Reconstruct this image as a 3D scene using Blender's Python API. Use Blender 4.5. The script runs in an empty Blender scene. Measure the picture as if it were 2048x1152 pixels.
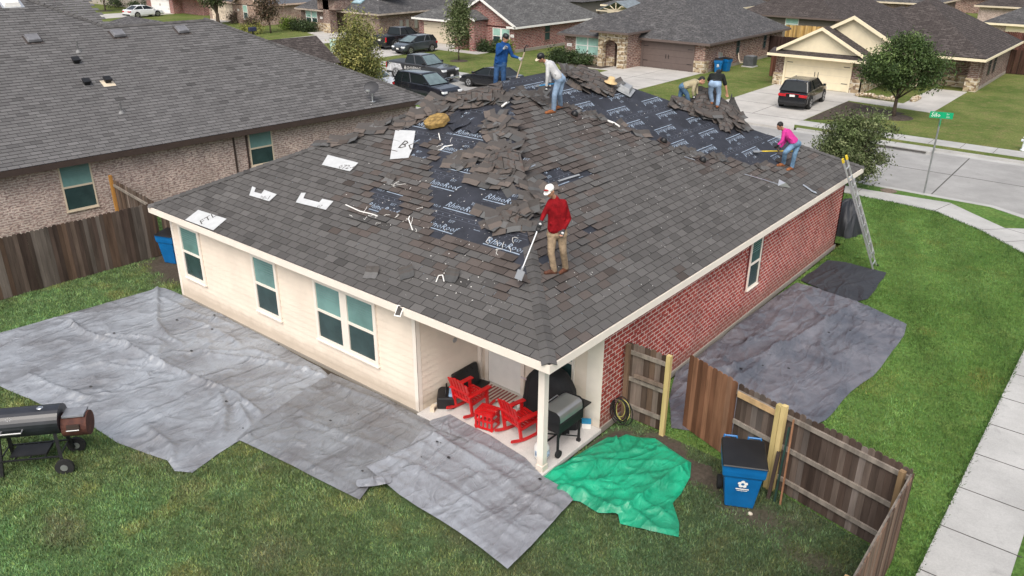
import bpy, bmesh, math, random
import numpy as np
from mathutils import Vector, Matrix
S = bpy.context.scene
COL = S.collection
random.seed(7); RNG = np.random.default_rng(7)
PI = math.pi
# ---------------------------------------------------------------- camera
FPX, CX, CY, CZ, YAW, PIT, ROL = 1589.15, 7.607, -10.303, 9.722, -0.68438, 0.41698, 0.00659
def _basis():
    f = np.array([math.sin(YAW)*math.cos(PIT), math.cos(YAW)*math.cos(PIT), -math.sin(PIT)])
    r0 = np.array([math.cos(YAW), -math.sin(YAW), 0.]); u0 = np.cross(r0, f)
    return r0*math.cos(ROL)+u0*math.sin(ROL), u0*math.cos(ROL)-r0*math.sin(ROL), f
CR, CU, CD = _basis(); CP = np.array([CX, CY, CZ])
cam = bpy.data.objects.new("camera", bpy.data.cameras.new("camera")); COL.objects.link(cam)
cam.matrix_world = Matrix(((CR[0], CU[0], -CD[0], CX), (CR[1], CU[1], -CD[1], CY), (CR[2], CU[2], -CD[2], CZ), (0, 0, 0, 1)))
cam.data.sensor_width = 36; cam.data.lens = 36*FPX/2048; cam.data.clip_end = 2000; cam.data.clip_start = .1
S.camera = cam
# ---------------------------------------------------------------- sky, sun, exposure
SUN_EL, SUN_AZ = math.radians(52), math.radians(152)     # azimuth of the sun, clockwise from +Y
w = bpy.data.worlds.new("World"); S.world = w; w.use_nodes = True
sky = w.node_tree.nodes.new("ShaderNodeTexSky"); sky.sky_type = 'NISHITA'; sky.sun_disc = False
sky.sun_elevation = SUN_EL; sky.sun_rotation = SUN_AZ; sky.air_density = 1.0; sky.dust_density = 4.0; sky.ozone_density = .6
bg = w.node_tree.nodes["Background"]; bg.inputs[1].default_value = 0.15
hs_ = w.node_tree.nodes.new('ShaderNodeHueSaturation'); hs_.inputs['Saturation'].default_value = .5   # thin cloud takes the blue out
w.node_tree.links.new(sky.outputs[0], hs_.inputs['Color']); w.node_tree.links.new(hs_.outputs[0], bg.inputs[0])
sd = bpy.data.lights.new("sun", 'SUN'); sd.energy = 1.15; sd.angle = math.radians(40); sd.color = (1, .93, .83)
so = bpy.data.objects.new("sun", sd); COL.objects.link(so)
sv = Vector((math.sin(SUN_AZ)*math.cos(SUN_EL), math.cos(SUN_AZ)*math.cos(SUN_EL), math.sin(SUN_EL)))
so.rotation_euler = sv.to_track_quat('Z', 'Y').to_euler()
S.view_settings.view_transform = 'Standard'; S.view_settings.look = 'None'; S.view_settings.gamma = 1
S.view_settings.exposure = 0.55
S.render.resolution_x = 1024; S.render.resolution_y = 576
try:
    S.cycles.max_bounces = 6; S.cycles.diffuse_bounces = 3; S.cycles.transparent_max_bounces = 4
except Exception: pass
# ---------------------------------------------------------------- measuring helpers: a sight line meets a real plane
def ray(px, py): return CD + CR*(px-1024)/FPX - CU*(py-576)/FPX
def G(px, py, h=0.0):
    v = ray(px, py); return CP + v*(h-CZ)/v[2]
WW, LL, OH, ZT, ZR, HF = 13.193, 16.537, .356, 2.795, 6.108, 2.62   # main house: wall width, length, overhang, eave top, ridge, fascia bottom
HA = WW/2+OH; PT = (ZR-ZT)/HA
def FPt(px, py, up=0):      # roof slope above the cream wall
    v = ray(px, py); t = (ZT+up+PT*(CY+OH)-CZ)/(v[2]-PT*v[1]); return CP+t*v
def BPt(px, py, up=0):      # roof slope above the red brick wall
    v = ray(px, py); t = (ZT+up+PT*(OH-CX)-CZ)/(v[2]+PT*v[0]); return CP+t*v
# ---------------------------------------------------------------- node materials
MATS = {}
def lin(c): return tuple(((x/255)/12.92 if x/255 <= .04045 else ((x/255+.055)/1.055)**2.4) for x in c)
def newmat(name):
    m = bpy.data.materials.new(name); m.use_nodes = True; nt = m.node_tree
    return m, nt, nt.nodes["Principled BSDF"]
def nd(nt, t, **kw):
    n = nt.nodes.new(t)
    for k, v in kw.items():
        if k in n.inputs: n.inputs[k].default_value = v
        else: setattr(n, k, v)
    return n
def mixc(nt, fac, a, b, mode='MIX'):
    n = nt.nodes.new("ShaderNodeMix"); n.data_type = 'RGBA'; n.blend_type = mode
    for sock, val in ((0, fac), (6, a), (7, b)):
        if hasattr(val, 'is_linked') or hasattr(val, 'links'): nt.links.new(val, n.inputs[sock])
        else: n.inputs[sock].default_value = val if sock == 0 else (*val[:3], 1)
    return n.outputs[2]
def ramp(nt, src, p0, p1, c0=(0, 0, 0), c1=(1, 1, 1)):
    r = nt.nodes.new("ShaderNodeValToRGB"); nt.links.new(src, r.inputs[0])
    r.color_ramp.elements[0].position = p0; r.color_ramp.elements[1].position = p1
    r.color_ramp.elements[0].color = (*c0, 1); r.color_ramp.elements[1].color = (*c1, 1)
    return r.outputs[0]
def noise(nt, scale, detail=4, rough=.6, uv=False, stretch=None, dist=0):
    tc = nt.nodes.new("ShaderNodeTexCoord"); src = tc.outputs['UV' if uv else 'Object']
    if stretch:
        mp = nt.nodes.new("ShaderNodeMapping"); mp.inputs['Scale'].default_value = stretch
        nt.links.new(src, mp.inputs[0]); src = mp.outputs[0]
    n = nd(nt, "ShaderNodeTexNoise", Scale=scale, Detail=detail, Roughness=rough, Distortion=dist)
    nt.links.new(src, n.inputs['Vector']); return n.outputs[0]
def mat(name, c, rough=.75, metal=0., var=.25, scale=3., detail=5, bump=0., bscale=30., col=False, spec=.4, c2=None, stretch=None, emit=None, coat=0, trans=0):
    """plain material: base colour varied by noise; col=True multiplies the mesh's own colour layer in"""
    if name in MATS: return MATS[name]
    m, nt, b = newmat(name)
    nz = noise(nt, scale, detail, stretch=stretch)
    lo = tuple(x*(1-var) for x in c) if c2 is None else c2; hi = tuple(min(1, x*(1+var)) for x in c) if c2 is None else c
    cc = ramp(nt, nz, .35, .65, lo, hi)
    if col:
        a = nt.nodes.new("ShaderNodeVertexColor"); a.layer_name = 'Col'
        cc = mixc(nt, 1.0, cc, a.outputs[0], 'MULTIPLY')
    nt.links.new(cc, b.inputs['Base Color'])
    b.inputs['Roughness'].default_value = rough; b.inputs['Metallic'].default_value = metal
    b.inputs['Specular IOR Level'].default_value = spec; b.inputs['Coat Weight'].default_value = coat
    if bump:
        bn = noise(nt, bscale, 4, stretch=stretch); bp = nd(nt, "ShaderNodeBump", Strength=bump, Distance=.02)
        nt.links.new(bn, bp.inputs['Height']); nt.links.new(bp.outputs[0], b.inputs['Normal'])
    if emit: b.inputs['Emission Color'].default_value = (*emit[0], 1); b.inputs['Emission Strength'].default_value = emit[1]
    MATS[name] = m; return m
def brickmat(name, c1, c2, mortar, bw=.25, bh=.112, ms=.012, blotch=None, rough=.85, off=.5, squash=1., big=None, spec=.25, bias=0., bumpk=.35, bth=.53, bsc=1.7):
    if name in MATS: return MATS[name]
    m, nt, b = newmat(name)
    tc = nt.nodes.new("ShaderNodeTexCoord")
    br = nd(nt, "ShaderNodeTexBrick", Scale=1.0)
    br.inputs['Brick Width'].default_value = bw; br.inputs['Row Height'].default_value = bh; br.inputs['Mortar Size'].default_value = ms
    br.inputs['Mortar Smooth'].default_value = .1; br.inputs['Bias'].default_value = bias
    br.inputs['Color1'].default_value = (*c1, 1); br.inputs['Color2'].default_value = (*c2, 1); br.inputs['Mortar'].default_value = (*mortar, 1)
    br.offset = off
    nt.links.new(tc.outputs['UV'], br.inputs['Vector'])
    cc = br.outputs[0]
    n1 = noise(nt, 1.2, 5, uv=True)
    cc = mixc(nt, 1., cc, ramp(nt, n1, .3, .7, (.72, .72, .72), (1.2, 1.2, 1.2)), 'MULTIPLY')
    n3 = noise(nt, 38., 3, uv=True)
    cc = mixc(nt, .7, cc, ramp(nt, n3, .3, .7, (.72, .72, .72), (1.25, 1.25, 1.25)), 'MULTIPLY')
    if blotch:
        mp = nt.nodes.new("ShaderNodeMapping"); mp.inputs['Scale'].default_value = (1/bw, 1/bh, 1); nt.links.new(tc.outputs['UV'], mp.inputs[0])
        nn = nd(nt, "ShaderNodeTexNoise", Scale=bsc, Detail=1.); nt.links.new(mp.outputs[0], nn.inputs['Vector'])
        cc = mixc(nt, ramp(nt, nn.outputs[0], bth, bth+.07), cc, blotch)
    if big:
        n2 = noise(nt, .55, 6, .65, uv=True)
        cc = mixc(nt, ramp(nt, n2, .5, .72, (0, 0, 0), (big[1],)*3), cc, big[0])
    nt.links.new(cc, b.inputs['Base Color'])
    b.inputs['Roughness'].default_value = rough; b.inputs['Specular IOR Level'].default_value = spec
    bp = nd(nt, "ShaderNodeBump", Strength=bumpk, Distance=.01); bp.invert = True
    nt.links.new(br.outputs['Fac'], bp.inputs['Height']); nt.links.new(bp.outputs[0], b.inputs['Normal'])
    MATS[name] = m; return m
# ---------------------------------------------------------------- mesh builder
def vnoise(p, scale=1., seed=0):
    """smooth value noise, p is (n,2) or (n,3)"""
    p = np.asarray(p, float)*scale
    if p.shape[1] == 2: p = np.c_[p, np.zeros(len(p))+.5]
    i = np.floor(p).astype(np.int64); f = p-i; f = f*f*(3-2*f); r = 0
    for dx in (0, 1):
        for dy in (0, 1):
            for dz in (0, 1):
                h = (i[:, 0]+dx)*374761393+(i[:, 1]+dy)*668265263+(i[:, 2]+dz)*2147483647+seed*1274126177
                h = (h ^ (h >> 13))*1274126177; h = (h ^ (h >> 16)) & 0xffff
                wt = np.where(dx, f[:, 0], 1-f[:, 0])*np.where(dy, f[:, 1], 1-f[:, 1])*np.where(dz, f[:, 2], 1-f[:, 2])
                r = r+wt*h/65535.
    return r
def fbm(p, scale, oct=4, seed=0):
    p = np.asarray(p, float); a = 1.; s = 0; t = 0
    for o in range(oct): s = s+a*vnoise(p, scale*2**o, seed+o*17); t += a; a *= .5
    return s/t
def autouv(me):
    n = len(me.loops)
    if not n: return
    vi = np.empty(n, np.int32); me.loops.foreach_get('vertex_index', vi)
    co = np.empty(len(me.vertices)*3); me.vertices.foreach_get('co', co); co = co.reshape(-1, 3)[vi]
    pn = np.empty(len(me.polygons)*3); me.polygons.foreach_get('normal', pn); pn = pn.reshape(-1, 3)
    lt = np.empty(len(me.polygons), np.int32); me.polygons.foreach_get('loop_total', lt)
    N = np.repeat(pn, lt, 0)
    T = np.c_[-N[:, 1], N[:, 0], np.zeros(n)]; L = np.linalg.norm(T, axis=1)
    flat = L < .05; T[flat] = (1, 0, 0); L[flat] = 1; T /= L[:, None]
    B = np.cross(N, T)
    uv = me.uv_layers.new(name='UVMap')
    uv.data.foreach_set('uv', np.c_[(co*T).sum(1), (co*B).sum(1)].ravel())
class MB:
    def __init__(s): s.v = []; s.f = []; s.m = []; s.c = []; s.k = 0; s.cc = (1, 1, 1)
    def face(s, pts, k=None):
        i = len(s.v); s.v += [tuple(map(float, p)) for p in pts]; s.f.append(tuple(range(i, i+len(pts)))); s.m.append(s.k if k is None else k); s.c.append(s.cc)
    def add(s, vs, fs, k=None, T=None):
        i = len(s.v)
        if T is not None: vs = [T @ Vector(p) for p in vs]
        s.v += [tuple(map(float, p)) for p in vs]
        for f in fs: s.f.append(tuple(a+i for a in f)); s.m.append(s.k if k is None else k); s.c.append(s.cc)
    def box(s, a, b, T=None, k=None, tap=0):
        x0, y0, z0 = a; x1, y1, z1 = b; t = tap
        vs = [(x0, y0, z0), (x1, y0, z0), (x1, y1, z0), (x0, y1, z0), (x0+t, y0+t, z1), (x1-t, y0+t, z1), (x1-t, y1-t, z1), (x0+t, y1-t, z1)]
        s.add(vs, [(0, 3, 2, 1), (4, 5, 6, 7), (0, 1, 5, 4), (1, 2, 6, 5), (2, 3, 7, 6), (3, 0, 4, 7)], k, T)
    def beam(s, p, q, wd, ht, k=None, up=(0, 0, 1)):
        p = Vector(p); q = Vector(q); d = (q-p); L = d.length; d.normalize(); u = Vector(up)
        if abs(d.dot(u)) > .98: u = Vector((0, 1, 0))
        x = d.cross(u).normalized(); u = x.cross(d)
        T = Matrix((x, d, u)).transposed().to_4x4(); T.translation = p
        s.box((-wd/2, 0, -ht/2), (wd/2, L, ht/2), T, k)
    def tube(s, pts, rad, n=8, k=None, cap=True, closed=False):
        pts = [Vector(p) for p in pts]; rad = [rad]*len(pts) if not hasattr(rad, '__len__') else rad
        i0 = len(s.v); vs = []; pu = None
        for j, p in enumerate(pts):
            d = (pts[min(j+1, len(pts)-1)]-pts[max(j-1, 0)]).normalized()
            if pu is None:
                pu = Vector((0, 0, 1)) if abs(d.z) < .9 else Vector((1, 0, 0))
            x = d.cross(pu).normalized(); y = x.cross(d).normalized(); pu = y
            for a in range(n):
                t = 2*PI*a/n; vs.append(p+(x*math.cos(t)+y*math.sin(t))*rad[j])
        fs = []
        for j in range(len(pts)-1):
            for a in range(n):
                b = (a+1) % n; fs.append((j*n+a, j*n+b, (j+1)*n+b, (j+1)*n+a))
        if cap: fs.append(tuple(range(n))[::-1][::1]); fs.append(tuple((len(pts)-1)*n+a for a in range(n)))
        s.add(vs, [f[::-1] for f in fs], k)
    def cyl(s, p, q, r, r2=None, n=16, k=None): s.tube([p, q], [r, r if r2 is None else r2], n, k)
    def lathe(s, prof, c=(0, 0, 0), n=20, k=None, T=None):
        vs = []; fs = []
        for r, z in prof:
            for a in range(n): t = 2*PI*a/n; vs.append((c[0]+r*math.cos(t), c[1]+r*math.sin(t), c[2]+z))
        for j in range(len(prof)-1):
            for a in range(n): b = (a+1) % n; fs.append((j*n+a, j*n+b, (j+1)*n+b, (j+1)*n+a))
        fs.append(tuple(range(n))[::-1]); fs.append(tuple((len(prof)-1)*n+a for a in range(n)))
        s.add(vs, fs, k, T)
    def ell(s, c, r, n=12, m=8, k=None, T=None):
        vs = []; fs = []
        for j in range(m+1):
            ph = PI*j/m
            for a in range(n):
                t = 2*PI*a/n; vs.append((c[0]+r[0]*math.sin(ph)*math.cos(t), c[1]+r[1]*math.sin(ph)*math.sin(t), c[2]-r[2]*math.cos(ph)))
        for j in range(m):
            for a in range(n): b = (a+1) % n; fs.append((j*n+a, j*n+b, (j+1)*n+b, (j+1)*n+a))
        s.add(vs, fs, k, T)
    def grid(s, P, k=None):
        """P: (a,b,3) array of points"""
        a, b = P.shape[:2]; i0 = len(s.v); s.v += [tuple(map(float, p)) for p in P.reshape(-1, 3)]
        for i in range(a-1):
            for j in range(b-1):
                s.f.append((i0+i*b+j, i0+(i+1)*b+j, i0+(i+1)*b+j+1, i0+i*b+j+1)); s.m.append(s.k if k is None else k); s.c.append(s.cc)
    def prism(s, poly, z0, z1, k=None, T=None):
        n = len(poly); vs = [(x, y, z0) for x, y in poly]+[(x, y, z1) for x, y in poly]
        fs = [tuple(range(n))[::-1], tuple(range(n, 2*n))]+[(i, (i+1) % n, n+(i+1) % n, n+i) for i in range(n)]
        s.add(vs, fs, k, T)
    def build_split(s, name, mats, parent=None, **k):
        """one object per run of eight-cornered boxes collected so far"""
        for i in range(0, len(s.v), 8):
            q = MB(); q.v = s.v[i:i+8]; j = i//8*6; q.f = [tuple(a-i for a in f) for f in s.f[j:j+6]]; q.m = s.m[j:j+6]; q.c = s.c[j:j+6]; q.build(name, mats, parent, **k)
    def build(s, name, mats, parent=None, smooth=False, bevel=0, loc=None, rz=0, col=False, solid=0, merge=False):
        me = bpy.data.meshes.new(name); me.from_pydata(s.v, [], s.f); me.update()
        if not isinstance(mats, (list, tuple)): mats = [mats]
        for m in mats: me.materials.append(m)
        if len(mats) > 1: me.polygons.foreach_set('material_index', s.m)
        if merge:
            bm = bmesh.new(); bm.from_mesh(me); bmesh.ops.remove_doubles(bm, verts=bm.verts, dist=1e-4); bm.to_mesh(me); bm.free()
        autouv(me)
        if col:
            lay = me.color_attributes.new('Col', 'FLOAT_COLOR', 'CORNER')
            lt = np.empty(len(me.polygons), np.int32); me.polygons.foreach_get('loop_total', lt)
            c = np.repeat(np.array(s.c, float), lt, 0); lay.data.foreach_set('color', np.c_[c, np.ones(len(c))].ravel())
        if smooth: me.polygons.foreach_set('use_smooth', [True]*len(me.polygons))
        o = bpy.data.objects.new(name, me); COL.objects.link(o)
        if loc is not None: o.location = loc
        o.rotation_euler.z = rz
        if parent is not None: o.parent = parent
        if bevel:
            md = o.modifiers.new('bevel', 'BEVEL'); md.width = bevel; md.segments = 2; md.limit_method = 'ANGLE'
        if solid:
            md = o.modifiers.new('solid', 'SOLIDIFY'); md.thickness = solid
        return o
def tag(o, label=None, cat=None, group=None, kind=None):
    if label: o['label'] = label
    if cat: o['category'] = cat
    if group: o['group'] = group
    if kind: o['kind'] = kind
    return o
def thing(name, label, cat, loc=(0, 0, 0), rz=0, group=None):
    o = bpy.data.objects.new(name, None); COL.objects.link(o); o.location = tuple(map(float, loc)); o.rotation_euler.z = rz
    o.empty_display_size = .2
    return tag(o, label, cat, group)
def dup(root, loc=None, rz=None, label=None, group=None):
    def cp(o, parent):
        c = o.copy(); COL.objects.link(c)
        if parent is not None: c.parent = parent
        for ch in list(o.children): cp(ch, c)
        return c
    r = cp(root, None)
    if loc is not None: r.location = loc
    if rz is not None: r.rotation_euler.z = rz
    if label: r['label'] = label
    if group: r['group'] = group
    return r
def inpoly(P, poly):
    """vectorised point in polygon, P (n,2)"""
    x, y = P[:, 0], P[:, 1]; ins = np.zeros(len(P), bool); n = len(poly)
    for i in range(n):
        x1, y1 = poly[i][:2]; x2, y2 = poly[(i+1) % n][:2]
        if y1 == y2: continue
        c = ((y1 > y) != (y2 > y)) & (x < (x2-x1)*(y-y1)/(y2-y1)+x1); ins ^= c
    return ins
def bigmesh(name, V, F, mats, colr=None, parent=None, uv=True, smooth=False):
    """V (n,3) array, F (m,k) array of equal-sized faces, colr (m,3)"""
    me = bpy.data.meshes.new(name); V = np.asarray(V, np.float32); F = np.asarray(F, np.int32); m, k = F.shape
    me.vertices.add(len(V)); me.vertices.foreach_set('co', V.ravel())
    me.loops.add(m*k); me.loops.foreach_set('vertex_index', F.ravel())
    me.polygons.add(m); me.polygons.foreach_set('loop_start', np.arange(m, dtype=np.int32)*k)
    me.update(calc_edges=True); me.validate()
    if not isinstance(mats, (list, tuple)): mats = [mats]
    for q in mats: me.materials.append(q)
    if uv: autouv(me)
    if colr is not None:
        lay = me.color_attributes.new('Col', 'FLOAT_COLOR', 'CORNER')
        c = np.repeat(np.asarray(colr, float), k, 0); lay.data.foreach_set('color', np.c_[c, np.ones(len(c))].astype(np.float32).ravel())
    if smooth: me.polygons.foreach_set('use_smooth', [True]*m)
    o = bpy.data.objects.new(name, me); COL.objects.link(o)
    if parent is not None: o.parent = parent
    return o
# ================================================================ materials
def grassmat(name, a, b, c, sc=1.):
    if name in MATS: return MATS[name]
    m, nt, bs = newmat(name)
    n1 = noise(nt, .35*sc, 5, .65); n2 = noise(nt, 9*sc, 6, .75); n3 = noise(nt, 1.6*sc, 4, .6)
    cc = mixc(nt, ramp(nt, n1, .38, .62), a, b); cc = mixc(nt, ramp(nt, n3, .48, .68, (0, 0, 0), (.7, .7, .7)), cc, c)
    cc = mixc(nt, 1., cc, ramp(nt, n2, .3, .7, (.45, .45, .4), (1.5, 1.5, 1.5)), 'MULTIPLY')
    v = nt.nodes.new("ShaderNodeVertexColor"); v.layer_name = 'Col'
    nt.links.new(cc, bs.inputs['Base Color']); bs.inputs['Roughness'].default_value = .95; bs.inputs['Specular IOR Level'].default_value = .1
    bp = nd(nt, "ShaderNodeBump", Strength=.9, Distance=.05); nt.links.new(n2, bp.inputs['Height']); nt.links.new(bp.outputs[0], bs.inputs['Normal'])
    MATS[name] = m; return m
M_lawn_far = grassmat('lawn_far', (.085, .125, .03), (.15, .175, .055), (.19, .17, .075))
M_lawn_side = grassmat('lawn_side', (.07, .14, .032), (.11, .20, .05), (.15, .21, .06))
M_yard = mat('yard_soil', (1, 1, 1), rough=1, var=.35, scale=14, detail=8, bump=.9, bscale=25, col=True, spec=.1)
M_blade = mat('grass_blades', (1, 1, 1), rough=.7, var=.15, scale=5, col=True, spec=.2)
def concrete(name, c, joint=None, axis=0):
    if name in MATS: return MATS[name]
    m, nt, b = newmat(name)
    n1 = noise(nt, .5, 7, .7); n2 = noise(nt, 40, 3, .6); n3 = noise(nt, 2.2, 6, .7, dist=.6)
    cc = mixc(nt, ramp(nt, n1, .35, .7), tuple(x*.82 for x in c), tuple(min(x*1.12, 1) for x in c))
    cc = mixc(nt, ramp(nt, n3, .58, .75, (0, 0, 0), (.45,)*3), cc, tuple(x*.55 for x in c))
    cc = mixc(nt, .5, cc, ramp(nt, n2, .35, .65, (.85,)*3, (1.1,)*3), 'MULTIPLY')
    nt.links.new(cc, b.inputs['Base Color']); b.inputs['Roughness'].default_value = .9; b.inputs['Specular IOR Level'].default_value = .2
    bp = nd(nt, "ShaderNodeBump", Strength=.25, Distance=.01); nt.links.new(n2, bp.inputs['Height']); nt.links.new(bp.outputs[0], b.inputs['Normal'])
    MATS[name] = m; return m
M_conc = concrete('sidewalk_concrete', (.43, .425, .41)); M_road = concrete('road_concrete', (.33, .325, .315)); M_drive = concrete('drive_concrete', (.47, .45, .42))
M_joint = mat('joint_seal', (.07, .065, .06), rough=.9)
M_slab = concrete('porch_concrete', (.60, .57, .54)); M_found = concrete('foundation', (.50, .47, .42))
M_cream = mat('cream_siding', (.80, .69, .575), rough=.75, var=.06, scale=1.3, detail=9, bump=.12, bscale=60)
M_trim = mat('cream_trim', (.84, .76, .67), rough=.6, var=.03, scale=4)
M_redbrick = brickmat('red_brick', (.42, .062, .044), (.31, .044, .035), (.70, .58, .52), .235, .105, .011, big=((.50, .24, .21), .35), bth=.60, blotch=(.20, .03, .03))
M_nbrick = brickmat('pink_brick', (.52, .38, .33), (.36, .27, .245), (.62, .53, .46), .20, .085, .016, blotch=(.27, .19, .17), bias=-.1)
M_brick2 = brickmat('brown_brick', (.33, .20, .155), (.25, .13, .105), (.40, .35, .30), .42, .135, .02, blotch=(.13, .075, .065))
M_brick3 = brickmat('maroon_brick', (.24, .085, .075), (.16, .055, .055), (.42, .34, .30), .42, .135, .02, blotch=(.40, .20, .17))
M_brick4 = brickmat('umber_brick', (.24, .145, .115), (.17, .11, .09), (.36, .31, .27), .38, .13, .02, blotch=(.11, .07, .06))
M_brick5 = brickmat('tan_brick', (.46, .31, .235), (.36, .25, .20), (.5, .42, .36), .38, .13, .02, blotch=(.25, .15, .12))
M_stone = brickmat('stone_veneer', (.52, .42, .28), (.36, .27, .17), (.60, .54, .44), .62, .34, .045, blotch=(.20, .14, .09), off=.37, bumpk=.8)
M_shing = brickmat('grey_shingles', (.135, .13, .13), (.085, .083, .085), (.035, .035, .035), .50, .17, .014, blotch=(.055, .054, .056), spec=.15, rough=.95)
M_shing2 = brickmat('brown_shingles', (.105, .09, .085), (.065, .055, .052), (.02, .018, .017), .50, .17, .014, blotch=(.045, .038, .036), spec=.15, rough=.95)
M_shing3 = brickmat('pale_shingles', (.16, .158, .155), (.105, .104, .104), (.045, .045, .045), .50, .17, .012, blotch=(.07, .07, .07), spec=.15, rough=.95)
M_tab = mat('shingle_granules', (1, 1, 1), rough=.95, var=.16, scale=90, detail=2, bump=.3, bscale=160, col=True, spec=.12)
M_under = mat('synthetic_underlayment', (.026, .028, .037), rough=.6, var=.3, scale=1.6, detail=6, bump=.15, bscale=6, spec=.4)
M_print = mat('pale_print', (.28, .34, .42), rough=.7, var=.25, scale=9)
M_printdim = mat('dim_print', (.085, .092, .115), rough=.7, var=.3, scale=9)
M_white = mat('white_paint', (.80, .78, .74), rough=.5, var=.04)
M_tanpaint = mat('tan_paint', (.62, .53, .40), rough=.6, var=.04); M_cremepaint = mat('pale_yellow_paint', (.80, .70, .50), rough=.6, var=.04)
M_brownpaint = mat('taupe_paint', (.125, .095, .085), rough=.55, var=.06); M_dkbrown = mat('dark_brown_trim', (.055, .038, .032), rough=.5, var=.1)
M_black = mat('black_plastic', (.012, .012, .013), rough=.4, var=.2); M_blackm = mat('black_metal', (.014, .014, .015), rough=.5, var=.3, scale=8)
M_rubber = mat('rubber', (.016, .016, .016), rough=.85); M_steel = mat('brushed_steel', (.45, .45, .45), rough=.42, metal=.75, var=.08, scale=2)
M_alu = mat('aluminium', (.72, .73, .74), rough=.35, metal=.85, var=.06); M_rust = mat('rusty_steel', (.12, .045, .028), rough=.8, var=.5, scale=7, detail=8, c2=(.055, .02, .016))
M_chrome = mat('chrome', (.75, .75, .75), rough=.15, metal=1.)
M_winup = mat('window_teal_upper', (.15, .28, .26), rough=.10, var=.22, scale=.9, spec=.7); M_winlo = mat('window_screen_lower', (.030, .060, .060), rough=.25, var=.2, scale=2, spec=.6)
M_blind = mat('window_blind', (.12, .22, .21), rough=.4, var=.05); M_winmint = mat('window_mint', (.36, .58, .50), rough=.15, var=.1, spec=.6)
M_red = mat('red_paint', (.56, .008, .010), rough=.32, var=.12, scale=6, spec=.5); M_blue = mat('blue_bin', (.005, .13, .36), rough=.38, var=.12, scale=3, spec=.5)
M_yellow = mat('yellow_plastic', (.75, .55, .03), rough=.45); M_green = mat('green_sign', (.0, .33, .14), rough=.4, var=.05)
M_newwood = mat('new_pine', (.62, .48, .22), rough=.8, var=.22, scale=6, stretch=(1, 1, .15), c2=(.42, .33, .13))
M_wood = mat('weathered_wood', (1, 1, 1), rough=.9, var=.42, scale=7, detail=7, col=True, bump=.4, bscale=18, stretch=(1, 1, .12), spec=.15)
M_mulch = mat('mulch', (.06, .045, .035), rough=1, var=.5, scale=9, detail=8, bump=.8, bscale=18)
M_bark = mat('bark', (.075, .055, .04), rough=.95, var=.4, scale=12, bump=.6)
def grime(m, c, z0, z1, amt):
    """splash dirt thrown up the foot of a wall"""
    nt = m.node_tree; b = nt.nodes["Principled BSDF"]; src = b.inputs['Base Color'].links[0].from_socket
    tc = nt.nodes.new("ShaderNodeTexCoord"); sx = nt.nodes.new("ShaderNodeSeparateXYZ"); nt.links.new(tc.outputs['Object'], sx.inputs[0])
    n1 = noise(nt, 2.6, 8, .7); ad = nd(nt, 'ShaderNodeMath', operation='MULTIPLY_ADD'); nt.links.new(n1, ad.inputs[0]); ad.inputs[1].default_value = -.55; nt.links.new(sx.outputs[2], ad.inputs[2])
    nt.links.new(mixc(nt, ramp(nt, ad.outputs[0], max(0, z0), z1, (amt,)*3, (0, 0, 0)), src, c), b.inputs['Base Color'])
grime(M_cream, (.36, .29, .21), .0, .30, .55); grime(M_redbrick, (.20, .12, .09), .0, .30, .5); grime(M_found, (.16, .13, .10), .0, .12, .6); grime(M_trim, (.42, .35, .27), .0, .2, .4)
def tarpmat(name, c, dirt, dk=.5, rough=.4, stripes=True):
    m, nt, b = newmat(name)
    n1 = noise(nt, .6, 6, .7); n2 = noise(nt, 3.2, 6, .7, dist=.8); n3 = noise(nt, 16, 4, .6)
    cc = mixc(nt, ramp(nt, n1, .40, .62, (0, 0, 0), (dk,)*3), c, dirt)
    cc = mixc(nt, ramp(nt, n2, .55, .75, (0, 0, 0), (.22,)*3), cc, tuple(min(1, x*1.35+.02) for x in c))
    nt.links.new(cc, b.inputs['Base Color']); b.inputs['Roughness'].default_value = rough; b.inputs['Specular IOR Level'].default_value = .6
    tc = nt.nodes.new("ShaderNodeTexCoord"); prev = None
    for sc, rot, st, dist, stg in ((.9, .5, (1, .3, 1), .10, .45), (2.2, -.7, (1, .4, 1), .05, .33), (5.0, 1.2, (1, .5, 1), .02, .25), (22, 0, (1, 1, 1), .004, .15)):
        mp = nt.nodes.new("ShaderNodeMapping"); mp.inputs['Rotation'].default_value = (0, 0, rot); mp.inputs['Scale'].default_value = st; nt.links.new(tc.outputs['Object'], mp.inputs[0])
        nz_ = nt.nodes.new("ShaderNodeTexNoise"); nz_.noise_dimensions = '2D'; nz_.inputs['Scale'].default_value = sc; nz_.inputs['Detail'].default_value = 2; nz_.inputs['Distortion'].default_value = .5; nt.links.new(mp.outputs[0], nz_.inputs['Vector'])
        a1 = nd(nt, 'ShaderNodeMath', operation='SUBTRACT'); nt.links.new(nz_.outputs[0], a1.inputs[0]); a1.inputs[1].default_value = .5
        a2 = nd(nt, 'ShaderNodeMath', operation='ABSOLUTE'); nt.links.new(a1.outputs[0], a2.inputs[0])
        rg = ramp(nt, a2.outputs[0], 0, .09, (1, 1, 1), (0, 0, 0))
        bp = nd(nt, "ShaderNodeBump", Strength=stg, Distance=dist); nt.links.new(rg, bp.inputs['Height'])
        if prev is not None: nt.links.new(prev, bp.inputs['Normal'])
        prev = bp.outputs[0]
    nt.links.new(prev, b.inputs['Normal'])
    return m
M_tarp1 = tarpmat('silver_tarp', (.285, .305, .335), (.155, .155, .165), .85); M_tarp2 = tarpmat('grey_tarp', (.20, .21, .225), (.12, .115, .12), .8)
M_tarp3 = tarpmat('silver_tarp_folded', (.265, .28, .31), (.16, .155, .165), .7); M_tarp4 = tarpmat('charcoal_tarp', (.075, .08, .098), (.18, .175, .195), .8)
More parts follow.
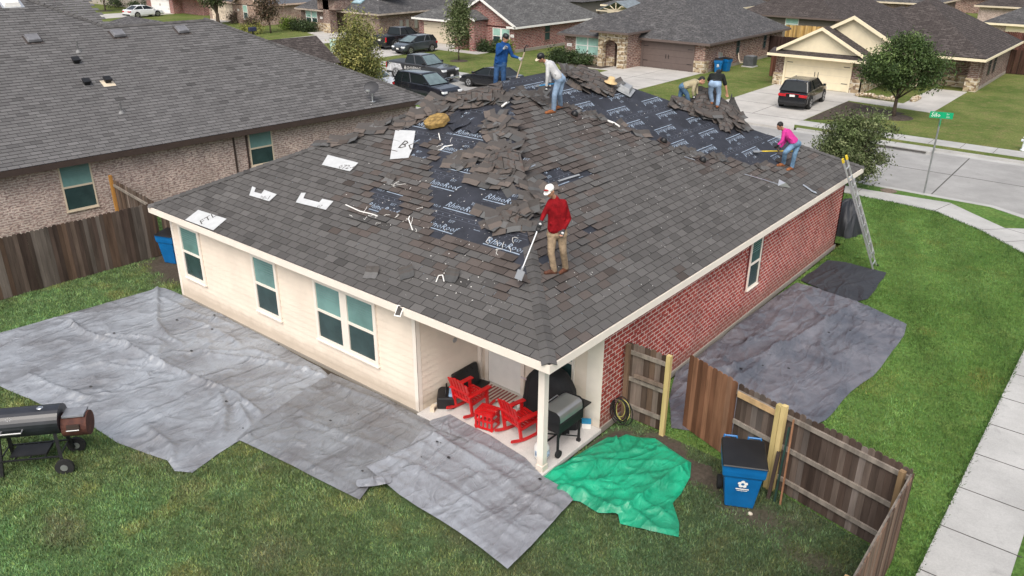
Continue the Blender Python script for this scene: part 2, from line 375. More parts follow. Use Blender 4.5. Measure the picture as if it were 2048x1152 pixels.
M_tarp5 = tarpmat('black_tarp', (.018, .020, .026), (.035, .037, .042), .6, .6); M_tarp6 = tarpmat('green_tarp', (.008, .36, .19), (.012, .20, .105), .9, .45)
# ================================================================ ground, road, paths
def tess(poly, step, z=0.0, jitter=0, seed=0):
    """triangulated sheet filling polygon poly [(x,y)..] with an even grid; returns V (n,3), F (m,3)"""
    from mathutils.geometry import delaunay_2d_cdt
    poly = [np.array(p[:2], float) for p in poly]; B = []
    for i, p in enumerate(poly):
        q = poly[(i+1) % len(poly)]; n = max(1, int(np.linalg.norm(q-p)/step)); B += [p+(q-p)*k/n for k in range(n)]
    B = np.array(B); lo, hi = B.min(0), B.max(0)
    gx, gy = np.meshgrid(np.arange(lo[0], hi[0], step), np.arange(lo[1], hi[1], step)); Q = np.c_[gx.ravel(), gy.ravel()]
    r = np.random.default_rng(seed); Q = Q+r.uniform(-.3, .3, Q.shape)*step
    Q = Q[inpoly(Q, poly)]
    d = np.full(len(Q), 9.)
    for i in range(0, len(B)): d = np.minimum(d, np.abs(Q-B[i]).max(1))
    Q = Q[d > step*.45]
    P = np.r_[B, Q]; nb = len(B)
    vs, es, fs, *_ = delaunay_2d_cdt([Vector(p) for p in P], [(i, (i+1) % nb) for i in range(nb)], [], 1, 1e-5)
    V = np.array([(v.x, v.y, z) for v in vs]); F = np.array([f for f in fs if len(f) == 3])
    a, b_, c = V[F[:, 0]], V[F[:, 1]], V[F[:, 2]]
    neg = np.cross(b_[:, :2]-a[:, :2], c[:, :2]-a[:, :2]) < 0; F[neg] = F[neg][:, ::-1]
    return V, F
def sheet(name, poly, z, m, kind='structure', **k):
    mb = MB(); mb.face([(x, y, z) for x, y in poly]); o = mb.build(name, m); o['kind'] = kind; return o
def slab(name, poly, z0, z1, m, kind='structure'):
    mb = MB(); mb.prism(poly, z0, z1); o = mb.build(name, m); o['kind'] = kind; return o
sheet('ground', [(-600, -300), (500, -300), (500, 900), (-600, 900)], -.16, M_lawn_far)
# side lawn: bright, well kept grass between the house and the pavements
SIDE = [(6.40, -14), (6.36, 12.2), (6.1, 16.6), (5.16, 20.05), (3.49, 21.75), (1.64, 23.05), (-.28, 23.2), (-22, 22.9), (-22, 17), (.1, 17), (.1, 2.85), (2.6, 2.75), (5.97, 2.05), (6.07, -14)]
Vs, Fs = tess(SIDE, .5); bigmesh('lawn', Vs, Fs, M_lawn_side)['kind'] = 'structure'
# back yard with its worn, muddy spots
YARD = [(-30, -14), (6.07, -14), (5.97, 2.05), (2.6, 2.75), (.1, 2.85), (.1, .1), (-13.2, .1), (-13.2, 17), (-30, 17)]
Vy, Fy = tess(YARD, .2)
def mud(P):
    m = np.zeros(len(P))
    for (x, y, rx, ry, k) in [(1.9, 2.0, 1.5, .6, .95), (.5, 1.9, .5, 1.0, .9), (3.9, 1.6, 1.5, .8, .6), (1.3, 2.4, .8, .5, 1), (-15.2, 1.6, 2.2, 1.9, 1.), (4.8, 1.2, 1.3, .5, .45), (-6.5, -.15, 8, .3, 1)]:
        m = np.maximum(m, k*np.exp(-(((P[:, 0]-x)/rx)**2+((P[:, 1]-y)/ry)**2)*1.1))
    n = fbm(P[:, :2], 1.3, 5, 5); return np.clip((m*1.35+n*.9-.85)*2.2, 0, 1)
def yardcol(P, seed=0):
    P = P[:, :2]; a = fbm(P, .45, 4, 11)[:, None]; b = fbm(P, 1.7, 4, 23)[:, None]; c = fbm(P, .9, 3, 41)[:, None]
    g1 = np.array([.125, .18, .075]); g2 = np.array([.145, .26, .10]); g3 = np.array([.20, .235, .09]); g4 = np.array([.19, .18, .11])
    k = np.clip((a-.42)*5, 0, 1); col = g1*(1-k)+g2*k; k = np.clip((b-.52)*5, 0, 1)*.8; col = col*(1-k)+g3*k
    k = np.clip((c-.60)*6, 0, 1)*.45; col = col*(1-k)+g4*k
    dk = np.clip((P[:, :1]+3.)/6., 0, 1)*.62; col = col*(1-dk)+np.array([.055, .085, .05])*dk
    return col
def sidecol(P):
    P = P[:, :2]; a = fbm(P*np.array([1, .45]), .7, 4, 61)[:, None]; b = fbm(P, 1.2, 4, 63)[:, None]
    k = np.clip((a-.4)*4, 0, 1); bn_ = .5+.5*np.sin((P[:, :1]*.93+P[:, 1:2]*.35)*3.6+b*3); col = np.array([.085, .165, .042])*(1-k)+np.array([.14, .25, .075])*k; col = col*(.82+.36*bn_)
    k = np.clip((b-.6)*6, 0, 1)*.6; return col*(1-k)+np.array([.17, .19, .055])*k
cy_ = Vy[Fy].mean(1); md = mud(cy_)[:, None]
soil = np.array([.095, .078, .062])*(.7+.6*fbm(cy_[:, :2], 5, 3, 3)[:, None])
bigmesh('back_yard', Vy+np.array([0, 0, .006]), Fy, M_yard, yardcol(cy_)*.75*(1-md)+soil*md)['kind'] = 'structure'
# the grass itself, blade by blade where the camera is near
def blades(name, poly, dens, colf, hgt, wid, mudf=None, seed=1, avoid=(), ct=1.):
    r = np.random.default_rng(seed); A = np.array([p[:2] for p in poly]); lo, hi = A.min(0), A.max(0)
    n = int((hi-lo).prod()*dens); P = r.uniform(lo, hi, (n, 2)); P = P[inpoly(P, poly)]
    for av in avoid: P = P[~inpoly(P, av)]
    # keep only what lies in the picture (a margin round it, for views from a step aside)
    q = np.c_[P, np.zeros(len(P))]-CP; z = q@CD; u = FPX*(q@CR)/z; v = FPX*(q@CU)/z
    P = P[(z > 1) & (abs(u) < 1200) & (abs(v) < 720)]
    if mudf is not None: P = P[mudf(P) < r.uniform(.05, .9, len(P))]
    n = len(P); cl = fbm(P, 3.2, 3, seed+3); h = hgt*(.35+1.5*cl)*r.uniform(.6, 1.25, n)
    t = r.uniform(0, 2*PI, n); le = r.uniform(0, .9, n)*h; ph = r.uniform(0, 2*PI, n); w_ = wid*r.uniform(.6, 1.3, n)
    a = np.c_[P[:, 0]-np.cos(t)*w_, P[:, 1]-np.sin(t)*w_, np.zeros(n)+.002]; b = np.c_[P[:, 0]+np.cos(t)*w_, P[:, 1]+np.sin(t)*w_, np.zeros(n)+.002]
    c = np.c_[P[:, 0]+np.cos(ph)*le, P[:, 1]+np.sin(ph)*le, h]
    V = np.stack([a, b, c], 1).reshape(-1, 3); F = np.arange(3*n).reshape(-1, 3)
    cl2 = np.clip((fbm(P, 5.5, 2, seed+8)[:, None]-.5)*2.6+.5, 0, 1)
    col = colf(P)*(1+ct*(-.55+.55*cl[:, None]+.75*cl2))*r.uniform(1-.35*ct, 1+.5*ct, (n, 1))*np.c_[r.uniform(.85, 1.25, n), np.ones(n), r.uniform(.7, 1.2, n)]
    o = bigmesh(name, V, F, M_blade, col, uv=False); tag(o, kind='stuff'); return o
# ---------------------------------------------------------------- roads, kerbs, pavements
KERB = [(-220, 25.3), (3.2, 25.25), (4.7, 24.4), (6.4, 22.6), (8.2, 19.5), (9.2, 15.5), (9.3, -14)]
sheet('road', KERB+[(18, -14), (18, 14), (19, 20), (22, 24), (60, 25.3), (60, 33.95), (-220, 33.95)], -.10, M_road)
sheet('lawn', [(-220, -60), (-21.8, -60), (-21.8, 23.3), (-220, 23.3)], -.004, M_lawn_far)
sheet('verge', [(-220, 23.1), (-.3, 23.1), (3.4, 21.7), (5.1, 20), (6.1, 16), (6.35, -14), (9.25, -14), (9.12, 15.5), (8.1, 19.4), (6.3, 22.5), (4.6, 24.3), (3.2, 25.15), (-220, 25.2)], -.003, M_lawn_side)
sheet('lawn', [(-220, 33.95), (60, 33.95), (60, 250), (-220, 250)], 0, M_lawn_far)
SW = [(-220, 24.5), (-1.33, 24.3), (1.85, 24.6), (2.97, 23.6), (4.16, 22.57), (4.9, 23.1), (5.6, 23.35), (7.9, 19.9), (7.72, 16), (7.62, 12.2), (7.62, 4.5), (7.75, -14),
      (6.44, -14), (6.38, 12.2), (6.12, 16.6), (5.18, 20.05), (3.5, 21.75), (1.64, 23.05), (-.28, 23.2), (-220, 23.2)]
slab('pavement', SW, -.08, .014, M_conc)
slab('pavement', [(-220, 34.85), (60, 34.85), (60, 36.2), (-220, 36.2)], -.08, .014, M_conc)
def band(name, pts, a, b, z0, z1, m):
    """strip following a line of points between offsets a and b to its left"""
    P = [Vector((p[0], p[1])) for p in pts]; mb = MB(); L = []
    for i, p in enumerate(P):
        d = (P[min(i+1, len(P)-1)]-P[max(i-1, 0)]).normalized(); n = Vector((-d.y, d.x)); L.append((p+n*a, p+n*b))
    for i in range(len(L)-1):
        mb.prism([L[i][0], L[i+1][0], L[i+1][1], L[i][1]], z0, z1)
    o = mb.build(name, m); o['kind'] = 'structure'; return o
band('kerb', KERB, -.16, .0, -.13, .012, M_conc); band('gutter', KERB, .004, .5, -.12, -.094, M_conc)
band('kerb', [(60, 33.95), (-8.1, 33.95)], -.16, .0, -.13, .012, M_conc); band('gutter', [(60, 33.95), (-220, 33.95)], .004, .5, -.12, -.094, M_conc)
for a, b in ((-8.4, -20.6), (-27.8, -45.8), (-52.6, -57), (-64.4, -82.5), (-88.5, -97), (-104, -220)):
    band('kerb', [(a, 33.95), (b, 33.95)], -.16, .0, -.13, .012, M_conc)
jb = MB()
for k in range(22): y = -9.3+k*1.42; jb.box((6.40, y, .010), (7.70, y+.022, .0175))
for k in range(70): x = -60+k*1.5; y1 = 36.18; jb.box((x, 34.87, .01), (x+.022, y1, .0175))
for k in range(38): x = -57+k*1.5; jb.box((x, 23.24, .01), (x+.022, 24.3, .0175))
for a, b in (((1.64, 23.1), (1.9, 24.5)), ((3.5, 21.8), (4.2, 22.5)), ((4.4, 20.9), (5.3, 21.9)), ((5.2, 20.0), (6.5, 20.9)), ((5.6, 18.6), (7.3, 19.3)), ((6.0, 17.2), (7.7, 17.5)), ((4.2, 22.55), (6.6, 21.7))):
    jb.beam((a[0], a[1], .013), (b[0], b[1], .013), .022, .009)
for k in range(-12, 6): x = .9+k*12; jb.beam((x, 25.8, -.098), (x-.12, 33.4, -.098), .05, .01)
jb.beam((-220, 29.6, -.098), (60, 29.6, -.098), .03, .01)
for x0, x1, y0, y1 in ((-27.4, -21.2, 34.9, 48.2), (-14.8, -8.6, 34.9, 47)):
    for y in (36.2, 39.6, 43.2): jb.box((x0, y, .01), (x1, y+.03, .0245))
    jb.box(((x0+x1)/2, 36.2, .01), ((x0+x1)/2+.03, y1-.1, .0245))
tag(jb.build('joint_lines', M_joint), kind='structure')
mh = MB(); mh.lathe([(.33, 0), (.33, .012), (.29, .016), (0.001, .016)], (-.55, 24.75, .0), 20); tag(mh.build('utility_cover', mat('rusty_cover', (.16, .12, .09), var=.4, scale=9)), 'round rusty utility cover set in the verge by the near kerb', 'utility cover')
ib = MB(); ib.box((-4.2, 32.95, -.12), (-.9, 33.93, .06)); ib.box((-4.0, 32.9, -.05), (-1.1, 32.96, .02), k=1); tag(ib.build('storm_drain_inlet', [M_conc, M_joint]), 'long concrete storm drain inlet in the far kerb', 'storm drain')
def drive(x0, x1, yg, extra=(), fl=.5):
    p = [(x0-fl, 33.6), (x1+fl, 33.6), (x1, 35), (x1, yg), (x0, yg), (x0, 35)]
    slab('driveway', p, -.09, .02, M_drive)
drive(-27.4, -21.2, 48.2); drive(-14.8, -8.6, 47.2); drive(-52.2, -46.3, 48.1); drive(-63.9, -57.8, 48.1); drive(-88.0, -83, 46.9); drive(-103.6, -97.6, 47.3); drive(-131, -121, 46)
slab('path', [(-30.2, 44.6), (-27.35, 44.6), (-27.35, 46.8), (-30.2, 46.8)], -.05, .018, M_drive)
slab('path', [(-8.65, 44.3), (-3.4, 43.6), (-3.4, 53), (-5.6, 53), (-5.6, 45.6), (-8.65, 46.0)], -.05, .018, M_drive)
slab('path', [(-46.35, 44.6), (-41.4, 44.6), (-41.4, 46.6), (-43, 46.6), (-43, 45.9), (-46.35, 45.9)], -.05, .018, M_drive)
slab('path', [(-66.5, 45.2), (-63.8, 44.2), (-63.8, 47.4), (-66.5, 47.4)], -.05, .018, M_drive)
slab('mulch_bed', [(-8.5, 36.6), (-6.3, 38.6), (-4.6, 42.2), (-8.55, 43.9)], -.05, .03, M_mulch)
slab('mulch_bed', [(-34.2, 44.9), (-28.4, 44.9), (-28.2, 46.5), (-34.2, 46.5)], -.05, .03, M_mulch)
for (x, y, r) in ((-4.85, 40.8, 1.1), (-39.9, 40.6, .8), (-108.2, 43.2, 1.0)):
    mb = MB(); mb.lathe([(r, 0), (r*.8, .04), (0.01, .06)], (x, y, 0), 16); tag(mb.build('mulch_ring', M_mulch), kind='structure')
# ================================================================ house kit
def walls(mb, x0, y0, x1, y1, z0, z1, k=None): mb.box((x0, y0, z0), (x1, y1, z1), k=k)
def hip(mb, x0, y0, x1, y1, z, p, k=None):
    w_, d_ = x1-x0, y1-y0; a = min(w_, d_)/2; h = z+p*a
    if d_ >= w_: A, B = ((x0+x1)/2, y0+a, h), ((x0+x1)/2, y1-a, h)
    else: A, B = (x0+a, (y0+y1)/2, h), (x1-a, (y0+y1)/2, h)
    c = [(x0, y0, z), (x1, y0, z), (x1, y1, z), (x0, y1, z)]
    if d_ >= w_:
        mb.face([c[0], c[1], A], k); mb.face([c[1], c[2], B, A], k); mb.face([c[2], c[3], B], k); mb.face([c[3], c[0], A, B], k)
    else:
        mb.face([c[0], c[1], B, A], k); mb.face([c[1], c[2], B], k); mb.face([c[2], c[3], A, B], k); mb.face([c[3], c[0], A], k)
    mb.face([c[3], c[2], c[1], c[0]], k)
    return A, B
def hipcaps(mb, x0, y0, x1, y1, z, A, B, rd=.07, k=None):
    for a, b in (((x0, y0, z), A), ((x1, y0, z), A if y1-y0 >= x1-x0 else B), ((x1, y1, z), B), ((x0, y1, z), B if y1-y0 >= x1-x0 else A), (A, B)):
        mb.tube([a, b], rd, 6, k)
def eaves(mb, x0, y0, x1, y1, z, t=.17, th=.04, k=None):
    zz = z-t; zt = z-.005
    mb.box((x0-th, y0-th, zz), (x1+th, y0, zt), k=k); mb.box((x0-th, y1, zz), (x1+th, y1+th, zt), k=k)
    mb.box((x0-th, y0+.0005, zz+.002), (x0, y1-.0005, zt-.002), k=k); mb.box((x1, y0+.0005, zz+.002), (x1+th, y1-.0005, zt-.002), k=k)
    mb.box((x0+.001, y0+.001, zz+.01), (x1-.001, y1-.001, zz+.025), k=k)
def gable_y(mb, x0, x1, y0, y1, z, p, k=None, fk=None, over=.3, trim=None, tk=None, tm=.16):
    """gable roof with its ridge along y, open gable end at y0 (wall triangle into fk builder)"""
    xm = (x0+x1)/2; h = z+p*(x1-x0)/2
    mb.face([(x1, y0-over, z), (x1, y1, z), (xm, y1, h), (xm, y0-over, h)], k); mb.face([(x0, y1, z), (x0, y0-over, z), (xm, y0-over, h), (xm, y1, h)], k)
    mb.face([(x0, y0-over, z-.03), (xm, y0-over, h-.03), (xm, y1, h-.03), (x0, y1, z-.03)], k); mb.face([(xm, y0-over, h-.03), (x1, y0-over, z-.03), (x1, y1, z-.03), (xm, y1, h-.03)], k)
    if fk is not None: fk.face([(x0+.3, y0, z+p*.3-.05), (x0+.3, y0, z-.2), (x1-.3, y0, z-.2), (x1-.3, y0, z+p*.3-.05), (xm, y0, h-.06)])
    if trim is not None:
        e = y0-over
        for s, xe in ((-1, x0), (1, x1)):
            v = [(xe, e-.05, z-tm), (xe, e-.05, z+.02), (xm, e-.05, h+.02), (xm, e-.05, h-tm), (xe, e+.01, z-tm), (xe, e+.01, z+.02), (xm, e+.01, h+.02), (xm, e+.01, h-tm)]
            f = [(0, 1, 2, 3), (7, 6, 5, 4), (1, 5, 6, 2), (0, 3, 7, 4), (0, 4, 5, 1)]
            if s > 0: f = [q[::-1] for q in f]
            trim.add(v, f)
def window(parent, o, t, w_, h_, frame=M_trim, panes=1, up=M_winup, lo=M_winlo, fw=.055, name='window', label=None, blinds=0, deep=.035, mull=.09):
    """window on a wall: o = lower left corner seen from outside, t = unit tangent (x,y); z is up; outward normal = t rotated -90"""
    t = Vector((t[0], t[1], 0)); n = Vector((t.y, -t.x, 0)); o = Vector(o)
    T = Matrix((t, -n, Vector((0, 0, 1)))).transposed().to_4x4(); T.translation = o
    mb = MB(); W_ = w_; y0 = -deep
    mb.box((-fw, y0, -fw), (W_+fw, .002, 0), T); mb.box((-fw, y0, h_), (W_+fw, .002, h_+fw), T)
    mb.box((-fw, y0+.001, 0), (0, .002, h_), T); mb.box((W_, y0+.001, 0), (W_+fw, .002, h_), T)
    mb.box((-fw-.02, y0-.03, -fw-.035), (W_+fw+.02, .002, -fw-.001), T)
    pw = (W_-mull*(panes-1))/panes
    for i in range(1, panes): x = i*(pw+mull); mb.box((x-mull, y0+.001, 0), (x, .002, h_), T)
    for i in range(panes): x = i*(pw+mull); mb.box((x, y0+.008, h_*.5-.032), (x+pw, .002, h_*.5+.032), T)
    f = mb.build(name, frame, parent)
    if label: f['label'] = label
    for i in range(panes):
        x = i*(pw+mull)
        g = MB(); g.box((x, -.012, h_*.5+.032), (x+pw, -.004, h_), T); g.build('upper_pane', up, f)
        g = MB(); g.box((x, -.010, 0), (x+pw, -.004, h_*.5-.032), T); g.build('lower_pane', lo, f)
        if blinds:
            g = MB(); nb = int(h_/.065)
            for j in range(nb):
                z = .03+j*.065
                if abs(z-h_*.5) < .05 or (blinds == 1 and z < h_*.72): continue
                g.box((x+.01, -.0155, z), (x+pw-.01, -.0125, z+.018), T)
            g.build('blind', M_blind, f)
    return f
def garage(parent, x0, x1, y, z1, m, trimm, hardware=True):
    mb = MB(); mb.box((x0, y-.05, .03), (x1, y-.01, z1))
    d = mb.build('garage_door', m, parent)
    p = MB()
    for i in range(1, 4): z = .03+(z1-.03)*i/4; p.box((x0+.02, y-.053, z-.008), (x1-.02, y-.0495, z+.008))
    p.build('panel_joint', trimm, d)
    if hardware:
        h = MB(); xm = (x0+x1)/2
        for s in (-1, 1):
            h.box((xm+s*.12-.02, y-.075, z1*.42), (xm+s*.12+.02, y-.052, z1*.58))
            for zz in (z1*.28, z1*.84):
                e = x0+.03 if s < 0 else x1-.03; h.box((min(e, e-s*.42), y-.062, zz-.02), (max(e, e-s*.42), y-.052, zz+.02))
        h.build('handle', M_black, d)
    return d
# ================================================================ the main house
house = thing('house', 'cream sided and red brick single storey house being reroofed in the foreground', 'house', (0, 0, 0))
mb = MB()   # foundation and porch floor
mb.prism([(.03, -.03), (.03, 16.57), (-13.22, 16.57), (-13.22, -.03)], -.05, .10)
mb.build('foundation', M_found, house)
mb = MB(); mb.box((-3.40, -.10, .0), (.06, 2.0, .104)); mb.build('porch_floor', M_slab, house, bevel=.01)
PD = 2.02; PW = 3.42
mb = MB()
def plank(mb, a, b, z0, z1, n, pitch=.16):
    """lap siding between plan points a and b, facing n; one continuous profile of boards"""
    a = Vector((a[0], a[1], 0)); b = Vector((b[0], b[1], 0)); n = Vector((n[0], n[1], 0)); z = z0
    while z < z1-.01:
        zt = min(z+pitch, z1); lo = n*.016; hi = n*.002
        p = [a+lo+Vector((0, 0, z)), b+lo+Vector((0, 0, z)), b+hi+Vector((0, 0, zt)), a+hi+Vector((0, 0, zt))]
        mb.face(p); mb.face([a+Vector((0, 0, z)), b+Vector((0, 0, z)), p[1], p[0]]); z = zt
plank(mb, (-WW, 0), (-PW, 0), .10, 2.66, (0, -1)); plank(mb, (-PW, 0), (-PW, PD), .10, 2.66, (1, 0)); plank(mb, (-PW, PD), (0, PD), .10, 2.66, (0, -1))
plank(mb, (-WW, LL), (-WW, 0), .10, 2.66, (-1, 0))
mb.build('siding', M_cream, house)
mb = MB()
for x, y in ((-WW-.018, -.022), (-PW-.09, -.022)): mb.box((x, y, .10), (x+.11, y+.012, 2.66))
mb.box((-PW+.006, -.021, .105), (-PW+.020, .10, 2.66)); mb.box((-WW-.022, -.012, .10), (-WW-.008, .1, 2.66)); mb.box((-PW+.019, PD-.1, .105), (-PW+.12, PD-.019, 2.66))
mb.box((-.38, PD-.024, .105), (-.005, PD-.012, 2.66)); mb.build_split('corner_trim', M_trim, house)
mb = MB(); mb.box((-.12, PD, .10), (.0, LL, 2.66)); mb.box((-13.1, LL-.1, .1), (0, LL-.001, 2.66)); mb.build('brick_wall', M_redbrick, house)
mb = MB()
mb.box((-.145, -.005, .10), (.0, .14, 2.64)); mb.box((-.16, -.02, .10), (.015, .155, .24)); mb.build('porch_post', M_trim, house, bevel=.006)
mb = MB(); mb.box((-PW, .0, 2.40), (-.001, .12, 2.64)); mb.box((-.12, .121, 2.40), (-.001, PD-.001, 2.64)); mb.build('porch_beam', M_trim, house)
# windows on the siding: measured left, right edges and heights
for i, (x, w_, n_) in enumerate(((-12.66, .86, 1), (-9.20, .86, 1), (-6.71, 1.99, 2))):
    wn = window(house, (x, -.018, .90), (1, 0), w_, 1.42, M_trim, n_, blinds=1, fw=.09, mull=.24, deep=.04)
f = MB()
wn = window(house, (.002, 9.16, .95), (0, 1), .62, 1.36, M_trim, 1, mat('dark_teal_pane', (.05, .11, .10), rough=.15), M_winlo, blinds=1, fw=.045)
M_dkb = mat('dark_brick', (.13, .022, .022), var=.4, scale=6)
for s in range(2):
    mb = MB()
    for k in range(16): z = .93+k*.09; y = 9.02 if s == 0 else 9.90; mb.box((.001, y-.05, z), (.012, y+.05, z+.07))
    mb.build('brick_surround', M_dkb, house)
# back door, lintel of the window beside it
door = None
mb = MB(); mb.box((-3.10, PD-.045, .12), (-2.14, PD-.018, 2.17)); door = mb.build('door', M_white, house)
mb = MB(); mb.box((-2.93, PD-.052, 1.05), (-2.31, PD-.046, 2.02)); mb.build('door_glass', M_winlo, door)
mb = MB()
for k in range(17): mb.box((-2.92, PD-.058, 1.07+k*.055), (-2.32, PD-.053, 1.09+k*.055))
mb.build('blind', M_white, door)
mb = MB(); mb.box((-3.20, PD-.06, .11), (-3.105, PD-.019, 2.28)); mb.box((-2.135, PD-.06, .11), (-2.04, PD-.019, 2.28)); mb.box((-3.105, PD-.058, 2.175), (-2.135, PD-.02, 2.28)); mb.build('door_frame', M_trim, door)
mb = MB(); mb.cyl((-2.22, PD-.045, 1.05), (-2.22, PD-.11, 1.05), .03); mb.build('handle', M_steel, door)
window(house, (-1.55, PD-.02, .62), (1, 0), .80, 1.6, M_trim, 1, blinds=0, fw=.06)
mb = MB(); mb.ell((-PW+.03, 1.16, 1.42), (.02, .07, .06), 12, 8); mb.build('outlet_cover', M_steel, house)
# fascia, soffit
E0, E1, N0, N1 = -WW-OH, OH, -OH, LL+OH
mb = MB(); eaves(mb, E0, N0, E1, N1, ZT, ZT-HF, .03); mb.build('fascia', M_trim, house)
# underlayment: the dark sheet on the deck; shingles lie on top of it, tab by tab
APX = (-WW/2, -OH+HA, ZR); APX2 = (-WW/2, LL+OH-HA, ZR)
deck = MB(); hip(deck, E0, N0, E1, N1, ZT, PT); deck = deck.build('underlayment', M_under, house)
slope = math.sqrt(1+PT*PT)
def plane_frame(kind):
    if kind == 'F': return np.array([E0, N0, ZT]), np.array([1., 0, 0]), np.array([0, 1, PT])/slope
    if kind == 'B': return np.array([E1, N0, ZT]), np.array([0, 1., 0]), np.array([-1, 0, PT])/slope
    if kind == 'L': return np.array([E0, N1, ZT]), np.array([0, -1., 0]), np.array([1, 0, PT])/slope
    return np.array([E1, N1, ZT]), np.array([-1., 0, 0]), np.array([0, -1, PT])/slope
def to_uv(kind, P):
    o, e, s = plane_frame(kind); P = np.atleast_2d(P)-o; return np.c_[P@e, P@s]
def shingle_layer(name, o, e, s, W_, D_, keep, parent, tabw=.345, expo=.19, seed=0, base=(.110, .105, .102), wear=None, lift=None, hipend=True, fs=1.0, ft=None):
    """rows of shingle tabs as real wedges on a slope; W_ eave length, D_ slope length, hip ends at 45 degrees"""
    n = np.cross(e, s); r = np.random.default_rng(seed); V = []; F = []; C = []
    rows = int(D_/expo)+1; cs = 1/slope if ft is None else ft
    for j in range(rows):
        v0 = j*expo; v1 = min(v0+expo*1.10, D_-.001)
        if v1-v0 < .02: continue
        i0 = v0*cs*fs if hipend else 0; i1 = v1*cs*fs if hipend else 0
        off = (j % 2)*tabw*.5+(j//2 % 3)*.03+r.uniform(-.012, .012); u = -off
        while u < W_:
            a, b = u+.006, u+tabw-.006; u += tabw
            a0, b0 = max(a, i0), min(b, W_-i0); a1, b1 = max(a, i1), min(b, W_-i1)
            if b0-a0 < .02: continue
            if b1 < a1: a1 = b1 = (a1+b1)/2
            c = np.array([(a0+b0)/2, (v0+v1)/2])
            if not keep(c, r): continue
            z0 = .019+r.uniform(0, .004); z1 = .004
            if lift is not None: z0 += lift(c, r)
            dv = r.uniform(-.003, .003)
            k = len(V)
            P = [(a0, v0+dv, z0), (b0, v0+dv, z0), (b1, v1, z1), (a1, v1, z1), (a0, v0+dv, z0-.015), (b0, v0+dv, z0-.015)]
            V += [o+e*p[0]+s*p[1]+n*p[2] for p in P]
            F += [(k, k+1, k+2, k+3), (k+4, k+5, k+1, k), (k+4, k, k+3, k+3), (k+5, k+2, k+1, k+1)]
            t = r.normal(0, .085); t = min(max(t, -.3), .25)
            if r.random() < .07: t -= .22
            col = np.array(base)*(1+t)
            if wear is not None: col = wear(c, r, col)
            C += [col, col*.3, col*.3, col*.3]  # dark asphalt edge faces; their dark tone also paints in the course shadow lines
    me = bpy.data.meshes.new(name)
    F = [tuple(dict.fromkeys(f)) for f in F]
    me.from_pydata([tuple(p) for p in V], [], F); me.update(); me.materials.append(M_tab); autouv(me)
    lay = me.color_attributes.new('Col', 'FLOAT_COLOR', 'CORNER'); lt = np.empty(len(F), np.int32); me.polygons.foreach_get('loop_total', lt)
    c = np.repeat(np.array(C), lt, 0); lay.data.foreach_set('color', np.c_[c, np.ones(len(c))].ravel())
    ob = bpy.data.objects.new(name, me); COL.objects.link(ob); ob.parent = parent; return ob
# where the old shingles are already torn off (outlines sighted on the slopes)
FT = [[(872, 322), (870, 400), (876, 472), (935, 488), (1000, 497), (1022, 520), (1036, 552), (1062, 560), (1082, 552), (1058, 450), (1040, 380), (1022, 290), (1006, 200), (1001, 176), (968, 196), (930, 214), (905, 235), (890, 250), (850, 240), (812, 262), (803, 290), (820, 312), (850, 318), (852, 290), (880, 280), (890, 300), (878, 312)],
      [(742, 381), (752, 374), (800, 386), (803, 402), (797, 420), (760, 425), (733, 424)]]
BT = [[(1001, 176), (1040, 176), (1085, 192), (1128, 206), (1150, 214), (1188, 238), (1236, 250), (1275, 268), (1330, 290), (1398, 308), (1450, 318), (1500, 326), (1548, 333), (1560, 312), (1575, 300), (1592, 285), (1600, 276), (1560, 262), (1400, 150), (1100, 100), (1000, 120)],
      [(1084, 352), (1098, 326), (1116, 334), (1140, 350), (1172, 343), (1174, 349), (1138, 368), (1112, 374), (1086, 368)],
      [(1150, 327), (1158, 324), (1161, 332), (1150, 336)], [(1176, 462), (1190, 460), (1190, 468), (1178, 470)],
      [(1002, 176), (1014, 250), (1028, 330), (1046, 400), (1064, 470), (1084, 552), (1092, 548), (1078, 480), (1060, 410), (1046, 350), (1036, 280), (1020, 210), (1030, 176)]]
FTuv = [[tuple(to_uv('F', FPt(*p))[0]) for p in q] for q in FT]; BTuv = [[tuple(to_uv('B', BPt(*p))[0]) for p in q] for q in BT]
def keeper(polys):
    def k(c, r):
        q = c[None, :]+r.uniform(-.05, .05, 2)
        return not any(inpoly(q, p)[0] for p in polys)
    return k
def wearF(c, r, col):
    d = min(np.hypot(c[0]-p[0], c[1]-p[1]) for q in FTuv for p in q)
    if d < 1.0 and r.random() < .8*(1-d/1.0)+.03: col = col*np.array([.93, .82, .77])
    return col
def wearB(c, r, col):
    d = min(np.hypot(c[0]-p[0], c[1]-p[1]) for q in BTuv for p in q)
    k = vnoise(c[None, :], .8, 9)[0]
    if (d < .9 and r.random() < .8*(1-d/.9)+.1) or (k > .74 and r.random() < .4): col = col*np.array([.92, .82, .78])
    return col
liftF = lambda c, r: (.03*r.random() if min(np.hypot(c[0]-p[0], c[1]-p[1]) for q in FTuv for p in q) < .5 else 0)
liftB = lambda c, r: (.03*r.random() if min(np.hypot(c[0]-p[0], c[1]-p[1]) for q in BTuv for p in q) < .45 else 0)
SD = HA*slope
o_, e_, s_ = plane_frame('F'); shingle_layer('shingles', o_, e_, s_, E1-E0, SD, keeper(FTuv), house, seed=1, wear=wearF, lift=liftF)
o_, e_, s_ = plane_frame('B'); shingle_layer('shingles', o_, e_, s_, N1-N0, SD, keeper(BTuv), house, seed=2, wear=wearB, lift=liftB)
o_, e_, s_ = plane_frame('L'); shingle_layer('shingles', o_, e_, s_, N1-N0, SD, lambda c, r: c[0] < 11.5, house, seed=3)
o_, e_, s_ = plane_frame('R'); shingle_layer('shingles', o_, e_, s_, E1-E0, SD, lambda c, r: c[1] < 2.6 or c[0] > 8, house, seed=4)
